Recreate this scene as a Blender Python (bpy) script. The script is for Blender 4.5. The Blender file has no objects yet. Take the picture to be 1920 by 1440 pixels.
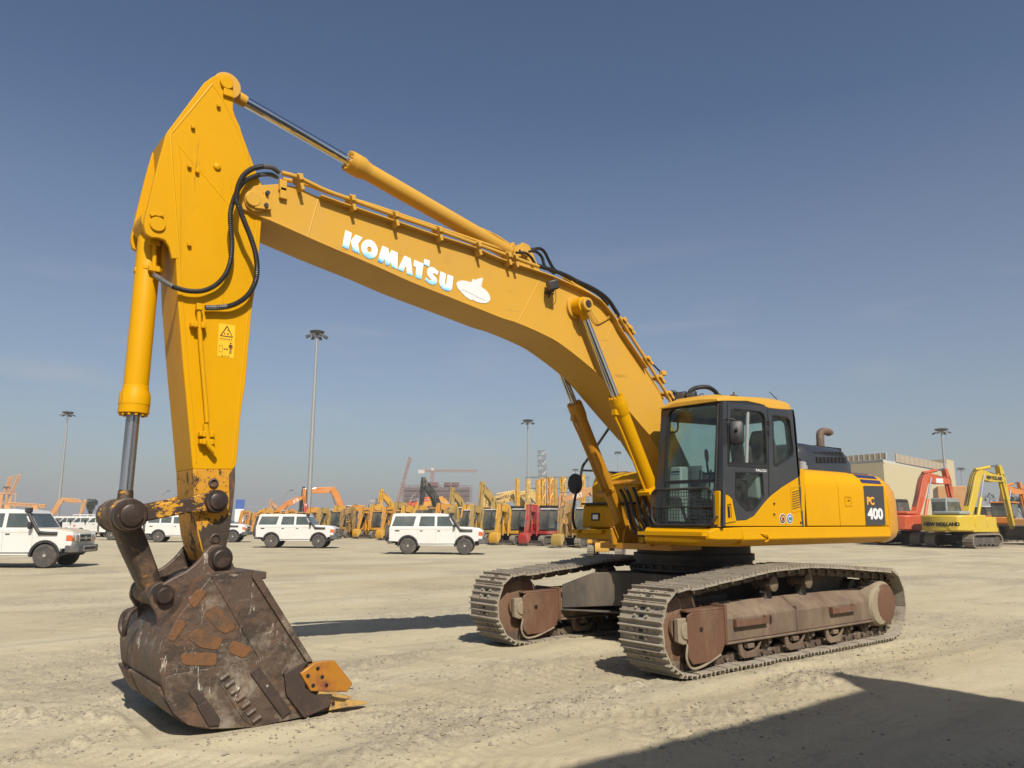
import bpy, bmesh, math, random
import numpy as np
from mathutils import Vector, Matrix, noise as mnoise
random.seed(7); rng = np.random.default_rng(7)
R = math.radians
SC = bpy.context.scene
COL = SC.collection
# ---------------------------------------------------------------- camera
CAM = (8.94, 7.08, 1.62); YAW, PITCH, ROLL, FPX = R(-128.65), R(10.03), R(.2), 1446.0
_f = Vector((math.cos(YAW)*math.cos(PITCH), math.sin(YAW)*math.cos(PITCH), math.sin(PITCH)))
_r0 = Vector((math.sin(YAW), -math.cos(YAW), 0)); _u0 = _r0.cross(_f)
_r = _r0*math.cos(ROLL) + _u0*math.sin(ROLL); _u = _u0*math.cos(ROLL) - _r0*math.sin(ROLL)
cd = bpy.data.cameras.new('camera'); co = bpy.data.objects.new('camera', cd); COL.objects.link(co)
co.matrix_world = Matrix(((_r.x, _u.x, -_f.x, CAM[0]), (_r.y, _u.y, -_f.y, CAM[1]), (_r.z, _u.z, -_f.z, CAM[2]), (0, 0, 0, 1)))
cd.sensor_fit = 'HORIZONTAL'; cd.sensor_width = 36; cd.lens = FPX*36/1920; cd.clip_start = .05; cd.clip_end = 20000
SC.camera = co
# ---------------------------------------------------------------- light
SUN_EL, SUN_AZ = R(45.5), R(69.5)       # azimuth of the sun measured from +X towards +Y
w = bpy.data.worlds.new('World'); SC.world = w; w.use_nodes = True
wn, wl = w.node_tree.nodes, w.node_tree.links
sky = wn.new('ShaderNodeTexSky'); sky.sky_type = 'NISHITA'; sky.sun_disc = False
sky.sun_elevation = SUN_EL; sky.sun_rotation = R(90) - SUN_AZ
sky.air_density = 1.0; sky.dust_density = 1.5; sky.ozone_density = 3.0; sky.altitude = 0
bg = wn['Background']; bg.inputs[1].default_value = .05
hs = wn.new('ShaderNodeHueSaturation'); hs.inputs['Saturation'].default_value = .93; hs.inputs['Value'].default_value = .96; hs.inputs['Hue'].default_value = .497
gm_ = wn.new('ShaderNodeGamma'); gm_.inputs[1].default_value = 1.25
wl.new(sky.outputs[0], gm_.inputs[0])
# thin streaks of high cloud low in the sky
tcw = wn.new('ShaderNodeTexCoord'); mpw = wn.new('ShaderNodeMapping'); mpw.inputs['Scale'].default_value = (1, 1, 5.5); wl.new(tcw.outputs['Generated'], mpw.inputs[0])
nzw = wn.new('ShaderNodeTexNoise'); nzw.inputs['Scale'].default_value = 4.2; nzw.inputs['Detail'].default_value = 9; nzw.inputs['Roughness'].default_value = .55; wl.new(mpw.outputs[0], nzw.inputs[0])
mrw = wn.new('ShaderNodeMapRange'); mrw.inputs['From Min'].default_value = .56; mrw.inputs['From Max'].default_value = .80; wl.new(nzw.outputs[0], mrw.inputs[0])
sxw = wn.new('ShaderNodeSeparateXYZ'); wl.new(tcw.outputs['Generated'], sxw.inputs[0])
mhw = wn.new('ShaderNodeMapRange'); mhw.inputs['From Min'].default_value = .38; mhw.inputs['From Max'].default_value = .12; mhw.inputs['To Max'].default_value = .35; wl.new(sxw.outputs[2], mhw.inputs[0])
mlw = wn.new('ShaderNodeMath'); mlw.operation = 'MULTIPLY'; wl.new(mrw.outputs[0], mlw.inputs[0]); wl.new(mhw.outputs[0], mlw.inputs[1])
mxw = wn.new('ShaderNodeMix'); mxw.data_type = 'RGBA'; mxw.inputs[7].default_value = (9.5, 9.0, 8.6, 1); wl.new(mlw.outputs[0], mxw.inputs[0]); wl.new(gm_.outputs[0], mxw.inputs[6]); mdw = wn.new('ShaderNodeMapRange'); mdw.inputs['From Min'].default_value = .48; mdw.inputs['From Max'].default_value = .05; mdw.inputs['To Max'].default_value = .40; wl.new(sxw.outputs[2], mdw.inputs[0])
mx2 = wn.new('ShaderNodeMix'); mx2.data_type = 'RGBA'; mx2.inputs[7].default_value = (5.6, 5.45, 5.2, 1); wl.new(mdw.outputs[0], mx2.inputs[0]); wl.new(mxw.outputs[2], mx2.inputs[6]); wl.new(mx2.outputs[2], hs.inputs['Color']); wl.new(hs.outputs[0], bg.inputs[0])
sd = bpy.data.lights.new('sun', 'SUN'); sd.energy = 5.0; sd.angle = R(.53); sd.color = (1, .93, .82)
so = bpy.data.objects.new('sun', sd); COL.objects.link(so)
SDIR = Vector((math.cos(SUN_EL)*math.cos(SUN_AZ), math.cos(SUN_EL)*math.sin(SUN_AZ), math.sin(SUN_EL)))
so.rotation_euler = SDIR.to_track_quat('Z', 'Y').to_euler(); so.location = (0, 0, 60)
SC.view_settings.view_transform = 'Standard'; SC.view_settings.look = 'None'
SC.view_settings.exposure = .42; SC.view_settings.gamma = 1
SC.cycles.max_bounces = 6; SC.cycles.transparent_max_bounces = 12
# ---------------------------------------------------------------- measuring from the photograph (1920x1440 px)
def bp(px, py, x=None, y=None, z=None):
    d = _f*FPX + _r*(px-960) - _u*(py-720); c = Vector(CAM)
    t = (x-c.x)/d.x if x is not None else (y-c.y)/d.y if y is not None else (z-c.z)/d.z
    return c + d*t
def P(px, py, y=0.): v = bp(px, py, y=y); return (v.x, v.z)
def PL(pts, y=0.): return [P(a, b, y) for a, b in pts]
def Z(x0, y0, s): return lambda *p: [(x0+a*s, y0+b*s) for a, b in p]
Z1 = Z(180, 120, .29167); Z2 = Z(180, 500, .29167); Z3 = Z(180, 900, .34722); Z4 = Z(580, 260, .26385)
Z5 = Z(940, 440, .20833); Z6 = Z(1020, 680, .26381); Z7 = Z(1200, 700, .22222); Z8 = Z(1460, 760, .20833)
def wpx(px, py, y, w):                 # size in metres of w pixels seen at that point
    v = bp(px, py, y=y) - Vector(CAM); return w*v.dot(_f)/FPX
def G(px, dist):                       # ground point under column px at depth dist in front of the camera
    d = _f*FPX + _r*(px-960) + _u*(720-977); d.z = 0; d /= d.x*math.cos(YAW)+d.y*math.sin(YAW)
    return Vector((CAM[0], CAM[1], 0)) + d*dist
# ---------------------------------------------------------------- mesh helpers
def sm(pts, n=6, closed=False):        # catmull-rom through points
    P_ = [Vector(p) for p in pts]; out = []
    m = len(P_)
    for i in range(m if closed else m-1):
        p0 = P_[(i-1) % m] if closed or i > 0 else P_[0]*2-P_[1]
        p1, p2 = P_[i], P_[(i+1) % m]
        p3 = P_[(i+2) % m] if closed or i+2 < m else P_[-1]*2-P_[-2]
        for k in range(n):
            t = k/n
            out.append(.5*((2*p1)+(p2-p0)*t+(2*p0-5*p1+4*p2-p3)*t*t+(3*p1-p0-3*p2+p3)*t**3))
    if not closed: out.append(P_[-1])
    return out
def sm2(pts, n=6, closed=False): return [(v[0], v[1]) for v in sm([(a, b, 0) for a, b in pts], n, closed)]
def arc(cx, cz, r, a0, a1, n=16): return [(cx+r*math.cos(R(a0+(a1-a0)*i/n)), cz+r*math.sin(R(a0+(a1-a0)*i/n))) for i in range(n+1)]
def rrect(x0, z0, x1, z1, r, n=4):
    return arc(x1-r, z1-r, r, 0, 90, n)+arc(x0+r, z1-r, r, 90, 180, n)+arc(x0+r, z0+r, r, 180, 270, n)+arc(x1-r, z0+r, r, 270, 360, n)
class MB:
    def __init__(s): s.v = []; s.f = []; s.m = []; s.cm = 0
    def add(s, vs, fs):
        o = len(s.v); s.v += [tuple(v) for v in vs]; s.f += [tuple(i+o for i in f) for f in fs]; s.m += [s.cm]*len(fs); return s
    def box(s, c, d, rot=None):
        v = [Vector((x*d[0]/2, y*d[1]/2, z*d[2]/2)) for x in (-1, 1) for y in (-1, 1) for z in (-1, 1)]
        if rot is not None: v = [rot @ q for q in v]
        return s.add([q+Vector(c) for q in v], [(0, 1, 3, 2), (4, 6, 7, 5), (0, 4, 5, 1), (2, 3, 7, 6), (0, 2, 6, 4), (1, 5, 7, 3)])
    def b2(s, x0, x1, y0, y1, z0, z1): return s.box(((x0+x1)/2, (y0+y1)/2, (z0+z1)/2), (abs(x1-x0), abs(y1-y0), abs(z1-z0)))
    def loft(s, rings, cap=True, close=True):
        n = len(rings[0]); vs = [p for r_ in rings for p in r_]; fs = []
        for k in range(len(rings)-1):
            for i in range(n if close else n-1):
                j = (i+1) % n; fs.append((k*n+i, k*n+j, (k+1)*n+j, (k+1)*n+i))
        if cap: fs.append(tuple(range(n))[::-1]); fs.append(tuple((len(rings)-1)*n+i for i in range(n)))
        return s.add(vs, fs)
    def prism(s, pts, y0, y1): return s.loft([[(a, y0, b) for a, b in pts], [(a, y1, b) for a, b in pts]])
    def prismX(s, pts, x0, x1): return s.loft([[(x0, a, b) for a, b in pts], [(x1, a, b) for a, b in pts]])
    def prismZ(s, pts, z0, z1): return s.loft([[(a, b, z0) for a, b in pts], [(a, b, z1) for a, b in pts]])
    def ribbon(s, pts, t, y0, y1):     # plate that follows an xz polyline, thickness t downwards/inside
        rings = []
        for i, p in enumerate(pts):
            a = pts[max(i-1, 0)]; b = pts[min(i+1, len(pts)-1)]
            dx, dz = b[0]-a[0], b[1]-a[1]; l = math.hypot(dx, dz) or 1
            nx, nz = -dz/l*t, dx/l*t
            rings.append([(p[0], y0, p[1]), (p[0], y1, p[1]), (p[0]+nx, y1, p[1]+nz), (p[0]+nx, y0, p[1]+nz)])
        return s.loft(rings)
    def frame(s, d):
        d = Vector(d).normalized(); a = Vector((0, 0, 1)) if abs(d.z) < .9 else Vector((1, 0, 0))
        u = d.cross(a).normalized(); return u, d.cross(u).normalized()
    def lathe(s, a, d, prof, n=24, cap=True):
        d = Vector(d).normalized(); u, v = s.frame(d); a = Vector(a); rings = []
        for t, r_ in prof:
            rings.append([a+d*t+(u*math.cos(2*math.pi*i/n)+v*math.sin(2*math.pi*i/n))*max(r_, 1e-4) for i in range(n)])
        return s.loft(rings, cap)
    def cyl(s, a, b, r0, r1=None, n=20):
        a, b = Vector(a), Vector(b); return s.lathe(a, b-a, [(0, r0), ((b-a).length, r0 if r1 is None else r1)], n)
    def tube(s, pts, r, n=10, sub=5, rib=0, ribstep=.018):
        p = sm(pts, sub) if sub > 1 else [Vector(q) for q in pts]
        if rib:
            L_ = [0]
            for i in range(1, len(p)): L_.append(L_[-1]+(p[i]-p[i-1]).length)
            m = int(L_[-1]/ribstep)*2; q = []; j = 0
            for k in range(m+1):
                t = L_[-1]*k/m
                while j < len(p)-2 and L_[j+1] < t: j += 1
                q.append(p[j].lerp(p[j+1], (t-L_[j])/max(1e-9, L_[j+1]-L_[j])))
            p = q
        rings = []; u = None
        for i in range(len(p)):
            d = (p[min(i+1, len(p)-1)]-p[max(i-1, 0)]).normalized()
            if u is None: u, v = s.frame(d)
            else: u = (u-d*u.dot(d)).normalized(); v = d.cross(u)
            rr = r+(rib if i % 2 else 0)
            rings.append([p[i]+(u*math.cos(2*math.pi*k/n)+v*math.sin(2*math.pi*k/n))*rr for k in range(n)])
        return s.loft(rings)
    def sphere(s, c, r, n=12, sc=(1, 1, 1)):
        rings = []
        for i in range(n+1):
            a = math.pi*i/n; rings.append([(c[0]+sc[0]*r*max(math.sin(a), 1e-3)*math.cos(2*math.pi*k/n/1), c[1]+sc[1]*r*max(math.sin(a), 1e-3)*math.sin(2*math.pi*k/n), c[2]+sc[2]*r*math.cos(a)) for k in range(n)])
        return s.loft(rings)
    def bolts(s, c, d, r, n, br, h, a0=0, m=6):
        d = Vector(d).normalized(); u, v = s.frame(d)
        for i in range(n):
            a = a0+2*math.pi*i/n; q = Vector(c)+(u*math.cos(a)+v*math.sin(a))*r
            s.cyl(q, q+d*h, br, n=m)
        return s
    def build(s, name, mat, parent=None, bev=0, ang=32, label=None, seg=2, flat=False):
        me = bpy.data.meshes.new(name); me.from_pydata(s.v, [], s.f)
        for m_ in (mat if isinstance(mat, (list, tuple)) else [mat]): me.materials.append(m_)
        me.polygons.foreach_set('material_index', s.m)
        b = bmesh.new(); b.from_mesh(me); bmesh.ops.recalc_face_normals(b, faces=b.faces); b.to_mesh(me); b.free()
        if not flat:
            me.shade_smooth(); me.set_sharp_from_angle(angle=R(ang))
        o = bpy.data.objects.new(name, me); COL.objects.link(o)
        if parent is not None: o.parent = parent
        if bev:
            m_ = o.modifiers.new('bevel', 'BEVEL'); m_.width = bev; m_.segments = seg; m_.limit_method = 'ANGLE'; m_.angle_limit = R(40); m_.harden_normals = False
        if label: o['label'] = label
        return o
def curve_mesh(polys, thick, smooth=False):   # flat outlines with holes -> verts/faces in (u, v, +-thick/2)
    cu = bpy.data.curves.new('tmp', 'CURVE'); cu.dimensions = '2D'; cu.fill_mode = 'BOTH'; cu.extrude = thick/2
    for pl in polys:
        sp = cu.splines.new('POLY'); sp.points.add(len(pl)-1); sp.use_cyclic_u = True
        for i, q in enumerate(pl): sp.points[i].co = (q[0], q[1], 0, 1)
    ob = bpy.data.objects.new('tmp', cu); COL.objects.link(ob)
    me = bpy.data.meshes.new_from_object(ob)
    vs = [tuple(v.co) for v in me.vertices]; fs = [tuple(p.vertices) for p in me.polygons]
    bpy.data.objects.remove(ob); bpy.data.curves.remove(cu); bpy.data.meshes.remove(me)
    return vs, fs
def plate(mb, polys, y0, y1):          # xz outlines with holes, extruded y0..y1
    vs, fs = curve_mesh(polys, y1-y0); ym = (y0+y1)/2
    return mb.add([(a, ym+c, b) for a, b, c in vs], fs)
def plateX(mb, polys, x0, x1):         # yz outlines
    vs, fs = curve_mesh(polys, x1-x0); xm = (x0+x1)/2
    return mb.add([(xm+c, a, b) for a, b, c in vs], fs)
def text_mesh(txt, size, thick=.004, weight=0.0, shear=0, spacing=1.0):
    cu = bpy.data.curves.new('tmp', 'FONT'); cu.body = txt; cu.size = size; cu.extrude = thick/2; cu.offset = weight
    cu.align_x = 'CENTER'; cu.align_y = 'CENTER'; cu.shear = shear; cu.space_character = spacing; cu.resolution_u = 4
    ob = bpy.data.objects.new('tmp', cu); COL.objects.link(ob)
    me = bpy.data.meshes.new_from_object(ob)
    vs = [tuple(v.co) for v in me.vertices]; fs = [tuple(p.vertices) for p in me.polygons]
    bpy.data.objects.remove(ob); bpy.data.curves.remove(cu); bpy.data.meshes.remove(me)
    return vs, fs
def text_on(name, txt, size, mat, parent, origin, right, up, weight=0, sx=1.0, label=None, thick=.004, spacing=1.0):
    vs, fs = text_mesh(txt, size, thick, weight, spacing=spacing); r_, u_ = Vector(right).normalized(), Vector(up).normalized(); n_ = r_.cross(u_)
    mb = MB().add([Vector(origin)+r_*(a*sx)+u_*b+n_*c for a, b, c in vs], fs)
    return mb.build(name, mat, parent, label=label, flat=True)
def thing(name, label, cat, loc=(0, 0, 0), rz=0, group=None, kind=None):
    o = bpy.data.objects.new(name, None); COL.objects.link(o); o.location = loc; o.rotation_euler = (0, 0, rz)
    o.empty_display_size = .3
    return tag(o, label, cat, group, kind)
def tag(o, label=None, cat=None, group=None, kind=None):
    if label: o['label'] = label
    if cat: o['category'] = cat
    if group: o['group'] = group
    if kind: o['kind'] = kind
    return o
def copy_tree(o, parent=None):
    c = o.copy(); COL.objects.link(c)
    if parent is not None: c.parent = parent
    for ch in [q for q in bpy.data.objects if q.parent is o]: copy_tree(ch, c)
    return c
# ---------------------------------------------------------------- materials
def _n(t, typ, **k):
    n = t.nodes.new(typ)
    for a, b in k.items(): setattr(n, a, b)
    return n
def mat(name, base, rough=.5, metal=0., layers=(), bump=None, coat=0., spec=.5, world=False, var=.06, varscale=3., bumps=()):
    """layers: (colour, scale, lo, hi, detail, (sx,sy,sz) stretch, rough or None, amount)"""
    base = tuple(c*.8 for c in base[:3]) if metal < .7 else base
    layers = [(tuple(c*.8 for c in l[0][:3]),)+tuple(l[1:]) for l in layers]
    m = bpy.data.materials.new(name); m.use_nodes = True; t = m.node_tree; L = t.links
    bs = t.nodes['Principled BSDF']; bs.inputs['Metallic'].default_value = metal
    bs.inputs['Specular IOR Level'].default_value = spec; bs.inputs['Coat Weight'].default_value = coat; bs.inputs['Coat Roughness'].default_value = .12
    if world: src = _n(t, 'ShaderNodeNewGeometry').outputs['Position']
    else: src = _n(t, 'ShaderNodeTexCoord').outputs['Object']
    def mapped(st, off=0):
        mp = _n(t, 'ShaderNodeMapping'); mp.inputs['Scale'].default_value = st; mp.inputs['Location'].default_value = (off, off*1.7, off*.6); L.new(src, mp.inputs[0]); return mp.outputs[0]
    def noise(scale, detail, st=(1, 1, 1), off=0, rgh=.6):
        q = _n(t, 'ShaderNodeTexNoise'); q.inputs['Scale'].default_value = scale; q.inputs['Detail'].default_value = detail; q.inputs['Roughness'].default_value = rgh
        L.new(mapped(st, off), q.inputs['Vector']); return q.outputs['Fac']
    # base with slight variation
    mx = _n(t, 'ShaderNodeMix', data_type='RGBA'); c = base
    mx.inputs[6].default_value = tuple(v*(1-var) for v in c[:3])+(1,); mx.inputs[7].default_value = tuple(min(1, v*(1+var)) for v in c[:3])+(1,)
    L.new(noise(varscale, 5), mx.inputs[0]); col = mx.outputs[2]
    rn = _n(t, 'ShaderNodeMapRange'); rn.inputs['To Min'].default_value = max(.02, rough*.8); rn.inputs['To Max'].default_value = min(1, rough*1.25)
    L.new(noise(varscale*2.3, 4, off=4), rn.inputs[0]); rg = rn.outputs[0]
    for i, l in enumerate(layers):
        lc, s_, lo, hi, det, st, lr, am = (tuple(l)+(None,)*8)[:8]
        det = 6 if det is None else det; st = st or (1, 1, 1); am = 1 if am is None else am
        mr = _n(t, 'ShaderNodeMapRange'); mr.inputs['From Min'].default_value = lo; mr.inputs['From Max'].default_value = hi
        mr.inputs['To Max'].default_value = am; L.new(noise(s_, det, st, 3.1*i+1, .65 if det < 9 else .74), mr.inputs[0])
        q = _n(t, 'ShaderNodeMix', data_type='RGBA'); L.new(mr.outputs[0], q.inputs[0]); L.new(col, q.inputs[6]); q.inputs[7].default_value = tuple(lc[:3])+(1,)
        col = q.outputs[2]
        if lr is not None:
            q2 = _n(t, 'ShaderNodeMix', data_type='FLOAT'); L.new(mr.outputs[0], q2.inputs[0]); L.new(rg, q2.inputs[2]); q2.inputs[3].default_value = lr; rg = q2.outputs[0]
    L.new(col, bs.inputs['Base Color']); L.new(rg, bs.inputs['Roughness'])
    prev = None
    for (s_, st_, dist) in ([bump] if bump else [])+list(bumps):
        b = _n(t, 'ShaderNodeBump'); b.inputs['Strength'].default_value = st_; b.inputs['Distance'].default_value = dist
        L.new(noise(s_, 8, off=9), b.inputs['Height'])
        if prev: L.new(prev, b.inputs['Normal'])
        prev = b.outputs[0]
    if prev: L.new(prev, bs.inputs['Normal'])
    return m
DUST = (.42, .34, .24)
YB = (.78, .40, .035)
M = {}
M['yel'] = mat('yellow_paint', (.64, .322, .0), .42, layers=[((.52, .27, .01), 1.3, .50, .8, 8, (1, 1, 1), .6, .35), ((.34, .19, .02), 5, .56, .74, 9, (1, 1, .12), .6, .22), ((.30, .16, .03), 15, .665, .68, 6, (1, 1, .10), .6, .6), ((.25, .13, .05), 26, .73, .76, 5, (1, 1, 1), .8, .7)], bump=(9, .06, .01), coat=0, spec=.14, var=.05, varscale=1.2)
M['yeld'] = mat('faded_yellow_paint', (.60, .332, .042), .45, layers=[((.34, .19, .05), 13, .66, .675, 6, (.12, 1, 1), .6, .6), ((.40, .22, .04), 1.9, .60, .72, 9, (1, 1, .5), .6, .4), ((.48, .30, .10), 1.1, .45, .8, 7, (1, 1, 1), .65, .55), ((.16, .09, .04), 19, .72, .745, 6, (1, 1, 1), .85, .8)], bump=(7, .08, .01), spec=.22, var=.07, varscale=.9)
M['yelcyl'] = mat('oily_yellow_paint', (.50, .23, .012), .38, layers=[((.20, .11, .04), 9, .62, .70, 7, (1, 1, .5), .7, .5)], bump=(20, .05, .01))
M['chip'] = mat('chipped_yellow_paint', (.58, .27, .012), .5, layers=[((.46, .25, .06), 4, .45, .7, 6, (1, 1, 1), .7, .6), ((.050, .032, .024), 9, .56, .575, 12, (1.6, 1, .7), .8, 1), ((.055, .035, .026), 34, .60, .62, 6, (1, 1, 1), .8, 1)], bump=(30, .25, .01), spec=.3)
M['chipl'] = mat('heavily_chipped_yellow_paint', (.58, .28, .02), .5, layers=[((.40, .20, .04), 5, .45, .7, 6, (1, 1, 1), .7, .6), ((.048, .031, .023), 8.5, .475, .49, 12, (.8, 1, 1.8), .75, 1), ((.055, .035, .026), 30, .56, .58, 6, (1, 1, 1), .8, 1)], bump=(30, .3, .012), spec=.3)
M['wornp'] = mat('bare_dark_plate', (.058, .040, .032), .55, metal=.2, layers=[((.13, .075, .05), 5, .48, .7, 9, (1, 1, 1), .8, .7), ((.36, .31, .24), 9, .62, .70, 12, (1, 1, 1), .8, .7)], bump=(34, .35, .01))
M['worn'] = mat('worn_dark_steel', (.055, .038, .027), .55, metal=.2, layers=[((.50, .25, .02), 5.5, .59, .615, 12, (.7, .7, 1.4), .6, 1), ((.20, .115, .06), 4, .50, .62, 12, (1, 1, .6), .85, .75), ((.34, .27, .18), 7, .60, .70, 12, (1, 1, .7), .85, .6)], bump=(28, .35, .01))
M['pinst'] = mat('greasy_pin_steel', (.050, .036, .030), .42, metal=.4, layers=[((.16, .09, .06), 9, .5, .75, 7, (1, 1, 1), .7, .6), ((.34, .28, .2), 30, .66, .72, 5, (1, 1, 1), .8, .5)], bump=(40, .2, .005))
M['buck'] = mat('scraped_rusty_steel', (.104, .070, .050), .48, metal=.15, layers=[((.19, .085, .034), 2.0, .50, .66, 12, (1, 1, 1), .8, .65), ((.044, .035, .030), 3.4, .49, .58, 12, (.7, 1, 1.5), .45, .75), ((.27, .12, .030), 4.4, .64, .71, 12, (1, 1, 1), .85, .65), ((.36, .31, .235), 2.4, .54, .66, 15, (1, 1, 1), .8, .6), ((.60, .56, .48), 6, .60, .64, 15, (2.2, 1, .45), .75, .75), ((.50, .45, .36), 15, .62, .66, 12, (.35, 1, 1.8), .75, .7), ((.03, .024, .020), 13, .60, .66, 12, (1, 1, 1), .5, .7)], bump=(26, .45, .014), bumps=[(5, .3, .02)])
M['rustpad'] = mat('orange_rust_plate', (.17, .075, .024), .8, layers=[((.070, .046, .032), 4, .47, .62, 10, (1, 1, 1), .7, .85), ((.26, .11, .025), 9, .58, .72, 9, (1, 1, 1), .9, .7), ((.42, .36, .28), 7, .66, .74, 12, (1, 1, 1), .9, .6)], bump=(50, .5, .01))
M['cutter'] = mat('burnt_orange_paint', (.40, .165, .014), .42, layers=[((.20, .05, .035), 3, .52, .66, 6, (1, 1, 1), .5, .8), ((.16, .10, .05), 13, .60, .68, 7, (1, 1, 1), .7, .7)], bump=(30, .15, .008))
M['tooth'] = mat('worn_tooth_paint', (.50, .30, .08), .5, layers=[((.20, .15, .10), 14, .52, .60, 7, (1, 1, 1), .6, .8)], bump=(40, .2, .006))
M['chrome'] = mat('chromed_rod', (.62, .64, .68), .10, metal=1., var=.02)
M['rodd'] = mat('smeared_chrome_rod', (.34, .36, .40), .22, metal=.9, layers=[((.16, .13, .10), 6, .5, .72, 6, (3, 3, .25), .5, .7)])
M['rub'] = mat('black_rubber_hose', (.014, .014, .015), .42, layers=[((.10, .085, .065), 8, .55, .8, 6, (1, 1, 1), .8, .5)], spec=.4)
M['blk'] = mat('dark_grey_cab_paint', (.028, .030, .034), .30, layers=[((.15, .13, .10), 2.2, .5, .85, 7, (1, 1, .7), .6, .3)], coat=.3, bump=(60, .03, .003))
M['blkm'] = mat('matt_black_steel', (.020, .020, .021), .6, layers=[((.13, .11, .085), 4, .5, .8, 7, (1, 1, 1), .85, .45)], bump=(50, .1, .004))
M['seal'] = mat('black_window_rubber', (.010, .010, .011), .5)
M['int'] = mat('grey_cab_trim', (.30, .31, .32), .6, bump=(60, .05, .003))
M['intd'] = mat('dark_seat_fabric', (.035, .038, .045), .85, bump=(80, .2, .004))
M['stl'] = mat('dusty_shoe_steel', (.34, .295, .225), .62, metal=.15, world=True, layers=[((.46, .41, .325), 2.5, .42, .72, 7, (1, 1, 1), .85, .6), ((.13, .085, .06), 5, .54, .66, 10, (1, 1, 1), .7, .65), ((.10, .07, .05), 18, .60, .68, 8, (1, 1, 1), .7, .6)], bump=(45, .35, .008))
M['lnk'] = mat('dusty_track_link', (.085, .058, .04), .75, world=True, layers=[((.28, .22, .15), 6, .50, .72, 7, (1, 1, 1), .9, .8)], bump=(50, .4, .008))
M['frm'] = mat('rusty_dusty_track_frame', (.13, .086, .057), .75, layers=[((.26, .20, .13), 1.5, .44, .68, 10, (1, 1, .35), .88, .85), ((.11, .058, .038), 3.2, .52, .64, 10, (1, 1, .25), .75, .7), ((.055, .042, .034), 9, .60, .68, 9, (1, 1, .3), .8, .6)], bump=(40, .3, .01))
M['idl'] = mat('rusty_idler_steel', (.17, .095, .055), .7, layers=[((.34, .265, .17), 3, .50, .68, 9, (1, 1, 1), .88, .8), ((.08, .045, .03), 6, .54, .66, 9, (1, 1, 1), .7, .7)], bump=(40, .25, .008))
M['frmr'] = mat('red_rust_cover', (.135, .062, .032), .7, layers=[((.25, .18, .11), 2.2, .50, .70, 10, (1, 1, .3), .88, .5), ((.075, .042, .030), 6, .52, .64, 10, (1, 1, .4), .7, .7)], bump=(35, .3, .01))
M['dustd'] = mat('caked_dust', (.27, .22, .15), .92, layers=[((.24, .18, .12), 5, .5, .72, 8, (1, 1, 1), .9, .6)], bump=(30, .6, .015))
M['carb'] = mat('dirty_carbody_steel', (.075, .066, .056), .75, layers=[((.22, .17, .12), 2.5, .48, .74, 8, (1, 1, .4), .9, .7)], bump=(30, .25, .008))
M['white'] = mat('white_vehicle_paint', (.68, .67, .63), .28, layers=[((.52, .44, .33), 1.4, .5, .8, 6, (1, 1, 1), .6, .35)], coat=.4, var=.02)
M['sand'] = mat('dusty_hood_paint', (.46, .40, .31), .6, layers=[((.52, .44, .33), 3, .45, .8, 6, (1, 1, 1), .8, .6)], var=.03)
M['tyre'] = mat('dusty_tyre', (.060, .055, .050), .85, layers=[((.20, .17, .13), 5, .45, .75, 6, (1, 1, 1), .9, .6)], bump=(40, .4, .01))
M['rim'] = mat('grey_steel_rim', (.46, .43, .38), .5, metal=.3)
M['bump'] = mat('grey_bumper_plastic', (.085, .085, .085), .5, layers=[((.3, .26, .2), 3, .5, .8, 6, (1, 1, 1), .8, .5)])
M['plast'] = mat('black_plastic', (.022, .022, .024), .5, layers=[((.16, .14, .11), 4, .5, .8, 6, (1, 1, 1), .8, .4)])
M['amber'] = mat('amber_lamp_lens', (.62, .13, .03), .2, coat=.5)
M['redl'] = mat('red_lamp_lens', (.25, .02, .03), .25, coat=.5)
M['clearl'] = mat('clear_lamp_lens', (.62, .63, .62), .12, metal=.6, coat=.6)
M['chromeb'] = mat('dull_chrome_trim', (.45, .45, .44), .3, metal=.8)
M['decw'] = mat('white_decal', (.74, .75, .74), .45, layers=[((.50, .55, .58), 9, .66, .7, 8, (1, 1, 1), .6, .6)])
M['deck'] = mat('black_decal', (.018, .018, .02), .4)
M['decp'] = mat('dark_grey_decal', (.045, .047, .052), .4)
M['decn'] = mat('navy_stripe_decal', (.035, .03, .10), .4)
M['deco'] = mat('orange_decal', (.88, .40, .03), .4)
M['decy'] = mat('yellow_warning_decal', (.90, .50, .02), .4)
M['decbr'] = mat('dark_brown_print', (.07, .025, .01), .5)
M['decblue'] = mat('blue_board_paint', (.06, .12, .36), .5)
M['exh'] = mat('rusted_exhaust_pipe', (.12, .075, .055), .7, layers=[((.22, .16, .11), 9, .45, .7, 6, (1, 1, 1), .8, .8)], bump=(50, .2, .004))
M['galv'] = mat('galvanised_mast_steel', (.34, .345, .34), .5, metal=.3, var=.1)
M['dgal'] = mat('dark_lamp_housing', (.10, .10, .10), .5)
M['cream'] = mat('cream_rendered_wall', (.52, .45, .28), .85, var=.05, varscale=.1)
M['creamp'] = mat('tan_screen_panel', (.38, .31, .22), .8, var=.05, varscale=.3)
M['creamt'] = mat('pale_grey_cornice', (.52, .52, .47), .8)
M['dkwin'] = mat('dark_window_glass', (.03, .035, .04), .15)
M['leaf'] = mat('dusty_foliage', (.035, .05, .025), .8, var=.5, varscale=3)
M['bark'] = mat('brown_bark', (.10, .075, .05), .9)
M['scaf'] = mat('red_brown_scaffold', (.16, .075, .06), .8, var=.3, varscale=.3)
M['conc'] = mat('grey_concrete_slab', (.26, .23, .21), .9, var=.1, varscale=.3)
M['crr'] = mat('faded_red_crane_steel', (.36, .22, .18), .6)
M['crw'] = mat('pale_crane_steel', (.55, .50, .44), .6)
M['crane_o'] = mat('orange_crane_steel', (.66, .34, .12), .6)
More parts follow.
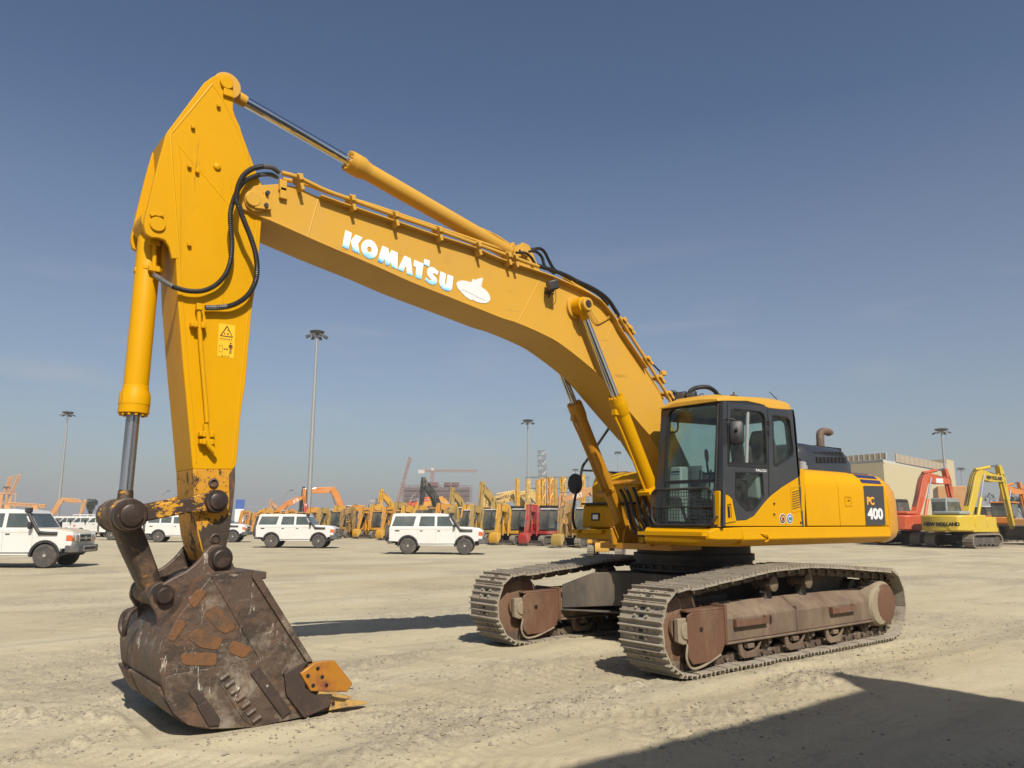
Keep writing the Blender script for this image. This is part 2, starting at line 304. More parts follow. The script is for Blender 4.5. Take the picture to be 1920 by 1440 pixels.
def glass(name, tint, alpha, rough=.03, spec=.5):
    m = bpy.data.materials.new(name); m.use_nodes = True; t = m.node_tree; L = t.links; t.nodes.remove(t.nodes['Principled BSDF'])
    out = t.nodes['Material Output']; tr = _n(t, 'ShaderNodeBsdfTransparent'); tr.inputs[0].default_value = tint+(1,)
    gl = _n(t, 'ShaderNodeBsdfGlossy'); gl.inputs['Roughness'].default_value = rough
    df = _n(t, 'ShaderNodeBsdfDiffuse'); df.inputs[0].default_value = (.38, .34, .27, 1)
    ns = _n(t, 'ShaderNodeTexNoise'); ns.inputs['Scale'].default_value = 5; ns.inputs['Detail'].default_value = 8
    mr = _n(t, 'ShaderNodeMapRange'); mr.inputs['From Min'].default_value = .45; mr.inputs['From Max'].default_value = .8; mr.inputs['To Max'].default_value = alpha; L.new(ns.outputs[0], mr.inputs[0])
    m1 = _n(t, 'ShaderNodeMixShader'); L.new(mr.outputs[0], m1.inputs[0]); L.new(tr.outputs[0], m1.inputs[1]); L.new(df.outputs[0], m1.inputs[2])
    fr = _n(t, 'ShaderNodeFresnel'); fr.inputs[0].default_value = 1.5
    ge = _n(t, 'ShaderNodeNewGeometry'); iv = _n(t, 'ShaderNodeMath', operation='SUBTRACT'); iv.inputs[0].default_value = 1; L.new(ge.outputs['Backfacing'], iv.inputs[1]); mu = _n(t, 'ShaderNodeMath', operation='MULTIPLY'); L.new(iv.outputs[0], mu.inputs[0]); L.new(fr.outputs[0], mu.inputs[1])
    m2 = _n(t, 'ShaderNodeMixShader'); L.new(mu.outputs[0], m2.inputs[0]); L.new(m1.outputs[0], m2.inputs[1]); L.new(gl.outputs[0], m2.inputs[2]); L.new(m2.outputs[0], out.inputs[0])
    return m
M['glass'] = glass('tinted_cab_glass', (.80, .88, .84), .07)
M['glassd'] = glass('dark_vehicle_glass', (.20, .23, .21), .25)
# ================================================================= ground
def _hash(ix, iy, s):
    h = (ix.astype(np.int64)*374761393 + iy.astype(np.int64)*668265263 + s*1442695041) & 0xffffffff
    h = ((h ^ (h >> 13))*1274126177) & 0xffffffff
    return ((h ^ (h >> 16)) & 0xffffff)/float(0xffffff)
def vn(x, y, s=0):
    ix, iy = np.floor(x), np.floor(y); fx, fy = x-ix, y-iy; fx = fx*fx*(3-2*fx); fy = fy*fy*(3-2*fy)
    a, b = _hash(ix, iy, s), _hash(ix+1, iy, s); c, d = _hash(ix, iy+1, s), _hash(ix+1, iy+1, s)
    return (a+(b-a)*fx)+((c+(d-c)*fx)-(a+(b-a)*fx))*fy-.5
def gauss(x, y, cx, cy, sx, sy, a=0.):
    dx, dy = x-cx, y-cy; c, s = math.cos(a), math.sin(a); u, v = dx*c+dy*s, -dx*s+dy*c
    return np.exp(-(u/sx)**2-(v/sy)**2)
def lumpf(x, y):
    l_ = np.clip(vn(x*.55+3, y*.8, 7)*3.0-.1+.9*vn(x*2.1, y*2.6, 21), 0, 1)
    for c in CHURN: l_ = np.maximum(l_, np.clip(1.5*gauss(x, y, c[0], c[1], c[2], c[3]*1.5, c[4]), 0, 1))
    return l_
CHURN = ((4.3, 1.7, 2.2, .16, .12, .05), (1.2, 2.4, .55, .28, .2, .07), (8.3, -.9, 1.8, .22, 2.6, .05), (7.6, .4, .9, .15, .4, .035), (4.2, -1.2, 1.1, .2, .3, .04), (9.5, -1.9, 2.0, .16, 2.5, .03), (5.5, .2, .6, .12, .9, .03), (3.1, 2.75, .9, .3, .1, .02))
def ground_h(x, y):
    d = np.hypot(x-4, y-2)
    h = .05*vn(x*.35, y*.35, 1)+.022*vn(x*1.3, y*1.3, 2)+.012*vn(x*4, y*4, 3)
    lump = lumpf(x, y)
    h += (.018*vn(x*11, y*11, 4)+.014*vn(x*27, y*27, 5))*(.10+1.1*lump)
    near = np.exp(-(d/9)**2)
    h += .012*vn(x*55, y*55, 6)*near*(.15+lump)
    # tread furrows left beside and between the tracks
    st = gauss(x, y, -1.3, 2.05, 1.6, .28)+gauss(x, y, 3.4, .55, .9, .38, .25)+.6*gauss(x, y, -4.6, 1.6, 1.6, .35)
    h += .016*np.sin(x*2*np.pi/.16+1.2*vn(x*1.3, y*2.5, 9)*3)*st
    # wheel ruts with a lugged tread
    for cx, cy, rad, w_, a0_, a1_ in ((-6., -12., 17.2, .17, 0, 90), (-6., -12., 18.75, .17, 0, 90), (16., -9., 15.2, .15, 90, 190), (16., -9., 16.7, .15, 90, 190), (2., 21., 18.9, .16, -100, -20), (2., 21., 17.3, .16, -100, -20), (-2., -38., 31.5, .2, 30, 120), (-2., -38., 33.1, .2, 30, 120), (30., 10., 27., .17, 170, 240), (30., 10., 28.6, .17, 170, 240)):
        r_ = np.hypot(x-cx, y-cy); th = np.arctan2(y-cy, x-cx); u = (r_-rad)/w_
        b_ = np.exp(-u**4); e_ = np.exp(-((np.abs(u)-1.25)/.35)**2)
        lug = np.sign(np.sin(th*rad*2*np.pi/.11+np.sign(u)*1.2*np.abs(u)*2))
        fade = np.clip(.75+1.2*vn(x*.5+rad, y*.5, 12), .15, 1)
        h += fade*(-.012*b_+.007*e_+.005*lug*b_)
    # churned lines of loose soil
    for cx, cy, sx, sy, a, q in CHURN:
        h += q*gauss(x, y, cx, cy, sx, sy, a)*(.4+1.3*np.abs(vn(x*9, y*9, 11))*2)
    # sand pushed up against the tracks
    h += .09*gauss(x, y, 1.7, -.55, .75, .42)+.05*gauss(x, y, 2.35, 1.95, .5, .25)+.05*gauss(x, y, .8, 1.95, .9, .14)+.06*gauss(x, y, 3.3, .1, .5, .5)
    h += .045*gauss(x, y, -.2, 1.80, 2.3, .10)*(.7+.8*vn(x*6, y*6, 31))+.04*gauss(x, y, 1.0, -.98, 1.2, .12)
    h += .03*gauss(x, y, 6.6, .95, .7, .16)+.035*gauss(x, y, 5.7, .95, .5, .12)
    # keep clear of what stands on it
    for cx, cy, sx, sy in ((0, 1.37, 2.5, .36), (0, -1.37, 2.5, .36), (6.5, 0, .75, .72)):
        q = np.clip(1-np.maximum(np.abs(x-cx)/sx, np.abs(y-cy)/sy), 0, .12)/.12
        h = h*(1-q)+(-.012)*q
    far = np.clip((np.hypot(x-CAM[0], y-CAM[1])-25)/40, 0, 1)
    return h*(1-.7*far)-.012
def build_ground():
    rad = [0.4]
    while rad[-1] < 9000: rad.append(rad[-1]*(1.0062 if 3 < rad[-1] < 22 else 1.02 if rad[-1] < 120 else 1.12))
    rad = np.array(rad)
    a0 = YAW; fine = np.arange(-40, 40.01, .12); coarse1 = np.arange(-180, -40, 2.5); coarse2 = np.arange(42.5, 180, 2.5)
    ang = np.radians(np.concatenate([coarse1, fine, coarse2]))+a0
    rr, aa = np.meshgrid(rad, ang, indexing='ij')
    x, y = CAM[0]+rr*np.cos(aa), CAM[1]+rr*np.sin(aa); z = ground_h(x, y)
    n, m = rr.shape
    v = np.stack([x, y, z], -1).reshape(-1, 3); v = np.vstack([v, [[CAM[0], CAM[1], -.012]]])
    i, j = np.meshgrid(np.arange(n-1), np.arange(m), indexing='ij'); j2 = (j+1) % m
    q = np.stack([i*m+j, (i+1)*m+j, (i+1)*m+j2, i*m+j2], -1).reshape(-1, 4)
    jj = np.arange(m); t = np.stack([np.full(m, n*m), jj, (jj+1) % m], -1)
    me = bpy.data.meshes.new('ground'); me.vertices.add(len(v)); me.vertices.foreach_set('co', v.ravel().astype(np.float32))
    nl = len(q)*4+len(t)*3; me.loops.add(nl); me.loops.foreach_set('vertex_index', np.concatenate([q.ravel(), t.ravel()]).astype(np.int32))
    me.polygons.add(len(q)+len(t)); ls = np.concatenate([np.arange(len(q))*4, len(q)*4+np.arange(len(t))*3]).astype(np.int32)
    me.polygons.foreach_set('loop_start', ls); me.update(calc_edges=True); me.validate(); me.shade_smooth()
    at_ = me.attributes.new('gravelly', 'FLOAT', 'POINT'); at_.data.foreach_set('value', np.append(lumpf(x, y).ravel(), 0).astype(np.float32))
    me.materials.append(M['ground'])
    o = bpy.data.objects.new('ground', me); COL.objects.link(o); o['kind'] = 'structure'; o['label'] = 'pale sandy dirt yard with tyre marks'
def ground_mat():
    m = bpy.data.materials.new('pale_sandy_dirt'); m.use_nodes = True; t = m.node_tree; L = t.links; bs = t.nodes['Principled BSDF']
    src = _n(t, 'ShaderNodeNewGeometry').outputs['Position']
    def nz(scale, det, st=(1, 1, 1), rot=0, loc=0, rg=.6):
        mp = _n(t, 'ShaderNodeMapping'); mp.inputs['Scale'].default_value = st; mp.inputs['Rotation'].default_value = (0, 0, rot); mp.inputs['Location'].default_value = (loc, loc, 0); L.new(src, mp.inputs[0])
        q = _n(t, 'ShaderNodeTexNoise'); q.inputs['Scale'].default_value = scale; q.inputs['Detail'].default_value = det; q.inputs['Roughness'].default_value = rg; L.new(mp.outputs[0], q.inputs[0]); return q.outputs[0]
    col = None
    gat = _n(t, 'ShaderNodeAttribute'); gat.attribute_name = 'gravelly'
    def layer(col, c, fac, lo, hi, am, msk=None):
        mr = _n(t, 'ShaderNodeMapRange'); mr.inputs['From Min'].default_value = lo; mr.inputs['From Max'].default_value = hi; mr.inputs['To Max'].default_value = am; L.new(fac, mr.inputs[0]); fo = mr.outputs[0]
        if msk is not None:
            ma = _n(t, 'ShaderNodeMath', operation='MULTIPLY_ADD'); L.new(gat.outputs['Fac'], ma.inputs[0]); ma.inputs[1].default_value = 1-msk; ma.inputs[2].default_value = msk
            mb_ = _n(t, 'ShaderNodeMath', operation='MULTIPLY'); L.new(ma.outputs[0], mb_.inputs[0]); L.new(fo, mb_.inputs[1]); fo = mb_.outputs[0]
        q = _n(t, 'ShaderNodeMix', data_type='RGBA'); L.new(fo, q.inputs[0]); q.inputs[7].default_value = c+(1,)
        if isinstance(col, tuple): q.inputs[6].default_value = col+(1,)
        else: L.new(col, q.inputs[6])
        return q.outputs[2]
    ra = R(38)
    col = layer((0.347, 0.293, 0.188), (0.414, 0.362, 0.249), nz(.12, 6), .35, .65, 1)
    col = layer(col, (0.274, 0.236, 0.166), nz(.25, 8, (1, 1, 1), 0, 5), .50, .72, .6)
    col = layer(col, (0.414, 0.375, 0.270), nz(.5, 7, (.12, 1, 1), ra, 3), .48, .62, .55)     # long tyre lines
    col = layer(col, (0.248, 0.218, 0.157), nz(.9, 7, (.07, 1, 1), ra+.12, 9), .54, .66, .5)
    col = layer(col, (0.257, 0.227, 0.157), nz(1.4, 8, (.10, 1, 1), ra-.35, 19), .58, .68, .35)
    col = layer(col, (0.166, 0.153, 0.122), nz(3.1, 10, (1, 1, 1), 0, 13, .75), .56, .68, .5)  # grey gravel patches
    col = layer(col, (0.365, 0.175, 0.078), nz(.33, 5, (.6, 1.6, 1), .5, 31), .70, .76, .5)     # faint orange soil
    col = layer(col, (0.158, 0.144, 0.113), nz(42, 4, loc=2), .54, .66, .85, .22)
    col = layer(col, (0.513, 0.480, 0.375), nz(60, 3, loc=7), .61, .69, .7, .3)
    col = layer(col, (0.135, 0.120, 0.097), nz(17, 10, loc=4, rg=.8), .50, .64, .6, .08)
    col = layer(col, (.22, .19, .15), nz(5, 6, loc=41), .30, .6, .35, .0)
    L.new(col, bs.inputs['Base Color']); bs.inputs['Roughness'].default_value = .95; bs.inputs['Specular IOR Level'].default_value = .15
    prev = None
    for s_, st, di, kw in ((2.2, .3, .05, {}), (14, .35, .02, {}), (60, .6, .010, {}), (3.2, .35, .03, dict(st=(.08, 1, 1), rot=ra))):
        b = _n(t, 'ShaderNodeBump'); b.inputs['Strength'].default_value = st; b.inputs['Distance'].default_value = di; L.new(nz(s_, 8, **kw), b.inputs['Height'])
        if prev: L.new(prev, b.inputs['Normal'])
        prev = b.outputs[0]
    L.new(prev, bs.inputs['Normal']); return m
M['ground'] = ground_mat(); build_ground()
def gravel():
    base = np.array([(1, 0, 0), (-1, 0, 0), (0, 1, 0), (0, -1, 0), (0, 0, 1), (0, 0, -1)], float)
    fc = np.array([(0, 2, 4), (2, 1, 4), (1, 3, 4), (3, 0, 4), (2, 0, 5), (1, 2, 5), (3, 1, 5), (0, 3, 5)])
    pts = []
    N = 34000
    r_ = 2.5*np.exp(rng.random(N)*math.log(12)); a = YAW+np.radians(rng.uniform(-38, 38, N)); x, y = CAM[0]+r_*np.cos(a), CAM[1]+r_*np.sin(a)
    keep = lumpf(x, y)+.06 > rng.uniform(0, 1, N)
    for cx, cy, s_, k in ((1.2, 2.35, .45, 500), (8.2, -.9, 1.2, 300), (4.6, 1.75, 1.5, 900), (-1.5, 2.1, 1.4, 600), (6.6, .95, .6, 250)):
        x = np.concatenate([x, rng.normal(cx, s_, k)]); y = np.concatenate([y, rng.normal(cy, s_*.25, k)]); keep = np.concatenate([keep, np.ones(k, bool)])
    keep &= ~((np.abs(x) < 2.6) & (np.abs(np.abs(y)-1.37) < .34)) & ~((np.abs(x-6.4) < .95) & (np.abs(y) < .72))
    x, y = x[keep], y[keep]; n = len(x)
    sz = .003+.009*rng.random(n)**3*1.6+(rng.random(n) > .992)*.014
    z = ground_h(x, y)+sz*.3
    j = base[None]*(sz[:, None, None])*(.6+.8*rng.random((n, 6, 1)))*np.array([1, 1, .7])
    an = rng.random(n)*6.28; c, s_ = np.cos(an)[:, None], np.sin(an)[:, None]
    j = np.stack([j[..., 0]*c-j[..., 1]*s_, j[..., 0]*s_+j[..., 1]*c, j[..., 2]], -1)
    v = (j+np.stack([x, y, z], -1)[:, None]).reshape(-1, 3); f = (fc[None]+(np.arange(n)*6)[:, None, None]).reshape(-1, 3)
    me = bpy.data.meshes.new('gravel'); me.from_pydata(v.tolist(), [], f.tolist()); me.materials.append(M['stone'])
    o = bpy.data.objects.new('gravel', me); COL.objects.link(o)
    tag(o, 'loose small stones scattered over the sandy yard', 'gravel', kind='stuff')
M['stone'] = mat('small_grey_stone', (.27, .235, .18), .9, world=True, var=.55, varscale=4)
gravel()
# ================================================================= the big yellow excavator (its axes are the world's axes)
EX = thing('excavator', 'huge yellow crawler excavator in front with white boom lettering and rusty bucket', 'excavator')
BW, AW, CY = .28, .25, .38
# ---- tracks
IX, RX, TR = 2.17, -2.18, .5
def track_path():
    top = PL([(1261, 1108), (1300, 1099), (1372, 1083), (1450, 1065), (1517, 1057.5), (1580, 1060), (1650, 1070)], 1.67)
    pts = [(RX, 0)]+[(RX+(IX-RX)*i/12, 0) for i in range(1, 12)]+arc(IX, TR, TR, -90, 62, 14)
    top = [p for p in top if -1.95 < p[0] < 2.3]
    top.sort(key=lambda p: -p[0]); pts += top+arc(RX, TR, TR, 118, 262, 14)
    return pts
def resample(pts, n):
    q = [Vector((a, 0, b)) for a, b in pts]; q.append(q[0]); L_ = [0]
    for i in range(1, len(q)): L_.append(L_[-1]+(q[i]-q[i-1]).length)
    out = []; j = 0
    for k in range(n):
        t = L_[-1]*(k+.5)/n
        while j < len(q)-2 and L_[j+1] < t: j += 1
        out.append(q[j].lerp(q[j+1], (t-L_[j])/(L_[j+1]-L_[j])))
    return out, L_[-1]
def shoe_mesh(pitch):
    mb = MB(); h = pitch*.5
    prof = [(-h*.95, -.014), (-h*.95, -.002), (-h*.84, .002), (-h*.78, .036), (-h*.70, .036), (-h*.62, .003), (-.06*h*2, .002), (-.03*h*2, .030), (.025*h*2, .030), (.055*h*2, .002), (h*.56, .003), (h*.64, .036), (h*.72, .036), (h*.79, .004), (h*.93, -.004), (h*.93, -.016)]
    mb.loft([[(a, -.3, b) for a, b in prof], [(a, .3, b) for a, b in prof]])
    for yy in (-.085, .085):
        for xx in (-.34, .34):
            mb.cyl((xx*h, yy, 0), (xx*h, yy, .024), .019, .013, 7)
    mb.cm = 2
    for xx in (-.34, .32): mb.b2(xx*h-.016, xx*h+.016, -.032, .032, -.002, .0048)
    for yy in (-.19, .19): mb.b2(.30*h, .36*h, yy-.02, yy+.02, -.002, .0046)
    mb.cm = 1
    for s_ in (-1, 1):
        y0 = s_*.085
        link = [(-h*1.25, -.045), (-h*1.1, -.075), (-h*.5, -.118), (h*.6, -.118), (h*1.15, -.085), (h*1.2, -.045), (h*.7, -.0125), (-h*.8, -.0125)]
        mb.prism(link, y0-.022, y0+.022)
        mb.cyl((h*.98, y0, -.066), (h*.98, y0+s_*.05, -.066), .034, .028, 10)
    mb.cyl((h*.98, -.07, -.066), (h*.98, .07, -.066), .036, n=10)
    for xx in (-.34, .34):
        for yy in (-.085, .085): mb.box((xx*h, yy*1.0+(.045 if yy > 0 else -.045), -.02), (.03, .03, .02))
    return mb
pathp = track_path(); NSH = 50
cen, LEN = resample(pathp, NSH)
shoe0 = None
def crawler(side):
    global shoe0
    y0 = 1.37*side; out = 1 if side > 0 else -1
    F = MB()
    # long hollow frame beam: vertical outer face and roof sloping in
    for sgn in (1, -1):
        o_ = y0+sgn*.21
        prof = [(o_, .29), (o_, .545), (o_-sgn*.035, .575), (y0+sgn*.02, .70), (y0, .70), (y0, .29)]
        F.prismX(prof if sgn > 0 else prof[::-1], -1.86, .02); F.prismX(prof if sgn > 0 else prof[::-1], .04, 1.53)
    F.b2(.015, .045, y0-.225, y0+.225, .28, .60)
    F.b2(-1.86, 1.53, y0-.235, y0+.235, .262, .29)
    fr = F.build('track_frame', M['frm'], EX, bev=.012)
    # front housing round the idler yoke
    for sgn in (1, -1):
        H = MB(); o_ = y0+sgn*.245
        H.prism([(1.53, .66), (1.53, .30), (1.60, .19), (1.78, .12), (2.10, .12), (2.17, .2), (2.17, .62), (2.10, .66)], min(o_, o_-sgn*.03), max(o_, o_-sgn*.03))
        H.prismZ([(1.53, o_), (2.17, o_), (2.17, y0+sgn*.13), (1.98, y0+sgn*.10), (1.9, y0+sgn*.11), (1.53, y0)], .655, .68)
        H.prismX([(o_-sgn*.03, .12), (o_-sgn*.03, .15), (y0+sgn*.13, .13), (y0+sgn*.13, .10)], 1.8, 2.1)
        hs_ = H.build('idler_guard', M['frmr'], fr, bev=.01)
        MB().cyl((1.95, y0+sgn*.243, .47), (1.95, y0+sgn*.249, .47), .028, n=14).build('guard_hole', M['seal'], fr)
    MB().b2(1.50, 1.54, y0-.262, y0+.262, .27, .705).build('guard_flange', M['frmr'], fr, bev=.01)
    for sgn in (1, -1):
        Y = MB()
        Y.prism([(2.06, .60), (2.30, .60), (2.30, .36), (2.22, .33), (2.06, .34)], y0+sgn*.19-.03, y0+sgn*.19+.03)
        Y.cyl((2.17, y0+sgn*.12, .47), (2.17, y0+sgn*.235, .47), .09, n=16)
        Y.tube([(2.16, y0+sgn*.225, .34), (2.19, y0+sgn*.228, .2), (2.12, y0+sgn*.23, .09), (1.95, y0+sgn*.23, .085), (1.75, y0+sgn*.235, .14), (1.62, y0+sgn*.24, .18)], .016, 6)
        Y.build('idler_yoke', M['dustd'], fr, bev=.008)
    I = MB().lathe((IX, y0-.14, .49), (0, 1, 0), [(0, .12), (.0, .15), (.03, .15), (.045, .13), (.05, .36), (.055, .375), (.06, .415), (.085, .42), (.09, .36), (.10, .345), (.18, .345), (.19, .36), (.195, .42), (.22, .415), (.225, .375), (.23, .36), (.235, .13), (.25, .15), (.28, .15), (.28, .12)], 40)
    I.build('idler', M['idl'], fr)
    S = MB()
    teeth = []
    for k in range(21):
        a = 2*math.pi*k/21
        for da, rr in ((-.10, .335), (-.05, .40), (.05, .40), (.10, .335)): teeth.append((RX+rr*math.cos(a+da), .49+rr*math.sin(a+da)))
    S.prism(teeth, y0-.035, y0+.035)
    S.build('sprocket', M['lnk'], fr)
    D = MB()
    D.lathe((RX, y0-.2*side, .49), (0, side, 0), [(0, .30), (.25, .31), (.40, .30), (.425, .285), (.428, .27)], 40)
    D.lathe((RX+.16, y0-.05*side, .46), (0, side, 0), [(0, .27), (.26, .27), (.30, .24)], 32)
    dr = D.build('final_drive', M['dustd'], fr, bev=.006)
    Cv = MB().lathe((RX, y0+.228*side, .49), (0, side, 0), [(0, .262), (.018, .262), (.022, .25), (.026, .0)], 40)
    Cv.bolts((RX, y0+.244*side, .49), (0, side, 0), .248, 20, .010, .009)
    Cv.build('drive_cover', M['frmr'], dr)
    MB().prism([(-1.95, .60), (-.75, .66), (-.70, .86), (-1.5, .95), (-1.95, .93)], y0-.20*out-.03, y0-.20*out+.03).build('motor_guard_filler', M['carb'], fr, bev=.01)  # motor guard, enlarged as a dark filler across the gap under the top run
    MB().cyl((-1.9, y0-.30*out, .62), (-1.9, y0-.05*out, .62), .2, n=20).build('travel_motor', M['carb'], fr)
    # rollers
    for k in range(8):
        xx = 1.55-k*.475
        MB().lathe((xx, y0-.19, .235), (0, 1, 0), [(0, .04), (.03, .045), (.035, .075), (.07, .078), (.075, .105), (.115, .105), (.12, .085), (.26, .085), (.265, .105), (.305, .105), (.31, .078), (.345, .075), (.35, .045), (.38, .04)], 18).build('track_roller', M['lnk'], fr)
    for xx in (.36, -.42, 1.2, -1.2)[:2]:
        MB().lathe((xx, y0-.14, .865), (0, 1, 0), [(0, .05), (0, .085), (.07, .088), (.075, .07), (.2, .07), (.205, .088), (.27, .09), (.28, .06), (.285, .05)], 20).build('carrier_roller', M['frm'], fr)
        MB().prism([(xx-.07, .68), (xx+.07, .68), (xx+.05, .86), (xx-.05, .86)], y0-.04, y0+.04).build('roller_bracket', M['carb'], fr)
    for xx in (1.03, .10, -.83):
        for sgn in (1, -1):
            yy = y0+sgn*.20; g = MB()
            g.prism([(xx+.22, .265), (xx+.20, .13), (xx+.12, .085), (xx-.12, .085), (xx-.24, .26), (xx-.17, .20), (xx-.10, .165), (xx+.06, .15), (xx+.13, .19), (xx+.16, .265)], yy-.012, yy+.012)
            g.b2(xx-.06, xx+.06, yy-.03, yy+.03, .19, .24); g.build('roller_guard', M['frm'], fr, bev=.004)
    for xa, xb in ((1.34, .70), (-.72, -1.32)):
        zt, zb = .53, .45
        b = MB(); o_ = y0+.21*out
        b.b2(xa, xb, o_+out*.04, o_+out*.055, zb, zt-.01); b.b2(xa, xa-.05, o_, o_+out*.05, zb, zt); b.b2(xb, xb+.05, o_, o_+out*.05, zb, zt); b.b2(xa, xb, o_, o_+out*.055, zb-.005, zb+.005)
        b.build('step_bracket', M['frmr'], fr, bev=.003)
    sl = MB(); sl.prism(arc(.60, .47, .0, 0, 1, 1)[:0]+[(.60+.03*math.cos(a), .47+.055*math.sin(a)) for a in np.linspace(0, 2*math.pi, 16, endpoint=False)], y0+out*.209, y0+out*.213); sl.build('frame_slot', M['seal'], fr)
    # shoes
    for k in range(NSH):
        p = cen[k]; d = (cen[(k+1) % NSH]-cen[k-1]).normalized(); nrm = Vector((d.z, 0, -d.x))
        if shoe0 is None:
            shoe0 = shoe_mesh(LEN/NSH).build('track_shoe', [M['stl'], M['lnk'], M['seal']], None, bev=0, ang=30); s = shoe0
        else: s = shoe0.copy(); COL.objects.link(s)
        s.parent = fr
        jit = random.uniform(-.004, .004)
        rm = Matrix(((d.x, 0, nrm.x), (0, 1, 0), (d.z, 0, nrm.z))); mw = rm.to_4x4(); mw.translation = Vector((p.x, y0, p.z))-nrm*(.030)+nrm*jit
        s.matrix_local = mw
    return fr
crawler(1); crawler(-1)
# ---- carbody
cb = MB()
cb.prismZ([(.95, .55), (.95, -.55), (-.95, -.55), (-.95, .55)], .50, .93)
for sx in (1, -1):
    for sy in (1, -1):
        a = [(sx*.35, sy*.5, .50), (sx*.95, sy*.3, .50), (sx*.95, sy*.3, .93), (sx*.35, sy*.5, .93)]
        b = [(sx*.85, sy*1.16, .42), (sx*1.45, sy*1.16, .42), (sx*1.45, sy*1.16, .74), (sx*.85, sy*1.16, .74)]
        mid = [tuple((a[i][k]*.45+b[i][k]*.55)+(.09 if (k == 2 and i > 1) else 0) for k in range(3)) for i in range(4)]
        cb.loft([a, mid, b])
        for z_ in (.40, .76):
            cb.prismZ([(sx*.30, sy*.5), (sx*1.0, sy*.28), (sx*1.5, sy*1.17), (sx*.80, sy*1.17)], z_-.012, z_+.012) if z_ < .5 else None
cb.build('carbody', M['carb'], EX, bev=.012)
MB().lathe((0, 0, .93), (0, 0, 1), [(0, .80), (.02, .84), (.10, .84), (.105, .80), (.16, .80), (.165, .83), (.25, .83), (.255, .78), (.36, .78)], 48).bolts((0, 0, .93), (0, 0, 1), .815, 0, .02, .02).build('swing_ring', M['blkm'], EX)
rb = MB()
for k in range(36):
    a = 2*math.pi*k/36; rb.cyl((.86*math.cos(a), .86*math.sin(a), .98), (.86*math.cos(a), .86*math.sin(a), 1.03), .02, n=6)
rb.lathe((0, 0, .96), (0, 0, 1), [(0, .79), (0, .89), (.03, .89), (.03, .79)], 48)
rb.build('ring_bolts', M['blkm'], EX)
# ---- revolving frame
ZD = 1.55
def deck(x0, x1, ya, yb):
    s = 1 if yb > 0 else -1
    prof = [(yb, ZD), (yb, ZD-.055), (yb+s*.012, 1.405), (yb-s*.06, 1.345), (yb-s*.20, 1.315), (ya, 1.315), (ya, ZD)]
    return MB().prismX(prof, x0, x1)
d_ = deck(-2.72, .95, .34, 1.50); d_.build('side_deck', M['yel'], EX, bev=.012)
# front of the left deck below the cab, chamfered, with a grated step
fd = MB().loft([[(.952, .34, 1.315), (.952, 1.30, 1.315), (.952, 1.50, 1.405), (.952, 1.50, ZD), (.952, .34, ZD)],
                [(1.42, .40, 1.33), (1.42, 1.28, 1.33), (1.40, 1.47, 1.41), (1.40, 1.47, ZD-.01), (1.42, .40, ZD-.01)],
                [(1.52, .46, 1.37), (1.52, 1.30, 1.37), (1.50, 1.42, 1.42), (1.50, 1.42, ZD-.05), (1.52, .46, ZD-.05)]])
fd.build('front_deck', M['yel'], EX, bev=.01)
st = MB()
for k in range(11):
    st.box((1.57, .50+k*.085, 1.47), (.10, .012, .012), Matrix.Rotation(R(35), 3, 'Z'))
    st.box((1.57, .50+k*.085, 1.47), (.10, .012, .012), Matrix.Rotation(R(-35), 3, 'Z'))
st.b2(1.52, 1.53, .44, 1.42, 1.45, 1.49); st.b2(1.61, 1.625, .44, 1.42, 1.45, 1.49); st.b2(1.52, 1.62, .44, .452, 1.45, 1.49); st.b2(1.52, 1.62, 1.41, 1.425, 1.45, 1.49)
st.build('cab_step', M['yel'], EX)
deck(-2.72, .55, -.34, -1.50).build('side_deck', M['yel'], EX, bev=.012)
cf = MB(); cf.b2(-2.7, .9, -.34, .34, 1.28, 1.50)
cf.build('centre_frame', M['yelcyl'], EX, bev=.01)
for s in (1, -1):
    MB().prism([(1.28, 1.30), (1.32, 1.52), (1.1, 1.62), (.75, 1.66), (.62, 2.02), (.42, 2.28), (.12, 2.30), (-.1, 2.1), (-.75, 1.5), (-.75, 1.30)], min(s*.30, s*.34), max(s*.30, s*.34)).build('boom_bracket', M['yelcyl'], EX, bev=.008)
xf, zf = P(1172, 1004, -CY); xf2, zf2 = .95, 1.45
cfb = MB()
for s in (1, -1):
    for q in (-.115, .115):
        yy = s*CY+q
        cfb.prism([(.72, 1.30), (.70, 1.5), (.82, 1.60), (1.00, 1.60), (1.12, 1.50), (1.16, 1.30)], yy-.02, yy+.02)
    cfb.cyl((xf2, s*CY-.14, zf2), (xf2, s*CY+.14, zf2), .06, n=20)
cfb.b2(.60, 1.22, -.62, .62, 1.25, 1.33)
cfb.build('cylinder_bracket', M['yelcyl'], EX, bev=.006)
# ---- engine side panels
ht = P(1560, 884, 1.38)[1]
def hood_prof(o=0.): # yz, left half
    return [(1.50-o, ZD+.012), (1.50-o, ZD+.52), (1.485-o, ZD+.60), (1.44-o, ZD+.68), (1.36-o, ht-o-.02), (1.25-o, ht+.015-o), (.9, ht+.03-o)]
xs = [P(px, 940, 1.5)[0] for px in (1510, 1573, 1622, 1659)]
core = MB()
pr = hood_prof(.02); core.prismX(pr+[(-.5, ht+.01), (-.5, ZD)], -2.66, -.42); core.build('engine_bay', M['blkm'], EX)
def hoodpanel(name, xa, xb, m=M['yel'], o=0, extra=None):
    a = hood_prof(o); b = hood_prof(o+.018)[::-1]
    q = MB().prismX(a+b, min(xa, xb), max(xa, xb))
    return q.build(name, m, EX, bev=.006)
x1 = P(1573, 940, 1.5)[0]; x2 = P(1620, 940, 1.5)[0]; x3 = P(1660, 940, 1.5)[0]; x0 = P(1511, 940, 1.5)[0]
dr1 = hoodpanel('engine_door', x0-.006, x1+.006); dr2 = hoodpanel('engine_door', x1-.006, x3)
hoodpanel('hood_edge_trim', x3-.008, -2.70)
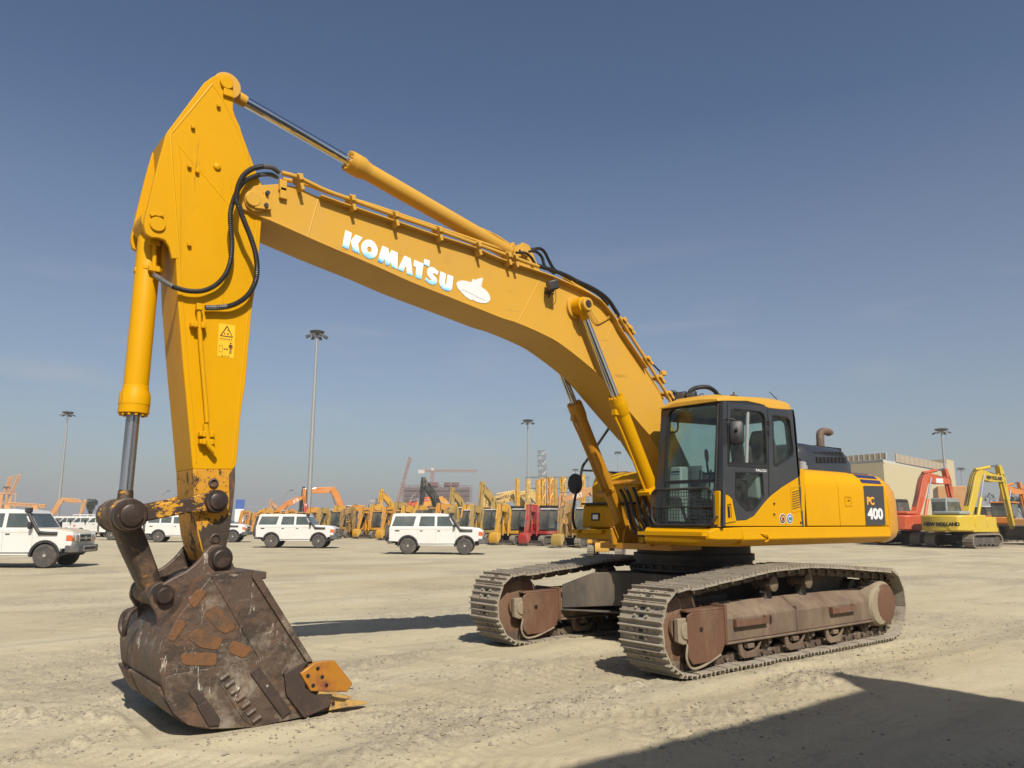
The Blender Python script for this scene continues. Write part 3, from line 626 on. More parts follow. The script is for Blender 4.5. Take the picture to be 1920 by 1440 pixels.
MB().loft([[(x3-.0, a, b) for a, b in [(-1.38, ZD), (-1.38, ht), (.92, ht+.03), (.92, ht+.0), (-1.3, ht-.03), (-1.3, ZD)]], [(x0, a, b) for a, b in [(-1.38, ZD), (-1.38, ht), (.92, ht+.03), (.92, ht+.0), (-1.3, ht-.03), (-1.3, ZD)]]]).build('hood', M['yel'], EX, bev=.01)
# number panel, stripes, door latch
yd = 1.503
def decpoly(name, pts, y, m, parent, lab=None, th=.003):
    return MB().prism(PL(pts, y), y, y+th).build(name, m, parent, label=lab, flat=True)
decpoly('number_plate', Z8((764, 724), (940, 727), (962, 1075), (785, 1080)), yd, M['decp'], dr2)
def dz_text(name, txt, pxbox, y, m, parent, weight=.0, th=.004, label=None):
    (ax, ay), (bx, by) = pxbox; a = bp(ax, ay, y=y); b = bp(bx, by, y=y); h_ = abs(a.z-b.z); w_ = abs(a.x-b.x)
    vs, fs = text_mesh(txt, 1, th, weight); xs_ = [v[0] for v in vs]; ys_ = [v[1] for v in vs]
    sx, sy = w_/(max(xs_)-min(xs_)), h_/(max(ys_)-min(ys_)); x0_, y0_ = min(xs_), min(ys_)
    return MB().add([(a.x-(v[0]-x0_)*sx, y+v[2], min(a.z, b.z)+(v[1]-y0_)*sy) for v in vs], fs).build(name, m, parent, flat=True, label=label)
dz_text('model_letters', 'PC', Z8((792, 822), (862, 897)), yd+.006, M['deco'], dr2, .04)
dz_text('model_number', '400', Z8((797, 922), (942, 1028)), yd+.006, M['decw'], dr2, .045)
hp_ = hood_prof(-.003); hq = []
for i in range(len(hp_)-1):
    for k in range(12): t = k/12; hq.append((hp_[i][0]+(hp_[i+1][0]-hp_[i][0])*t, hp_[i][1]+(hp_[i+1][1]-hp_[i][1])*t))
def toy(x, y, z): d = Vector((x, y, z))-Vector(CAM); return 720-FPX*d.dot(_u)/d.dot(_f)
xm = (x2+x3)/2; hy_ = [toy(xm, a, b) for a, b in hq]
for pa, pb in ((907.5, 899.5), (897.5, 890.5), (889, 885.2)):
    seg = [hq[k] for k in range(len(hq)) if pb <= hy_[k] <= pa and (k == 0 or hy_[k] < hy_[k-1]+1)]
    if len(seg) > 1: MB().prismX(seg+[(a+.002, b+.0025) for a, b in seg[::-1]], x3+.03, x2-.02).build('stripe', M['decn'], dr2, flat=True)
lt = MB(); plate(lt, [PL(Z8((590, 818), (652, 818), (660, 905), (598, 905)), 1.5), PL(Z8((598, 826), (645, 826), (652, 897), (605, 897)), 1.5)], 1.500, 1.508); lx, lz = P(1590, 938, 1.5)
lt.cyl((lx, 1.50, lz), (lx, 1.512, lz), .014, n=12); lt.b2(lx-.03, lx+.012, 1.505, 1.512, lz-.008, lz+.008)
lt.build('door_latch', M['yel'], dr2)
# vented panel behind the cab
sp_pts = Z7((1352, 805), (1392, 812), (1395, 1290), (706, 1290), (706, 1030), (715, 1022), (745, 1035), (770, 1062), (790, 1170), (806, 1245), (900, 1238), (965, 1202), (1005, 1150), (1060, 1080), (1110, 1030), (1200, 960), (1350, 868))
q = MB().prism(PL(sp_pts, 1.5), 1.46, 1.498); spn = q.build('cab_side_panel', M['yel'], EX, bev=.006)
v = MB(); plate(v, [PL(Z7((1268, 965), (1362, 943), (1368, 1155), (1283, 1178)), 1.5), PL(Z7((1273, 970), (1357, 949), (1363, 1151), (1287, 1173)), 1.5)], 1.496, 1.503)
v.build('vent_frame', M['yel'], spn)
v = MB()
for k in range(8): v.prism(PL(Z7((1283, 1003+k*20), (1348, 983+k*20), (1349, 988+k*20), (1284, 1009+k*20)), 1.5), 1.495, 1.501)
v.build('vent_slots', M['seal'], spn)
for cx, m1, m2 in ((1204, M['decn'], M['deco']), (1264, M['decw'], M['decblue'])):
    def disc(r_, y_, m_): 
        MB().prism(PL(Z7(*[(cx+r_*.62*math.cos(a), 1226+r_*math.sin(a)) for a in np.linspace(0, 2*math.pi, 20, endpoint=False)]), 1.5), y_, y_+.002).build('round_sticker', m_, spn, flat=True)
    disc(44, 1.499, M['decw']); disc(38, 1.5015, m1 if cx < 1250 else m2); disc(26, 1.504, m2 if cx < 1250 else M['decw'])
MB().prism(PL(Z7((1252, 1212), (1276, 1212), (1276, 1240), (1252, 1240)), 1.5), 1.507, 1.509).build('round_sticker', mat('green_print', (.03, .22, .10), .5), spn, flat=True)
MB().prism(PL(Z7((1196, 1215), (1212, 1215), (1210, 1245), (1198, 1245)), 1.5), 1.507, 1.509).build('round_sticker', M['decn'], spn, flat=True)
for zx, zy in ((1356, 1260), (1130, 1100), (1130, 1190)):
    a, b = P(1200+zx*.22222, 700+zy*.22222, 1.5); MB().cyl((a, 1.497, b), (a, 1.515, b), .014, .010, 10).build('panel_fastener', M['pinst'], spn)
MB().b2(-.47, 1.38, .50, 1.458, ZD, ZD+.03).build('cab_floor', M['blkm'], EX)
tp = MB(); a, b = P(1430, 1005, 1.5); tp.tube([(a+.05, 1.50, b+.03), (a, 1.53, b+.02), (a-.06, 1.53, b), (a-.08, 1.52, b-.05), (a-.02, 1.51, b-.07)], .010, 6); tp.build('tie_hook', M['yel'], EX)
# ---- counterweight
def cwring(z, o, top=0.):
    pts = []
    for s in (1, -1):
        half = [(-2.74, 1.50-o-top), (-2.92, 1.49-o-top), (-3.08, 1.45-o-top), (-3.20, 1.36-o-top), (-3.34, 1.15-o), (-3.48, .8-o), (-3.56, .4-o*.5), (-3.58, .0)]
        if s == 1: pts += [(a+o*.8, b*1.0) for a, b in half]
        else: pts += [(a+o*.8, -b) for a, b in half[-2::-1]]
    return [(a, b, z) for a, b in pts]
cwt = P(1668, 892, 1.2)[1]
MB().loft([cwring(1.31, .16), cwring(1.34, .09), cwring(1.40, .03), cwring(1.50, .0), cwring(1.9, .0), cwring(2.06, .02), cwring(2.18, .07), cwring(cwt-.05, .17), cwring(cwt, .30)]).build('counterweight', mat('chipped_counterweight_paint', (.60, .28, .012), .38, layers=[((.66, .42, .16), 1.4, .5, .8, 6, (1, 1, 1), .6, .5), ((.22, .09, .04), 9, .66, .70, 8, (1, 1, 1), .8, .8)], bump=(6, .12, .02), coat=.1), EX, bev=.02, ang=40)
cwr = MB(); cwr.loft([cwring(1.303, .155), cwring(1.30, .30)]); cwr.build('rusty_counterweight_base', M['buck'], EX)
# ---- black engine cover with exhaust
yc_ = .62
cvx = [P(1499, 860, yc_+.3)[0], P(1592, 870, yc_+.3)[0]]
ztop = P(1545, 841, yc_)[1]
ca, cb_ = min(cvx), max(cvx)
def cvring(x, s): 
    y0_, y1_ = -.1, yc_+.33; z0_, z1_ = ht+.02, ztop
    r0 = .16; return [(x, a, b) for a, b in [(y1_, z0_), (y1_-.01, z0_+(z1_-z0_)*.55*s)]+[(y1_-.03-r0+r0*math.cos(t), z0_+(z1_-z0_)*s-r0+r0*math.sin(t)) for t in np.linspace(.3, math.pi/2, 6)]+[(y0_+r0, z0_+(z1_-z0_)*s), (y0_, z0_+(z1_-z0_)*s-r0), (y0_, z0_)]]
cov = MB().loft([cvring(ca, .72), cvring(ca+.05, .90), cvring(ca+.15, .98), cvring((ca+cb_)/2, 1.0), cvring(cb_-.25, 1.03), cvring(cb_-.08, .95), cvring(cb_, .75)]).build('engine_cover', M['blk'], EX, ang=50)
vs_ = MB()
for r_, (zy, n_, x0_, x1_) in enumerate(((490, 8, 330, 600), (440, 8, 318, 590))):
    for k in range(n_):
        cxp = x0_+(x1_-x0_)*(k+.5)/n_; cp = P(1460+cxp*.20833, 760+zy*.20833, yc_+.315)
        vs_.b2(cp[0]-.042, cp[0]+.042, yc_+.27-r_*.05, yc_+.336-r_*.030, cp[1]-.042, cp[1]+.036)
for k in range(7): 
    cp = P(1523+k*7.6, 841, yc_+.1); vs_.b2(cp[0]-.035, cp[0]+.035, yc_+.0, yc_+.16, ztop-.05, ztop+.008)
vs_.build('cover_vents', M['seal'], cov)
ex = MB(); e0 = bp(1539, 850, y=yc_-.05); er = wpx(1539, 840, yc_-.05, 7.2)
e1 = bp(1538, 822, y=yc_-.05); e2 = bp(1541, 811, y=yc_-.05); e3 = bp(1547, 810, y=yc_-.05)
ex.tube([(e0.x, e0.y, e0.z-.1), (e0.x, e0.y, e0.z), (e1.x, e0.y, e1.z), (e1.x-.02, e0.y, e2.z-.01), (e2.x-.04, e0.y+.02, e2.z+.02), (e3.x-.06, e0.y+.03, e3.z), (e3.x-.09, e0.y+.03, e3.z-.03)], er, 16)
ex.lathe((e0.x, e0.y, e0.z-.03), (0, 0, 1), [(0, er*1.2), (.14, er*1.2), (.15, er*.9)], 16)
ex.build('exhaust_pipe', M['exh'], EX)
a, b = P(1504, 872, 1.2); MB().lathe((a, 1.2, b-.06), (0, 0, 1), [(0, .07), (.05, .07), (.052, .055), (.10, .055), (.11, .03)], 14).build('filler_cap', M['int'], EX)
# ---- right side: tool box, tank, steps, handrail, mirror
YL, YR = -1.50, -.56
xt = .74
zt_ = bp(1130, 946, x=xt).z; zb_ = bp(1130, 990, x=xt).z
tb = MB().loft([[(xt-.9, YL, zb_), (xt-.9, YR, zb_), (xt-.9, YR, zt_), (xt-.9, YL, zt_)], [(xt-.03, YL, zb_), (xt-.03, YR, zb_), (xt-.06, YR, zt_), (xt-.06, YL, zt_)], [(xt, YL+.03, zb_+.01), (xt, YR, zb_+.01), (xt-.02, YR, zt_-.04), (xt-.02, YL+.06, zt_-.04)]]).build('tool_box', M['yel'], EX, bev=.02)
MB().b2(xt-.95, xt-.01, YL-.004, YR, zt_+.001, zt_+.03).build('tool_box_lid', M['blkm'], tb, bev=.008)
lx_ = bp(1116, 969, x=xt); lw, lh = wpx(1116, 969, lx_.y, 17)/.8/2, wpx(1116, 969, lx_.y, 14)/2
l_ = MB().b2(xt-.03, xt+.004, lx_.y-lw, lx_.y+lw, lx_.z-lh, lx_.z+lh).build('headlight_recess', M['seal'], tb, bev=.004)
MB().b2(xt-.01, xt+.010, lx_.y-lw*.55, lx_.y+lw*.8, lx_.z-lh*.7, lx_.z+lh*.6).build('headlight', M['clearl'], tb, bev=.004)
lo = MB().loft([[(xt-.3, YL-.0, zb_-.015), (xt-.3, YR, zb_-.015), (xt-.3, YR, 1.33), (xt-.3, YL, 1.33)], [(xt+.10, YL-.0, zb_-.015), (xt+.12, YR, zb_-.015), (xt+.12, YR, 1.34), (xt+.10, YL+.0, 1.36)], [(xt+.20, YL+.12, 1.50), (xt+.24, YR, 1.50), (xt+.24, YR, 1.36), (xt+.20, YL+.12, 1.38)]])
lo.build('step_box', M['yel'], EX, bev=.015)
for ya_, yb_ in ((YL+.06, YL+.24), (YL+.32, YL+.72)):
    MB().loft([[(xt+.19, ya_+.03, 1.50), (xt+.19, yb_+.03, 1.50), (xt+.19, yb_, 1.45), (xt+.19, ya_, 1.45)], [(xt+.30, ya_+.03, 1.49), (xt+.30, yb_+.03, 1.49), (xt+.30, yb_, 1.44), (xt+.30, ya_, 1.44)]]).build('side_step', M['yel'], EX, bev=.004)
tz = bp(1190, 887, y=-1.1).z
tkx = bp(1150, 905, y=-1.0).x
MB().prism([(tkx, ZD), (tkx, tz-.22), (tkx-.06, tz-.08), (tkx-.2, tz-.01), (tkx-.5, tz), (-1.7, tz), (-1.7, ZD)], -1.47, -.52).build('fuel_tank', M['yel'], EX, bev=.04)
hr = MB()
def rp(px, py, y): v_ = bp(px, py, y=y); return tuple(v_)
hr.tube([rp(1093, 998, -1.49), rp(1080, 992, -1.50), rp(1075, 978, -1.50), rp(1075, 955, -1.50), rp(1080, 925, -1.50), rp(1087, 905, -1.50), rp(1090, 885, -1.50), rp(1094, 872, -1.47), rp(1104, 858, -1.40), rp(1147, 795, -1.0)], .021, 10)
hr.tube([rp(1093, 882, -1.5), rp(1120, 883, -1.3), rp(1150, 886, -1.15), rp(1178, 886, -1.05)], .016, 8)
hr.build('handrail', M['blkm'], EX)
mc = bp(1079, 907, y=-1.56)
mm = MB(); vd = (Vector(CAM)-mc); vd.z = 0; vd = Vector((.92, .28, .0)).normalized()
mm.lathe(mc-vd*.03, vd, [(0, .06), (.015, .115), (.035, .128), (.045, .128), (.05, .118)], 24)
mm2 = MB(); mm2.v = [(a, b, mc.z+(c-mc.z)*1.22) for a, b, c in mm.v]; mm2.f = mm.f; mm2.m = mm.m
mir = mm2.build('side_mirror', M['blkm'], EX)
# ================================================================= boom
top_px = [(489, 347), (520, 345), (545, 348), (560, 352), (597, 369), (606, 372), (654, 389), (749, 421), (810, 442), (883, 465), (931, 486), (1013, 513), (1048, 527), (1086, 544), (1117, 562), (1132, 577), (1148, 598), (1159, 619), (1207, 690), (1238, 738)]
bot_px = [(456, 392), (501, 412), (577, 446), (630, 469), (702, 499), (771, 530), (842, 558), (905, 583), (940, 597), (971, 607), (1023, 630), (1055, 649), (1102, 686), (1127, 710), (1178, 771), (1220, 820)]
topp = PL(top_px, BW); botp = PL(bot_px, BW)
tipc = P(480, 375, BW)
foot = (.20, 2.02)
tip = [P(472, 349, BW), P(461, 357, BW), P(455, 372, BW), P(454, 384, BW)]
outl = topp+[(.62, 2.75), (.30, 2.30), (.10, 2.22), (.02, 2.05), (.08, 1.88), (.24, 1.82), (.42, 1.90)]+botp[::-1]+tip[::-1]
boom = MB().prism(outl, -BW, BW).build('boom', M['yeld'], EX, bev=.006)
lips = MB()
lips.ribbon(sm2(botp[1:], 3)[::-1], .018, -BW-.012, BW+.012)
lips.ribbon(sm2(topp[4:-1], 3), .016, -BW-.07, BW+.075)
lips.build('edge_plate', M['yeld'], boom, bev=.004)
# welded seams
wl_ = MB()
for a, b in (((597, 372), (577, 446)), ((1015, 520), (971, 604)), ((1150, 603), (1125, 668))):
    A = P(*a, BW); B = P(*b, BW); wl_.tube([(A[0], BW-.006, A[1]), (B[0], BW-.006, B[1])], .010, 8, sub=1)
wl_.build('weld_seam', M['yeld'], boom)
# arm pivot boss on the boom tip
bs_ = MB(); c_ = P(478, 378, BW); rB = wpx(478, 378, BW, 21)
bs_.cyl((c_[0], BW-.01, c_[1]), (c_[0], BW+.03, c_[1]), rB, n=36)
c2 = P(474, 374, BW+.03); rb2 = wpx(474, 374, BW, 14)
bs_.cyl((c2[0], BW+.02, c2[1]), (c2[0], BW+.055, c2[1]), rb2, n=32)
bs_.loft([[(c2[0]+dx, yy, c2[1]+dz) for dx, dz in ((-.0, .075), (-.16, .03), (-.18, -.06), (-.02, -.085))] for yy in (BW+.02, BW+.05)])
a_, b_ = P(498, 362, BW), P(495, 388, BW)
bs_.b2(min(a_[0], b_[0])-.02, max(a_[0], b_[0])+.02, BW, BW+.035, b_[1], a_[1])
pb = bs_.build('arm_pivot_pin', M['yeld'], boom, bev=.005)
bb = MB()
for q in (P(498, 365, BW), P(495, 388, BW)): bb.cyl((q[0], BW+.03, q[1]), (q[0], BW+.065, q[1]), .022, n=6)
bb.build('keeper_bolt', M['blkm'], boom)
# lettering
K1 = Z(630, 410, .083333); K2 = Z(770, 470, .083333)
def ell(cx, cy, rx, ry, rot, n=28): return [(cx+rx*math.cos(t)*math.cos(rot)-ry*math.sin(t)*math.sin(rot), cy+rx*math.cos(t)*math.sin(rot)+ry*math.sin(t)*math.cos(rot)) for t in np.linspace(0, 2*math.pi, n, endpoint=False)]
LET = {
 'K': [K1((225, 250), (368, 318), (292, 690), (150, 625)), K1((450, 352), (612, 420), (505, 560), (545, 790), (385, 722), (372, 620), (340, 500))],
 'O': [K1(*ell(762, 682, 178, 222, -.38)), K1(*ell(762, 685, 52, 66, -.38))],
 'M': [K1((1055, 605), (1185, 660), (1205, 800), (1262, 700), (1398, 762), (1390, 1130), (1262, 1085), (1250, 965), (1195, 1062), (1122, 1030), (1105, 900), (1050, 1000), (945, 960))],
 'A': [K1((1552, 828), (1690, 890), (1738, 1285), (1605, 1240), (1592, 1080), (1566, 1072), (1520, 1192), (1398, 1140), (1440, 1060))],
 'T': [K2((88, 200), (300, 290), (245, 645), (118, 598), (140, 365), (76, 335))],
 'apostrophe': [K2((318, 182), (438, 218), (428, 360), (308, 312))],
 'S': [K2((640, 470), (600, 540), (520, 490), (505, 520), (590, 620), (612, 690), (580, 745), (510, 765), (420, 735), (330, 655), (352, 595), (450, 672), (478, 650), (400, 560), (382, 480), (400, 400), (450, 362), (540, 380))],
 'U': [K2((682, 460), (805, 515), (778, 720), (790, 765), (812, 765), (845, 530), (970, 580), (940, 850), (900, 895), (830, 908), (740, 870), (668, 780), (655, 700))]}
m_ = bpy.data.materials.new('white_to_blue_letter_film'); m_.use_nodes = True; t_ = m_.node_tree; bs0 = t_.nodes['Principled BSDF']; bs0.inputs['Roughness'].default_value = .4
at = _n(t_, 'ShaderNodeAttribute'); at.attribute_name = 'fade'; nz_ = _n(t_, 'ShaderNodeTexNoise'); nz_.inputs['Scale'].default_value = 9; nz_.inputs['Detail'].default_value = 8
tc_ = _n(t_, 'ShaderNodeTexCoord'); t_.links.new(tc_.outputs['Object'], nz_.inputs[0])
ad = _n(t_, 'ShaderNodeMath', operation='ADD'); t_.links.new(at.outputs['Fac'], ad.inputs[0]); mlt = _n(t_, 'ShaderNodeMath', operation='MULTIPLY'); mlt.inputs[1].default_value = .5; t_.links.new(nz_.outputs[0], mlt.inputs[0]); t_.links.new(mlt.outputs[0], ad.inputs[1])
cr = _n(t_, 'ShaderNodeValToRGB'); el = cr.color_ramp.elements; el[0].position = .22; el[0].color = (.07, .27, .62, 1); el[1].position = .62; el[1].color = (.78, .80, .78, 1); e_ = el.new(.42); e_.color = (.32, .60, .76, 1)
t_.links.new(ad.outputs[0], cr.inputs[0]); t_.links.new(cr.outputs[0], bs0.inputs[0])
def letter(nm, polys):
    pp = [PL(p, BW+.014) for p in polys]; mb = MB(); plate(mb, pp, BW+.001, BW+.005)
    o = mb.build('letter', m_, boom, flat=True); o['label'] = ('white and blue %s of the boom lettering' % ('letter '+nm if nm != 'apostrophe' else 'apostrophe'))
    zs = [v.co.z+v.co.x*.0 for v in o.data.vertices]; d = (.94, 0, .34)
    # distance above the letter's foot, across the run of the word
    h = [(v.co.x*-.22+v.co.z) for v in o.data.vertices]; lo_, hi_ = min(h), max(h)
    a = o.data.attributes.new('fade', 'FLOAT', 'POINT')
    for i, v in enumerate(h): a.data[i].value = (v-lo_)/(hi_-lo_)
    return o
# subdivided letters so the fade follows the height
for nm, polys in LET.items():
    o = letter(nm, polys)
lg = [K2((1040, 745), (1060, 700), (1110, 675), (1180, 665), (1290, 680), (1350, 705), (1390, 692), (1400, 640), (1430, 632), (1465, 665), (1500, 635), (1625, 600), (1635, 640), (1600, 810), (1700, 880), (1770, 960), (1805, 1050), (1800, 1110), (1760, 1150), (1690, 1178), (1580, 1170), (1480, 1140), (1420, 1105), (1360, 1105), (1260, 1040), (1150, 930), (1070, 840))]
mb = MB(); plate(mb, [PL(p, BW+.014) for p in lg], BW+.001, BW+.005); mb.build('white_emblem', M['decw'], boom, flat=True)
A = [P(770+x*.08333, 470+y*.08333, BW+.01) for x, y in ((1140, 888), (1180, 890), (1300, 935), (1500, 1030), (1690, 1122))]
MB().tube([(a, BW+.005, b) for a, b in A], .0022, 5).build('emblem_crease', M['int'], boom)
# work lamp on the boom flank
wl0 = bp(1036, 535, y=BW+.12); lamp_r = Matrix.Rotation(R(20), 3, 'Y') @ Matrix.Rotation(R(-25), 3, 'Z')
W_ = MB(); W_.box(wl0, (.12, .15, .12), lamp_r); wlm = W_.build('work_lamp', M['plast'], boom, bev=.018)
MB().box(wl0+lamp_r @ Vector((.055, .03, 0)), (.02, .11, .10), lamp_r).build('lamp_lens', M['bump'], wlm, bev=.01)
MB().tube([tuple(wl0+Vector((0, -.02, -.06))), (wl0.x-.0, BW+.05, wl0.z-.13), (wl0.x-.04, BW+.02, wl0.z-.08), (wl0.x-.12, BW+.01, wl0.z-.05)], .008, 6).build('lamp_cable', M['rub'], wlm)
MB().tube([tuple(wl0+Vector((-.05, 0, -.05))), (wl0.x-.10, BW+.06, wl0.z-.17), (wl0.x-.06, BW+.01, wl0.z-.24)], .004, 5).build('lamp_cable', M['rub'], wlm)
MB().b2(wl0.x-.03, wl0.x+.03, BW, wl0.y, wl0.z-.075, wl0.z-.055).build('lamp_bracket', M['blkm'], wlm)
# hydraulic lines along the top edge
def px3(pts, y): return [tuple(bp(a, b, y=(y if not isinstance(y, (list, tuple)) else y[i]))) for i, (a, b) in enumerate(pts)]
def line(name, pts, y, r, m, parent, **k): return MB().tube(px3(pts, y), r, k.pop('n', 10), **k).build(name, m, parent)
l1 = [(528, 324), (559, 333), (610, 357), (657, 374), (738, 403), (820, 431), (949, 478), (1010, 500)]
line('hydraulic_pipe', l1, .34, .022, M['yeld'], boom)
line('hydraulic_pipe', [(530, 336), (575, 346), (620, 362), (700, 386), (800, 420), (900, 454), (960, 474)], .06, .021, M['yeld'], boom)
line('hydraulic_pipe', [(1161, 594), (1180, 625), (1209, 671), (1232, 709), (1253, 744), (1262, 765)], .31, .022, M['yeld'], boom)
line('hydraulic_pipe', [(1070, 528), (1107, 556), (1138, 585), (1160, 616), (1205, 684), (1244, 748)], .10, .019, M['yeld'], boom)
line('hydraulic_pipe', [(1055, 520), (1090, 540), (1120, 562), (1150, 600), (1196, 672), (1238, 742)], .0, .018, M['yeld'], boom)
line('hydraulic_hose', [(1008, 498), (1027, 504), (1058, 515), (1086, 529), (1108, 539), (1128, 551), (1142, 564), (1152, 579), (1160, 592)], [.33]*6+[.32, .31, .31], .026, M['rub'], boom)
line('hydraulic_hose', [(975, 468), (995, 468), (1012, 466), (1022, 474), (1030, 490), (1044, 509), (1090, 534), (1122, 552), (1140, 572)], [.1]*9, .020, M['rub'], boom)
line('hydraulic_hose', [(972, 470), (985, 473), (1003, 471), (1016, 482), (1022, 500), (1040, 513)], .16, .019, M['rub'], boom)
line('hydraulic_hose', [(968, 474), (984, 474), (996, 483), (1004, 497)], .22, .017, M['rub'], boom)
def clamp(px, py, ang, y=.33, w=.16, t=.045):
    cl = MB(); v_ = bp(px, py, y=y); rot = Matrix.Rotation(R(ang), 3, 'Y')
    cl.box(v_, (t, w, .06), rot); cl.box(v_+rot @ Vector((0, .0, -.07)), (t*.8, w*.7, .10), rot); cl.box(v_+rot @ Vector((0, .02, .035)), (t*.5, .03, .03), rot); cl.build('pipe_clamp', M['yeld'], boom, bev=.004)
for a in ((559, 336, 18), (657, 375, 16), (738, 405, 16), (820, 433, 16), (893, 461, 18), (949, 480, 18), (962, 484, 18)): clamp(*a)
for a in ((1165, 601, 55), (1176, 616, 57), (1210, 673, 57), (1233, 708, 57), (1250, 738, 57)): clamp(*a, y=.28, w=.16)
for a in ((530, 348, 10), (531, 363, 8)): v_ = bp(*a[:2], y=BW+.02); MB().box(v_, (.07, .04, .11)).build('pipe_clamp', M['yeld'], boom, bev=.004)
gl = [(1099, 565), (1107, 567), (1108, 580), (1112, 590), (1119, 600), (1122, 604), (1132, 598), (1145, 592), (1160, 591)]
line('grease_pipe', gl, BW+.03, .006, M['yeld'], boom, n=6)
line('grease_pipe', [(1094, 582), (1102, 584), (1107, 592), (1114, 602), (1121, 607), (1132, 602), (1145, 595), (1160, 594)], BW+.02, .006, M['yeld'], boom, n=6)
v_ = bp(1243, 700, y=.1); MB().box(v_, (.09, .07, .07)).build('pipe_fitting', M['yeld'], boom, bev=.01)
line('hydraulic_hose', [(1214, 673), (1225, 684), (1237, 696)], .15, .012, M['rub'], boom)
# ================================================================= arm (dipper)
AL = [(422, 139), (400, 143), (383, 155), (313, 248), (316, 290), (323, 400), (330, 485), (333, 556), (343, 680), (355, 806), (361, 872), (362, 880)]
AR = [(440, 880), (444, 865), (453, 762), (460, 722), (472, 582), (478, 543), (486, 470), (491, 407), (492, 380), (490, 345), (483, 328), (475, 307), (464, 278), (454, 251), (450, 237), (441, 218), (437, 205), (438, 178), (437, 152), (431, 142)]
arm = MB().prism(PL(AL+AR, AW), -AW, AW).build('arm', M['yel'], EX, bev=.006)
ins = PL([(398, 158), (320, 252), (323, 300), (330, 400), (337, 485), (341, 556), (352, 690), (364, 806), (368, 868), (436, 868), (448, 760), (466, 582), (479, 470), (482, 400), (478, 340), (450, 255), (432, 215), (420, 190)], AW)
arr = MB(); rim = sm2(ins, 1, True)
arr.tube([(a, AW-.006, b) for a, b in ins[:9]], .011, 8, sub=1); arr.tube([(a, AW-.006, b) for a, b in ins[9:]+ins[:1]], .010, 8, sub=1)
arr.tube([(P(320, 255, AW)[0], AW-.006, P(320, 255, AW)[1]), (P(455, 415, AW)[0], AW-.006, P(455, 415, AW)[1])], .009, 8, sub=1)
arr.build('weld_seam', M['yel'], arm)
mm_ = MB()
for pts in ([(375, 150), (316, 236), (300, 262), (306, 250)],): pass
# top boss
tcx = P(424, 157, AW); rT = wpx(424, 157, AW, 12)
tb_ = MB(); tb_.cyl((tcx[0], AW-.01, tcx[1]), (tcx[0], AW+.03, tcx[1]), rT, n=30); q = P(427, 176, AW); tb_.box((q[0], AW+.015, q[1]), (.09, .03, .07)); 
tb_.build('cylinder_pin', M['yel'], arm, bev=.005)
for q in ((409, 199), (361, 239), (354, 312), (369, 322), (354, 459)): 
    a, b = P(*q, AW); MB().box((a, AW+.015, b), (.03, .035, .035)).cyl((a, AW+.01, b+.02), (a, AW+.03, b+.02), .012, n=8).build('weld_stud', M['yel'], arm, bev=.003)
mb = MB(); a, b = P(407, 313, AW); mb.lathe((a, AW-.002, b), (0, 1, 0), [(0, .036), (.018, .032), (.026, .018), (.028, .004)], 16)
mb.build('weld_stud', M['yel'], arm, bev=.003)
# ears for the bucket cylinder
ear = [(312, 250), (298, 300), (281, 370), (271, 412), (270, 424), (273, 438), (283, 445), (297, 446), (309, 450), (317, 462), (322, 485), (340, 485), (340, 300), (330, 250)]
for s in (1, -1):
    y0_ = AW*s; e = MB().prism(PL(ear, AW), min(y0_+s*.002, y0_-s*.045), max(y0_+s*.002, y0_-s*.045)).build('cylinder_ear', M['yel'], arm, bev=.006)
ec = P(295, 421, AW); er_ = wpx(295, 421, AW, 14)
eb = MB(); eb.cyl((ec[0], AW-.01, ec[1]), (ec[0], AW+.02, ec[1]), er_, n=30); eb.cyl((ec[0], -AW, ec[1]), (ec[0], AW, ec[1]), er_*.7, n=24)
for px in (284.5, 302): a, b = P(px, 404, AW); eb.cyl((a, AW, b), (a, AW+.025, b), .018, n=6)
a, b = P(293, 404, AW); eb.box((a, AW+.012, b), (.11, .02, .02)); eb.build('cylinder_pin', M['yel'], arm, bev=.004)
# pipe down the arm flank
line('hydraulic_pipe', [(375, 577), (373, 584), (376, 640), (381, 700), (386, 760), (388, 792)], AW+.05, .019, M['yel'], arm)
line('hydraulic_pipe', [(385, 795), (388, 815), (391, 832), (396, 840), (403, 848)], AW+.06, .024, M['yel'], arm)
for q in ((371, 611), (387, 815), (387, 829)): v_ = bp(*q, y=AW+.03); MB().box(v_, (.13, .07, .04)).box(v_+Vector((.03, .04, 0)), (.03, .03, .05)).box(v_+Vector((-.03, .04, 0)), (.03, .03, .05)).build('pipe_clamp', M['yel'], arm, bev=.005)
v_ = bp(373, 576, y=AW+.05); MB().box(v_, (.05, .06, .06)).build('pipe_elbow', M['yel'], arm, bev=.005)
# hoses
hA = [(523, 323), (510, 314), (492, 312), (472, 317), (456, 330), (446, 352), (444, 375), (447, 385), (458, 415), (470, 445), (479, 475), (482, 505), (478, 530), (465, 553), (445, 568), (425, 575), (405, 577), (385, 577)]
yA = [.24, .27, .30, .34, .38, .42, .44, .44, .44, .42, .40, .36, .34, .33, .32, .31, .30, .30]
h1 = MB().tube(px3(hA[2:-1], yA[2:-1]), .021, 10, rib=.0045).build('hydraulic_hose', M['rub'], arm)
MB().tube(px3(hA[:3], yA[:3]), .024, 10).build('hose_fitting', M['bump'], h1); MB().tube(px3(hA[-3:], yA[-3:]), .024, 10).build('hose_fitting', M['bump'], h1)
hB = [(520, 332), (505, 327), (485, 328), (465, 336), (450, 350), (439, 372), (432, 400), (433, 430), (435, 455), (433, 485), (425, 510), (412, 528), (395, 540), (375, 546), (350, 545), (325, 538), (305, 526), (290, 516)]
yB = [.16, .22, .28, .34, .38, .40, .40, .38, .36, .34, .33, .32, .31, .31, .31, .31, .24, .12]
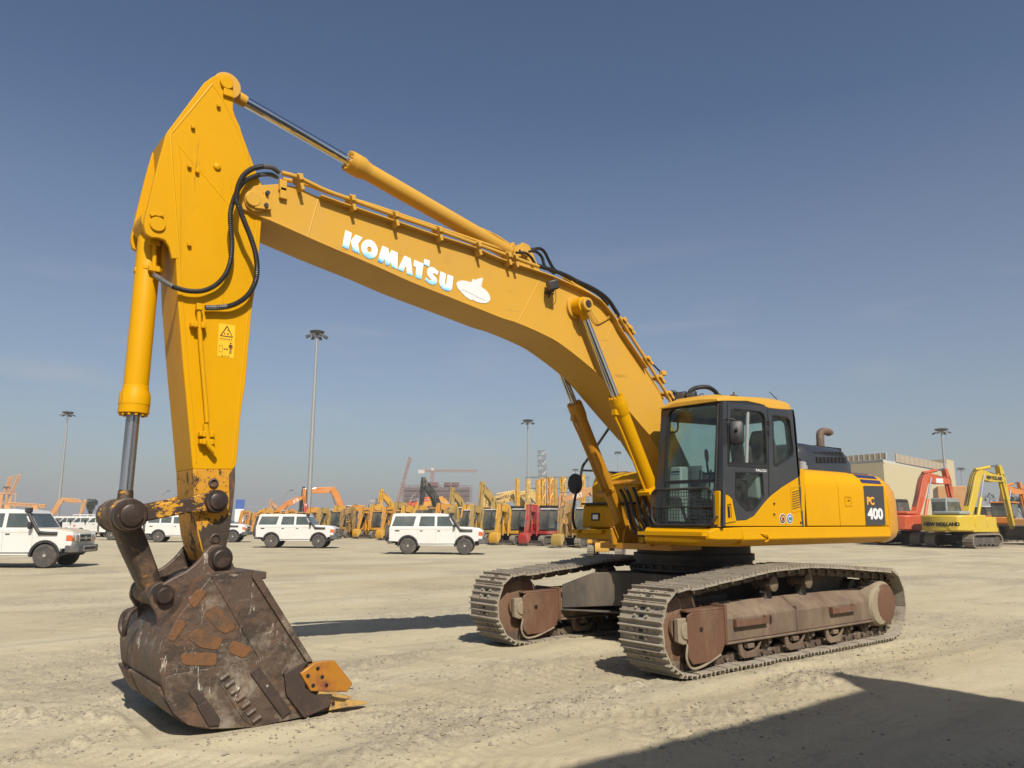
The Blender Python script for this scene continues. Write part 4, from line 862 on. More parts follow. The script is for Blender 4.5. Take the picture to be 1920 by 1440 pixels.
h2 = MB().tube(px3(hB[2:-2], yB[2:-2]), .0195, 10, rib=.004).build('hydraulic_hose', M['rub'], arm)
MB().tube(px3(hB[:3], yB[:3]), .021, 10).build('hose_fitting', M['bump'], h2); MB().tube(px3(hB[-3:], yB[-3:]), .022, 10).build('hose_fitting', M['bump'], h2)
# warning decals
WZ = Z(400, 600, .055556); yw = AW+.002
wd = MB().prism(PL(WZ((195, 110), (740, 185), (715, 740), (165, 665)), yw), AW, yw).build('warning_decal', M['decy'], arm, flat=True)
w2 = MB().prism(PL(WZ((160, 672), (715, 748), (680, 1290), (130, 1215)), yw), AW, yw).build('warning_decal', M['decy'], arm, flat=True)
tr = MB(); plate(tr, [PL(WZ((470, 180), (665, 600), (215, 535)), yw), PL(WZ((470, 245), (625, 565), (268, 512)), yw)], yw, yw+.002); 
for q in (((350, 430), (400, 440), (395, 490), (365, 480)), ((450, 470), (530, 440), (500, 520)), ((460, 330), (520, 350), (500, 380))): tr.prism(PL(WZ(*q), yw), yw, yw+.002)
for k in range(6): tr.prism(PL(WZ((235+k*70, 600+k*10), (275+k*70, 606+k*10), (272+k*70, 640+k*10), (232+k*70, 634+k*10)), yw), yw, yw+.0015)
tr.build('hazard_triangle', M['decbr'], wd, flat=True)
mn = MB(); mn.prism(PL(WZ(*ell(585, 790, 27, 30, 0, 12)), yw), yw, yw+.002)
mn.prism(PL(WZ((525, 830), (648, 848), (645, 985), (632, 985), (622, 890), (612, 975), (605, 1148), (578, 1148), (582, 980), (565, 978), (560, 1140), (535, 1140), (552, 975), (548, 885), (525, 960), (512, 960)), yw), yw, yw+.002)
mn.prism(PL(WZ((335, 970), (385, 945), (380, 968), (455, 980), (458, 955), (500, 996), (448, 1026), (452, 998), (378, 988), (376, 1012)), yw), yw, yw+.002)
for q in (((275, 1180), (322, 1190), (318, 1230), (280, 1225)), ((370, 1195), (390, 1198), (388, 1225), (368, 1222)), ((400, 1200), (440, 1205), (438, 1228), (402, 1224)), ((480, 1210), (525, 1215), (520, 1250), (482, 1240))): mn.prism(PL(WZ(*q), yw), yw, yw+.0015)
plate(mn, [PL(WZ((190, 845), (315, 862), (300, 1090), (185, 1075)), yw), PL(WZ((200, 857), (305, 872), (291, 1078), (195, 1064)), yw)], yw, yw+.0015)
mn.build('keep_clear_figure', M['decbr'], w2, flat=True)
# worn lower end of the arm
AE = [(362, 880), (363, 920), (365, 960), (369, 1000), (376, 1024), (385, 1050), (395, 1072), (420, 1072), (432, 1050), (433, 1018), (435, 975), (440, 930), (442, 880)]
AE2 = [(362, 880), (366, 960), (371, 1003), (378, 1030), (388, 1052), (400, 1070), (422, 1070), (430, 1045), (424, 1018), (428, 975), (434, 930), (440, 880)]
aend = MB().prism(PL(AE2, AW), -AW, AW).build('arm_end', M['chip'], EX, bev=.006)
MB().prism(PL([(430, 890), (441, 874), (441, 905), (437, 950), (430, 1000), (423, 1030), (419, 1030), (426, 985), (431, 935)], AW+.012), AW-.03, AW+.012).build('wear_strip', M['worn'], aend, bev=.003)
MB().prism(PL([(372, 992), (377, 996), (380, 984), (386, 990), (391, 980), (398, 985), (404, 972), (411, 979), (416, 966), (421, 972), (427, 962), (424, 1020), (431, 1045), (420, 1068), (396, 1068), (384, 1045)], AW+.006), AW-.02, AW+.006).build('worn_patch', M['worn'], aend, bev=.003)
hb = MB()
for q, r_ in (((400, 906), 6.5), ((403, 1010), 7)):
    a, b = P(*q, AW); rr = wpx(*q, AW, r_); hb.lathe((a, AW-.001, b), (0, 1, 0), [(0, rr*1.45), (.014, rr*1.4), (.02, rr*1.0), (.004, rr*.9), (.003, .001)], 24, cap=False)
hb.build('grease_boss', M['worn'], aend)
# ================================================================= cylinders
def cylinder(name, pts_rod, pts_bar, rr, rb, rg, glen, parent_m=M['yel'], rodm=M['chrome'], eye=None, eyew=.09, foot=None, nb=14):
    A, B = Vector(pts_rod), Vector(pts_bar)       # rod eye centre, barrel foot centre
    return A, B
def make_cyl(name, rod_eye, gland, foot_, rr, rb, rg, gl_len, rodm, barm, eye_r, eye_w, foot_r, foot_w, ax=(0, 1, 0), eyem=None):
    A, Gd, F_ = Vector(rod_eye), Vector(gland), Vector(foot_); d = (F_-A).normalized(); ax = Vector(ax)
    t0 = (Gd-A).dot(d); Gp = A+d*t0; L_ = (F_-A).length
    mb = MB(); mb.lathe(Gp, d, [(0, rr*1.1), (0, rg), (gl_len*.35, rg), (gl_len*.36, rg*1.02), (gl_len*.8, rg*1.0), (gl_len, rb*1.06), (gl_len+.03, rb*1.04), (gl_len+.035, rb), (L_-t0-foot_r*1.1, rb), (L_-t0-foot_r*.6, rb*.8)], 28)
    mb.cyl(F_-ax*foot_w/2, F_+ax*foot_w/2, foot_r, n=24)
    mb.bolts(Gp, -d, rg*.82, 12, rg*.12, .022)
    bar = mb.build(name, barm, EX, bev=0)
    rd = MB(); rd.cyl(A+d*eye_r*.7, Gp+d*.05, rr, n=28); rd.build('rod', rodm, bar)
    e = MB(); e.cyl(A-ax*eye_w/2, A+ax*eye_w/2, eye_r, n=28); e.lathe(A, d, [(eye_r*.5, rr*1.15), (eye_r*1.5, rr*1.12), (eye_r*1.75, rr*1.02)], 20); e.build('rod_eye', eyem or barm, bar, bev=.005)
    return bar, d, Gp
# bucket cylinder (hangs in front of the arm, rod down)
be = bp(284, 424, y=0); bgl = bp(248.5, 775, y=0); bre = bp(232, 962, y=0)
bc, dd, gp_ = make_cyl('bucket_cylinder', bre, bgl, be, wpx(247, 780, 0, 12.0), wpx(262, 640, 0, 21.5), wpx(249, 760, 0, 27), .20, M['rodd'], M['yel'], .11, .22, .12, .30, eyem=M['worn'])
u_ = Vector((0, 1, 0)); off = dd.cross(u_).normalized()
c3 = MB()
for t in (.98, .72):
    pass
cbp = MB(); cbp.tube(px3([(291, 452), (290, 470), (289, 500), (288, 512)], .12), .020, 8); 
for q in ((289, 456), (288, 505)): v_ = bp(*q, y=.11); cbp.box(v_, (.09, .07, .05))
v_ = bp(280, 507, y=0); cbp.lathe(v_-dd*.02, dd, [(0, wpx(262, 640, 0, 21.5)+.002), (0, wpx(262, 640, 0, 21.5)+.012), (.035, wpx(262, 640, 0, 21.5)+.012), (.035, wpx(262, 640, 0, 21.5)+.002)], 28)
v_ = bp(257, 507, y=0); cbp.box(v_, (.05, .05, .04))
cbp.build('cylinder_pipe', M['yel'], bc, bev=.004)
# arm cylinder on top of the boom
ac, dd2, gp2 = make_cyl('arm_cylinder', bp(420, 168, y=0), bp(651, 310, y=0), bp(966, 481, y=0), wpx(540, 240, 0, 10), wpx(780, 380, 0, 15.8), wpx(651, 310, 0, 21), .20, M['chrome'], M['yeld'], .13, .20, .12, .26)
pp = MB(); pp.tube(px3([(677, 303), (690, 311), (760, 352), (845, 404), (860, 412), (900, 428), (930, 442), (952, 456), (962, 463)], [.02]*9), .016, 8)
for q in ((681, 306), (845, 407), (850, 410), (958, 460)): v_ = bp(*q, y=.02); pp.box(v_, (.07, .07, .05), Matrix.Rotation(R(28), 3, 'Y'))
pp.build('cylinder_pipe', M['yeld'], ac, bev=.004)
fb = MB(); f_ = bp(966, 481, y=0)
for s in (1, -1): fb.prism([(f_.x+.16, f_.z-.14), (f_.x+.10, f_.z+.02), (f_.x+.02, f_.z+.13), (f_.x-.08, f_.z+.12), (f_.x-.16, f_.z+.0), (f_.x-.30, f_.z-.25), (f_.x+.16, f_.z-.25)], s*.15-.02, s*.15+.02)
fb.cyl((f_.x, -.19, f_.z), (f_.x, .19, f_.z), .06, n=20)
fb.build('cylinder_bracket', M['yeld'], boom, bev=.005)
# boom cylinders
n_t = P(1086, 573, CY+.13); bpin = (P(1078, 578, BW)[0]-.0, P(1078, 578, BW)[1])
rodtop = Vector((2.42, 0, 4.12)); 
va = bp(1102, 612, y=CY); vb = bp(1211, 898, y=CY); dv = (va-vb).normalized()
topc = va+dv*((P(1090, 575, CY)[1]-va.z)/dv.z); botc = Vector((xf2, CY, zf2))
bcs = []
for s in (1, -1):
    T_ = Vector((topc.x, s*CY, topc.z)); Bc = Vector((botc.x, s*CY, botc.z)); 
    gz = P(1152, 744, CY)[1]; tt = (gz-topc.z)/(botc.z-topc.z); Gq = T_.lerp(Bc, tt)
    b_, d3, g3 = make_cyl('boom_cylinder', T_, Gq, Bc, .050, .088, .104, .22, M['chrome'], M['yelcyl' if s < 0 else 'yel'], .105, .17, .11, .17)
    off3 = Vector((0, -s, 0)); sd_ = d3.cross(Vector((0, 1, 0))).normalized()
    q0 = g3+d3*.17
    pz = MB(); sg = -1 if sd_.x > 0 else 1
    o1 = sd_*(-sg)*.11
    if (sd_*(-sg)).x < 0: o1 = -o1
    pz.tube([tuple(q0+o1*.9), tuple(q0+o1*1.25+d3*.05), tuple(q0+o1*1.15+d3*.25), tuple(q0+o1*1.1+d3*.6), tuple(q0+o1*1.1+d3*1.15)], .016, 8)
    pz.box(q0+o1*.95, (.07, .07, .07)); pz.box(g3+d3*1.28+o1*.7, (.20, .19, .05), d3.to_track_quat('Z', 'Y').to_matrix())
    pz.build('cylinder_pipe', M['yelcyl' if s < 0 else 'yel'], b_, bev=.004)
    bcs.append((b_, g3, d3, o1))
for s in (1, -1): MB().cyl((topc.x, s*(BW-.01), topc.z), (topc.x, s*(BW+.04), topc.z), .145, n=32).cyl((topc.x, s*(BW+.03), topc.z), (topc.x, s*(CY+.15), topc.z), .082, n=28).build('boom_cylinder_pin', M['yeld'], boom, bev=.006)
MB().cyl((topc.x, CY+.145, topc.z), (topc.x, CY+.153, topc.z), .05, n=20).build('pin_end', M['pinst'], boom)
# four hoses from the boom cylinders down into the frame
hbk = MB(); hbk.tube([tuple(bp(1127, 909, y=-.5)), tuple(bp(1165, 906, y=-.2)), tuple(bp(1190, 904, y=.1)), tuple(bp(1214, 905, y=.3))], .032, 8); v_ = bp(1168, 905, y=-.2); hbk.box(v_, (.10, .3, .07)); hbk.build('hose_bracket', M['yelcyl'], EX, bev=.006)
for k, (sp_, y0_, ep, y1_) in enumerate((([(1163, 918), (1172, 935), (1178, 960), (1184, 985), (1193, 1000), (1208, 1004), (1219, 1000)], -.25, 0, .3), ([(1172, 914), (1180, 930), (1186, 955), (1194, 980), (1205, 996), (1219, 1000)], -.1, 0, .32), ([(1187, 914), (1194, 932), (1200, 955), (1207, 980), (1216, 994), (1224, 996)], .1, 0, .36), ([(1200, 920), (1207, 935), (1213, 955), (1217, 975), (1221, 992)], .22, 0, .40))):
    n_ = len(sp_); ys = [y0_+(y1_-y0_)*i/(n_-1) for i in range(n_)]
    MB().tube(px3(sp_, ys), .022, 10).build('boom_cylinder_hose', M['rub'], EX)
# ================================================================= bucket linkage
LP = P(404, 940, AW+.05); NP = P(244, 966, AW+.06)
for s in (1, -1):
    lk = MB(); ya, yb = s*(AW+.015), s*(AW+.075); y0_, y1_ = min(ya, yb), max(ya, yb)
    dx, dz = NP[0]-LP[0], NP[1]-LP[1]; l_ = math.hypot(dx, dz); nx, nz = -dz/l_, dx/l_
    def lp(t, h): return (LP[0]+dx*t+nx*h, LP[1]+dz*t+nz*h)
    lk.prism([lp(0, .088), lp(.18, .085), lp(.30, .066), lp(.8, .052), lp(1, .09), lp(1, -.09), lp(.8, -.068), lp(.35, -.06), lp(.18, -.07), lp(0, -.088)], y0_, y1_)
    lko = lk.build('link_bar', M['chipl'], EX, bev=.012)
for s in (1, -1):
    for c_, r_, nm in ((LP, .098, 'link_pin'), (NP, .125, 'link_pin')):
        ya = s*(AW+.0); yb = s*(AW+.125)
        MB().lathe((c_[0], ya, c_[1]), (0, s, 0), [(0, r_), (.09, r_), (.105, r_*.92), (.106, r_*.70), (.125, r_*.68), (.13, r_*.60), (.131, .001)], 32).build(nm, M['pinst'], lko)
pb_ = MB(); pb_.cyl((NP[0], -AW, NP[1]), (NP[0], AW, NP[1]), .105, n=28); pb_.cyl((NP[0], -.12, NP[1]), (NP[0], .12, NP[1]), .135, n=28)
for y_ in (-.19, .19): pb_.lathe((NP[0], y_-.04, NP[1]), (0, 1, 0), [(0, .125), (.01, .14), (.07, .14), (.08, .125)], 28)
pb_.build('link_cross_tube', M['worn'], lko)
MB().cyl((LP[0], -AW, LP[1]), (LP[0], AW, LP[1]), .08, n=20).build('link_pin_bar', M['pinst'], lko)
TP = P(307, 1116, .33)
lb = MB(); a3 = Vector((NP[0], 0, NP[1])); b3 = Vector((TP[0], 0, TP[1])); dl = (b3-a3).normalized(); sl_ = dl.cross(Vector((0, 1, 0))).normalized()
def ringl(t, w_, h_): 
    c_ = a3.lerp(b3, t); return [tuple(c_+Vector((0, w_*math.copysign(abs(math.cos(q))**.6, math.cos(q)), 0))+sl_*h_*math.copysign(abs(math.sin(q))**.6, math.sin(q))) for q in np.linspace(0, 2*math.pi, 20, endpoint=False)]
lb.loft([ringl(0, .13, .085), ringl(.15, .15, .095), ringl(.35, .16, .10), ringl(.75, .155, .09), ringl(.95, .13, .08)])
lb.cyl((TP[0], -.27, TP[1]), (TP[0], .27, TP[1]), .10, n=28)
lb.build('bucket_link', M['worn'], EX, bev=.008)
# ================================================================= bucket
BS = .66                                       # half width
side_px = [(477, 1069), (586, 1240), (600, 1300), (569, 1347), (520, 1358), (472, 1366), (430, 1369), (388, 1369), (362, 1364), (340, 1353), (321, 1335), (308, 1308), (303, 1275), (301, 1235), (305, 1212), (314, 1192), (337, 1152), (364, 1120), (395, 1082), (420, 1072)]
sp_ = PL(side_px, BS)
zmin = min(b for a, b in sp_); sp_ = [(a, b-zmin*(1-min(1, max(0, b)/1.2)) if b < .3 else b) for a, b in sp_]
back = sm2([sp_[3], sp_[5], sp_[7], sp_[9], sp_[10], sp_[11], sp_[12], sp_[13], sp_[15], sp_[16], sp_[17], sp_[18], sp_[0]], 5)
bk = MB(); bk.ribbon(back, .04, -BS+.02, BS-.02)
bucket = bk.build('bucket', M['buck'], EX, bev=0, ang=30)
for s in (1, -1):
    ya, yb = s*BS, s*(BS-.035)
    o = MB().prism(sp_, min(ya, yb), max(ya, yb)).build('bucket_side', M['buck'], bucket, bev=.006)
hp2 = sm2([sp_[5], sp_[7], sp_[9], sp_[10], sp_[11], (sp_[12][0], sp_[12][1]-.05)], 5)
for ya_h, yb_h, th_ in ((-BS+.01, -BS+.40, .022), (BS-.40, BS-.01, .022), (-.24, .24, .018)): MB().ribbon(hp2, -th_, ya_h, yb_h).build('heel_plate', M['buck'], bucket, bev=.004)
def rndp(pts, q=.28):
    out = []
    for i in range(len(pts)):
        a, b, c = pts[i-1], pts[i], pts[(i+1) % len(pts)]
        p0 = (b[0]+(a[0]-b[0])*q, b[1]+(a[1]-b[1])*q); p1 = (b[0]+(c[0]-b[0])*q, b[1]+(c[1]-b[1])*q)
        out += [p0, (.25*p0[0]+.5*b[0]+.25*p1[0], .25*p0[1]+.5*b[1]+.25*p1[1]), p1]
    return out
def bside(name, pts, m, th=.02, y=BS, par=bucket, bev=.003, lab=None):
    if name == 'rust_pad': pts = rndp(pts, .2); th = .005
    return MB().prism(PL(pts, y+th), y-.001, y+th).build(name, m, par, bev=bev, label=lab)
bside('side_rib', Z3((855, 487), (880, 505), (1172, 978), (1140, 985), (845, 525)), M['buck'], .022, bev=.004)
bside('side_rib', Z3((620, 515), (640, 512), (910, 955), (1118, 1215), (1118, 1262), (1085, 1215), (880, 965)), M['buck'], .010)
bside('rust_pad', Z3((575, 715), (640, 680), (665, 690), (760, 800), (700, 830), (655, 812)), M['rustpad'], .010, bev=.007)
bside('rust_pad', Z3((490, 850), (545, 800), (690, 855), (655, 920), (560, 905)), M['rustpad'], .010, bev=.007)
bside('rust_pad', Z3((458, 935), (655, 932), (650, 1005), (465, 1000)), M['rustpad'], .010, bev=.007)
bside('rust_pad', Z3((715, 900), (745, 865), (850, 910), (800, 965), (720, 935)), M['rustpad'], .010, bev=.007)
bside('rust_pad', Z3((500, 650), (545, 590), (605, 600), (530, 700)), M['rustpad'], .010, bev=.007)
bside('rust_pad', Z3((385, 860), (430, 760), (470, 755), (485, 785), (420, 875)), M['rustpad'], .010, bev=.007)
bside('lower_side_plate', Z3((370, 1072), (410, 1052), (925, 965), (960, 985), (1118, 1225), (1118, 1280), (860, 1335), (620, 1345), (500, 1325), (420, 1265), (372, 1180)), M['buck'], .014)
BL = BS+.014
bside('wear_plate', Z3((835, 1045), (880, 1005), (1055, 1250), (1008, 1285)), M['wornp'], .018, BL)
bside('wear_plate', Z3((505, 1150), (540, 1115), (600, 1190), (550, 1215)), M['wornp'], .016, BL)
bside('wear_plate', Z3((545, 1220), (602, 1190), (672, 1290), (665, 1325), (610, 1330)), M['wornp'], .016, BL)
for k in range(7):
    cx, cy = 690+k*29, 1062+k*38
    a = P(180+(cx-22)*.34722, 900+(cy+16)*.34722, BL); b = P(180+(cx+24)*.34722, 900+(cy-16)*.34722, BL)
    MB().tube([(a[0], BL+.006, a[1]), (b[0], BL+.006, b[1])], .019, 8, sub=1).build('wear_bar', M['buck'], bucket)
bside('wear_plate', Z3((655, 1085), (710, 1040), (885, 1285), (840, 1325), (800, 1300)), M['buck'], .006, BL)
co_ = bside('side_cutter_base', Z3((1018, 1045), (1150, 978), (1120, 1020), (1130, 1120), (1180, 1160), (1278, 1158), (1260, 1225), (1125, 1285), (1030, 1160)), M['wornp'], .03, BL)
sc_ = bside('side_cutter', Z3((1105, 1045), (1185, 985), (1290, 975), (1388, 1100), (1355, 1145), (1160, 1142)), M['cutter'], .045, BS+.02, bev=.008)
hl = MB()
for q in ((1198, 1018), (1144, 1058), (1222, 1064), (1173, 1110), (1245, 1108)):
    a, b = P(180+q[0]*.34722, 900+q[1]*.34722, BS+.066); hl.cyl((a, BS+.064, b), (a, BS+.0675, b), .017, n=14)
hl.build('bolt_hole', M['seal'], sc_)
a, b = P(180+925*.34722, 900+1112*.34722, BL+.02); MB().cyl((a, BL+.015, b), (a, BL+.0205, b), .010, n=12).build('bright_plug', M['clearl'], bucket)
MB().prism(PL(Z3((1105, 1045), (1185, 985), (1290, 975), (1388, 1100), (1355, 1145), (1160, 1142)), BS+.065), -BS-.065, -BS-.02).build('side_cutter', M['cutter'], bucket, bev=.008)
# cutting edge, adapters, teeth
le = P(569, 1346, BS); tx = P(694, 1329, BS)[0]
x0_ = P(500, 1362, BS)[0]; x1_ = P(592, 1342, BS)[0]
MB().prism([(x0_+.2, .0), (x1_, .012), (x1_, .055), (x0_+.2, .06)], -BS, BS).build('cutting_edge', M['buck'], bucket, bev=.004)
for k in range(5):
    yy = BS-.08-k*(2*BS-.16)/4
    ad_ = MB().loft([[(x1_+.26, yy-.06, .004), (x1_+.26, yy+.06, .004), (x1_+.26, yy+.05, .12), (x1_+.26, yy-.05, .12)], [(x1_+.02, yy-.07, .002), (x1_+.02, yy+.07, .002), (x1_+.02, yy+.06, .16), (x1_+.02, yy-.06, .16)], [(x1_-.17, yy-.05, .006), (x1_-.17, yy+.05, .006), (x1_-.17, yy+.045, .105), (x1_-.17, yy-.045, .105)]]).build('tooth_adapter', M['wornp'], bucket, bev=.012)
    ta = x1_-.13; tb2 = tx
    t_ = MB().loft([[(ta, yy-.062, .006), (ta, yy+.062, .006), (ta, yy+.055, .125), (ta, yy-.055, .125)], [(ta-.12, yy-.05, .008), (ta-.12, yy+.05, .008), (ta-.12, yy+.045, .085), (ta-.12, yy-.045, .085)], [(tb2, yy-.03, .004), (tb2, yy+.03, .004), (tb2, yy+.028, .018), (tb2, yy-.028, .018)]]).build('bucket_tooth', M['tooth'], bucket, bev=.006)
    MB().cyl((ta-.035, yy+.05, .065), (ta-.035, yy+.066, .065), .016, n=12).build('tooth_pin', M['pinst'], t_)
# ears that carry the two pins
EP = P(413, 1048, .36); LPn = P(307, 1116, .36)
for s in (1, -1):
    yy = s*.335
    e1 = PL([(445, 1075), (432, 1046), (424, 1029), (410, 1021), (396, 1024), (386, 1035), (372, 1052), (350, 1071), (328, 1082), (304, 1096), (290, 1108), (284, 1120), (284, 1134), (291, 1146), (296, 1160), (298, 1178), (310, 1172), (340, 1140), (365, 1118), (395, 1085), (430, 1076)], .36)
    ea = MB().prism(sm2(e1[:-3], 2)+e1[-3:], yy-.028, yy+.028).build('bucket_ear', M['buck'], bucket, bev=.008)
    for c_, r_ in ((EP, .108), (LPn, .088)):
        MB().lathe((c_[0], yy-s*.03, c_[1]), (0, s, 0), [(0, r_), (.05, r_), (.065, r_*.9), (.066, r_*.72), (.11, r_*.72), (.118, r_*.62), (.119, .001)], 30).build('bucket_pin', M['pinst'], ea)
MB().cyl((EP[0], -.33, EP[1]), (EP[0], .33, EP[1]), .075, n=20).build('pin_bar', M['pinst'], bucket)
MB().loft([[(EP[0]-.30, -BS+.02, EP[1]-.10), (EP[0]-.30, BS-.02, EP[1]-.10), (EP[0]-.30, BS-.02, EP[1]-.16), (EP[0]-.30, -BS+.02, EP[1]-.16)], [(EP[0]+.05, -BS+.02, EP[1]-.12), (EP[0]+.05, BS-.02, EP[1]-.12), (EP[0]+.05, BS-.02, EP[1]-.17), (EP[0]+.05, -BS+.02, EP[1]-.17)]]).build('bucket_top_plate', M['buck'], bucket, bev=.01)
hk = bp(247, 1165, y=0); hkm = MB(); hkm.tube([(hk.x-.02, -.0, hk.z+.10), (hk.x+.05, -.05, hk.z+.06), (hk.x+.07, -.05, hk.z-.04), (hk.x+.05, 0, hk.z-.10), (hk.x+.06, .05, hk.z-.04), (hk.x+.04, .05, hk.z+.06), (hk.x-.02, 0, hk.z+.10)], .022, 8)
hkm.build('lifting_hook', M['wornp'], bucket)
# ================================================================= cab
CYO, CYI = 1.50, .47
out_s = Z7((700, 232), (760, 228), (900, 240), (1050, 262), (1090, 290), (1292, 305), (1310, 380), (1352, 830), (1350, 866), (1200, 958), (1110, 1028), (1060, 1078), (1005, 1148), (965, 1200), (900, 1236), (808, 1243), (792, 1170), (772, 1062), (747, 1033), (716, 1020), (706, 1026), (706, 1290), (686, 1290))
win1 = Z7((775, 310), (800, 303), (1010, 322), (1040, 345), (1052, 380), (1070, 765), (752, 752))
win2 = Z7((1122, 362), (1140, 356), (1240, 375), (1262, 400), (1292, 640), (1285, 690), (1150, 782), (1132, 768))
win3 = Z7((808, 838), (1030, 845), (1042, 1030), (1030, 1060), (965, 1150), (905, 1160), (850, 1110), (812, 1050))
cabm = MB(); plate(cabm, [PL(out_s, CYO)]+[PL(w_, CYO) for w_ in (win1, win2, win3)], CYO-.045, CYO)
cab = cabm.build('cab', M['blk'], EX, bev=.006)
def gl_(name, pts, y, th=.006, m=M['glass'], par=cab): return MB().prism(PL(pts, y), y-th, y).build(name, m, par, flat=True)
def grow(pts, k=1.03):
    cx = sum(p[0] for p in pts)/len(pts); cy = sum(p[1] for p in pts)/len(pts); return [(cx+(a-cx)*k, cy+(b-cy)*k) for a, b in pts]
def seal(pts, y, par=cab, k=1.045, th=.004):
    q = MB(); plate(q, [PL(grow(pts, k), y), PL(grow(pts, .985), y)], y, y+th); return q.build('window_seal', M['seal'], par)
for nm, w_ in (('door_window', win1), ('rear_side_window', win2), ('door_window', win3)):
    gl_(nm, grow(w_, 1.01), CYO-.018); seal(w_, CYO)
MB().prism(PL(Z7((905, 325), (922, 326), (912, 765), (895, 765)), CYO-.01), CYO-.03, CYO-.008).build('sliding_window_bar', M['int'], cab)
# dark frit round the lower door glass and the door seams
MB().prism(PL(Z7((742, 770), (1075, 790), (1076, 800), (742, 782)), CYO), CYO, CYO+.006).build('door_waist_rail', M['seal'], cab)
dg = MB()
for a, b in (((735, 235), (742, 780)), ((1078, 300), (1088, 1040)), ((742, 235), (1050, 268))):
    A = P(1200+a[0]*.22222, 700+a[1]*.22222, CYO); B = P(1200+b[0]*.22222, 700+b[1]*.22222, CYO)
    dg.tube([(A[0], CYO+.001, A[1]), (B[0], CYO+.001, B[1])], .005, 5, sub=1)
dg.build('door_seam', M['seal'], cab)
dz_text('door_sticker', 'CALIBR'[:0]+'FALCO', Z7((978, 806), (1068, 834)), CYO+.003, M['decw'], cab, .02, .002)
hb_ = MB(); q = P(1200+768*.22222, 700+1165*.22222, CYO); hb_.prism(PL(Z7((735, 1120), (755, 1118), (762, 1215), (740, 1218)), CYO+.002), CYO-.01, CYO+.004); hb_.build('door_handle_recess', M['seal'], spn)
hh = MB(); plate(hh, [PL(Z7((716, 1022), (745, 1035), (770, 1062), (790, 1170), (806, 1245), (715, 1262)), CYO), PL(Z7((728, 1105), (762, 1100), (770, 1225), (735, 1228)), CYO)], CYO, CYO+.012); hh.build('door_corner_panel', M['yel'], spn, bev=.004)
hg = MB()
for k, zy in enumerate((420, 505)):
    v_ = bp(1200+1090*.22222, 700+zy*.22222, y=CYO+.012); hg.cyl((v_.x, v_.y, v_.z-.03), (v_.x, v_.y, v_.z+.03), .014, n=10)
hg.build('door_hinge', M['blkm'], cab)
# key 3-D corners
At = bp(1356, 751, y=CYO); Ab = bp(1354, 988, y=CYO)       # near front edge top / bottom
xf_t, xf_b = At.x+.02, Ab.x+.02
yi_t = bp(1243, 766, x=xf_t).y; yi_b = bp(1230, 985, x=xf_b).y
ztop_, zbot = At.z, Ab.z
def FX(z): return xf_b+(xf_t-xf_b)*(z-zbot)/(ztop_-zbot)
def fq(px, py):                          # point of the raked front plane under a pixel
    x = (xf_t+xf_b)/2
    for _ in range(6): v_ = bp(px, py, x=x); x = FX(v_.z)
    return (v_.y, v_.z)
def fplate(name, polys, dx0, dx1, m, par=cab, bev=0):
    pp = [[fq(*p) for p in pl] for pl in polys]; mb = MB(); vs, fs = curve_mesh(pp, dx1-dx0)
    mb.add([(FX(b)+(dx0+dx1)/2+c, a, b) for a, b, c in vs], fs); return mb.build(name, m, par, bev=bev)
fo = Z7((182, 300), (250, 265), (340, 245), (560, 236), (700, 232), (700, 1290), (624, 1290), (600, 1300), (135, 1302), (130, 985), (160, 640))
wf1 = Z7((245, 345), (262, 315), (330, 285), (560, 262), (640, 262), (652, 290), (628, 895), (206, 912), (215, 760))
wf2 = Z7((200, 938), (622, 920), (612, 1270), (196, 1272))
fplate('cab_front_frame', [fo, wf1, wf2], -.05, 0, M['blk'], bev=.005)
fplate('windscreen', [wf1], -.022, -.014, M['glass']); fplate('lower_windscreen', [wf2], -.022, -.014, M['glass'])
fplate('windscreen_trim', [grow(wf1, 1.03), grow(wf1, .99)], .0, .006, M['seal'])
# yellow side strip seen under the front corner
MB().loft([[(xf_b-.03, CYO-.10, ZD), (xf_b-.03, CYO+.0, ZD), (xf_b+.01, CYO-.015, ZD), (xf_b+.01, CYO-.10, ZD)], [(FX(1.98)-.03, CYO-.10, 1.97), (FX(1.98)-.03, CYO, 1.97), (FX(1.98)+.01, CYO-.015, 1.97), (FX(1.98)+.01, CYO-.10, 1.97)]]).build('front_corner_post', M['yel'], cab, bev=.01)
# far side and back of the cab
yi = (yi_t+yi_b)/2
xr_t = P(1488, 768, CYO)[0]; xr_b = P(1500, 880, CYO)[0]
fs_ = [(xf_b, ZD), (xf_t, ztop_-.02), (P(1430, 760, CYO)[0], P(1430, 760, CYO)[1]), (xr_t, P(1487, 769, CYO)[1]-.0), (xr_b, ZD+.7), (xr_b, ZD)]
wn_ = [(xf_b-.15, 2.0), (xf_t-.12, ztop_-.16), (xr_t+.12, P(1487, 769, CYO)[1]-.14), (xr_b+.12, 2.05)]
q = MB(); plate(q, [fs_, wn_], yi, yi+.04); q.build('cab_inner_side', M['blk'], cab)
MB().prism(wn_, yi+.015, yi+.021).build('inner_side_window', M['glass'], cab, flat=True)
zr = P(1487, 769, CYO)[1]
q = MB(); vs, fs = curve_mesh([[(yi, ZD), (CYO, ZD), (CYO, zr), (yi, zr)], rrect(yi+.12, 2.2, CYO-.14, zr-.12, .08)[::-1]], .04)
q.add([(xr_b+(xr_t-xr_b)*max(0, (b-ZD-.7))/(zr-ZD-.7)+c+.01, a, b) for a, b, c in vs], fs); q.build('cab_back', M['blk'], cab)
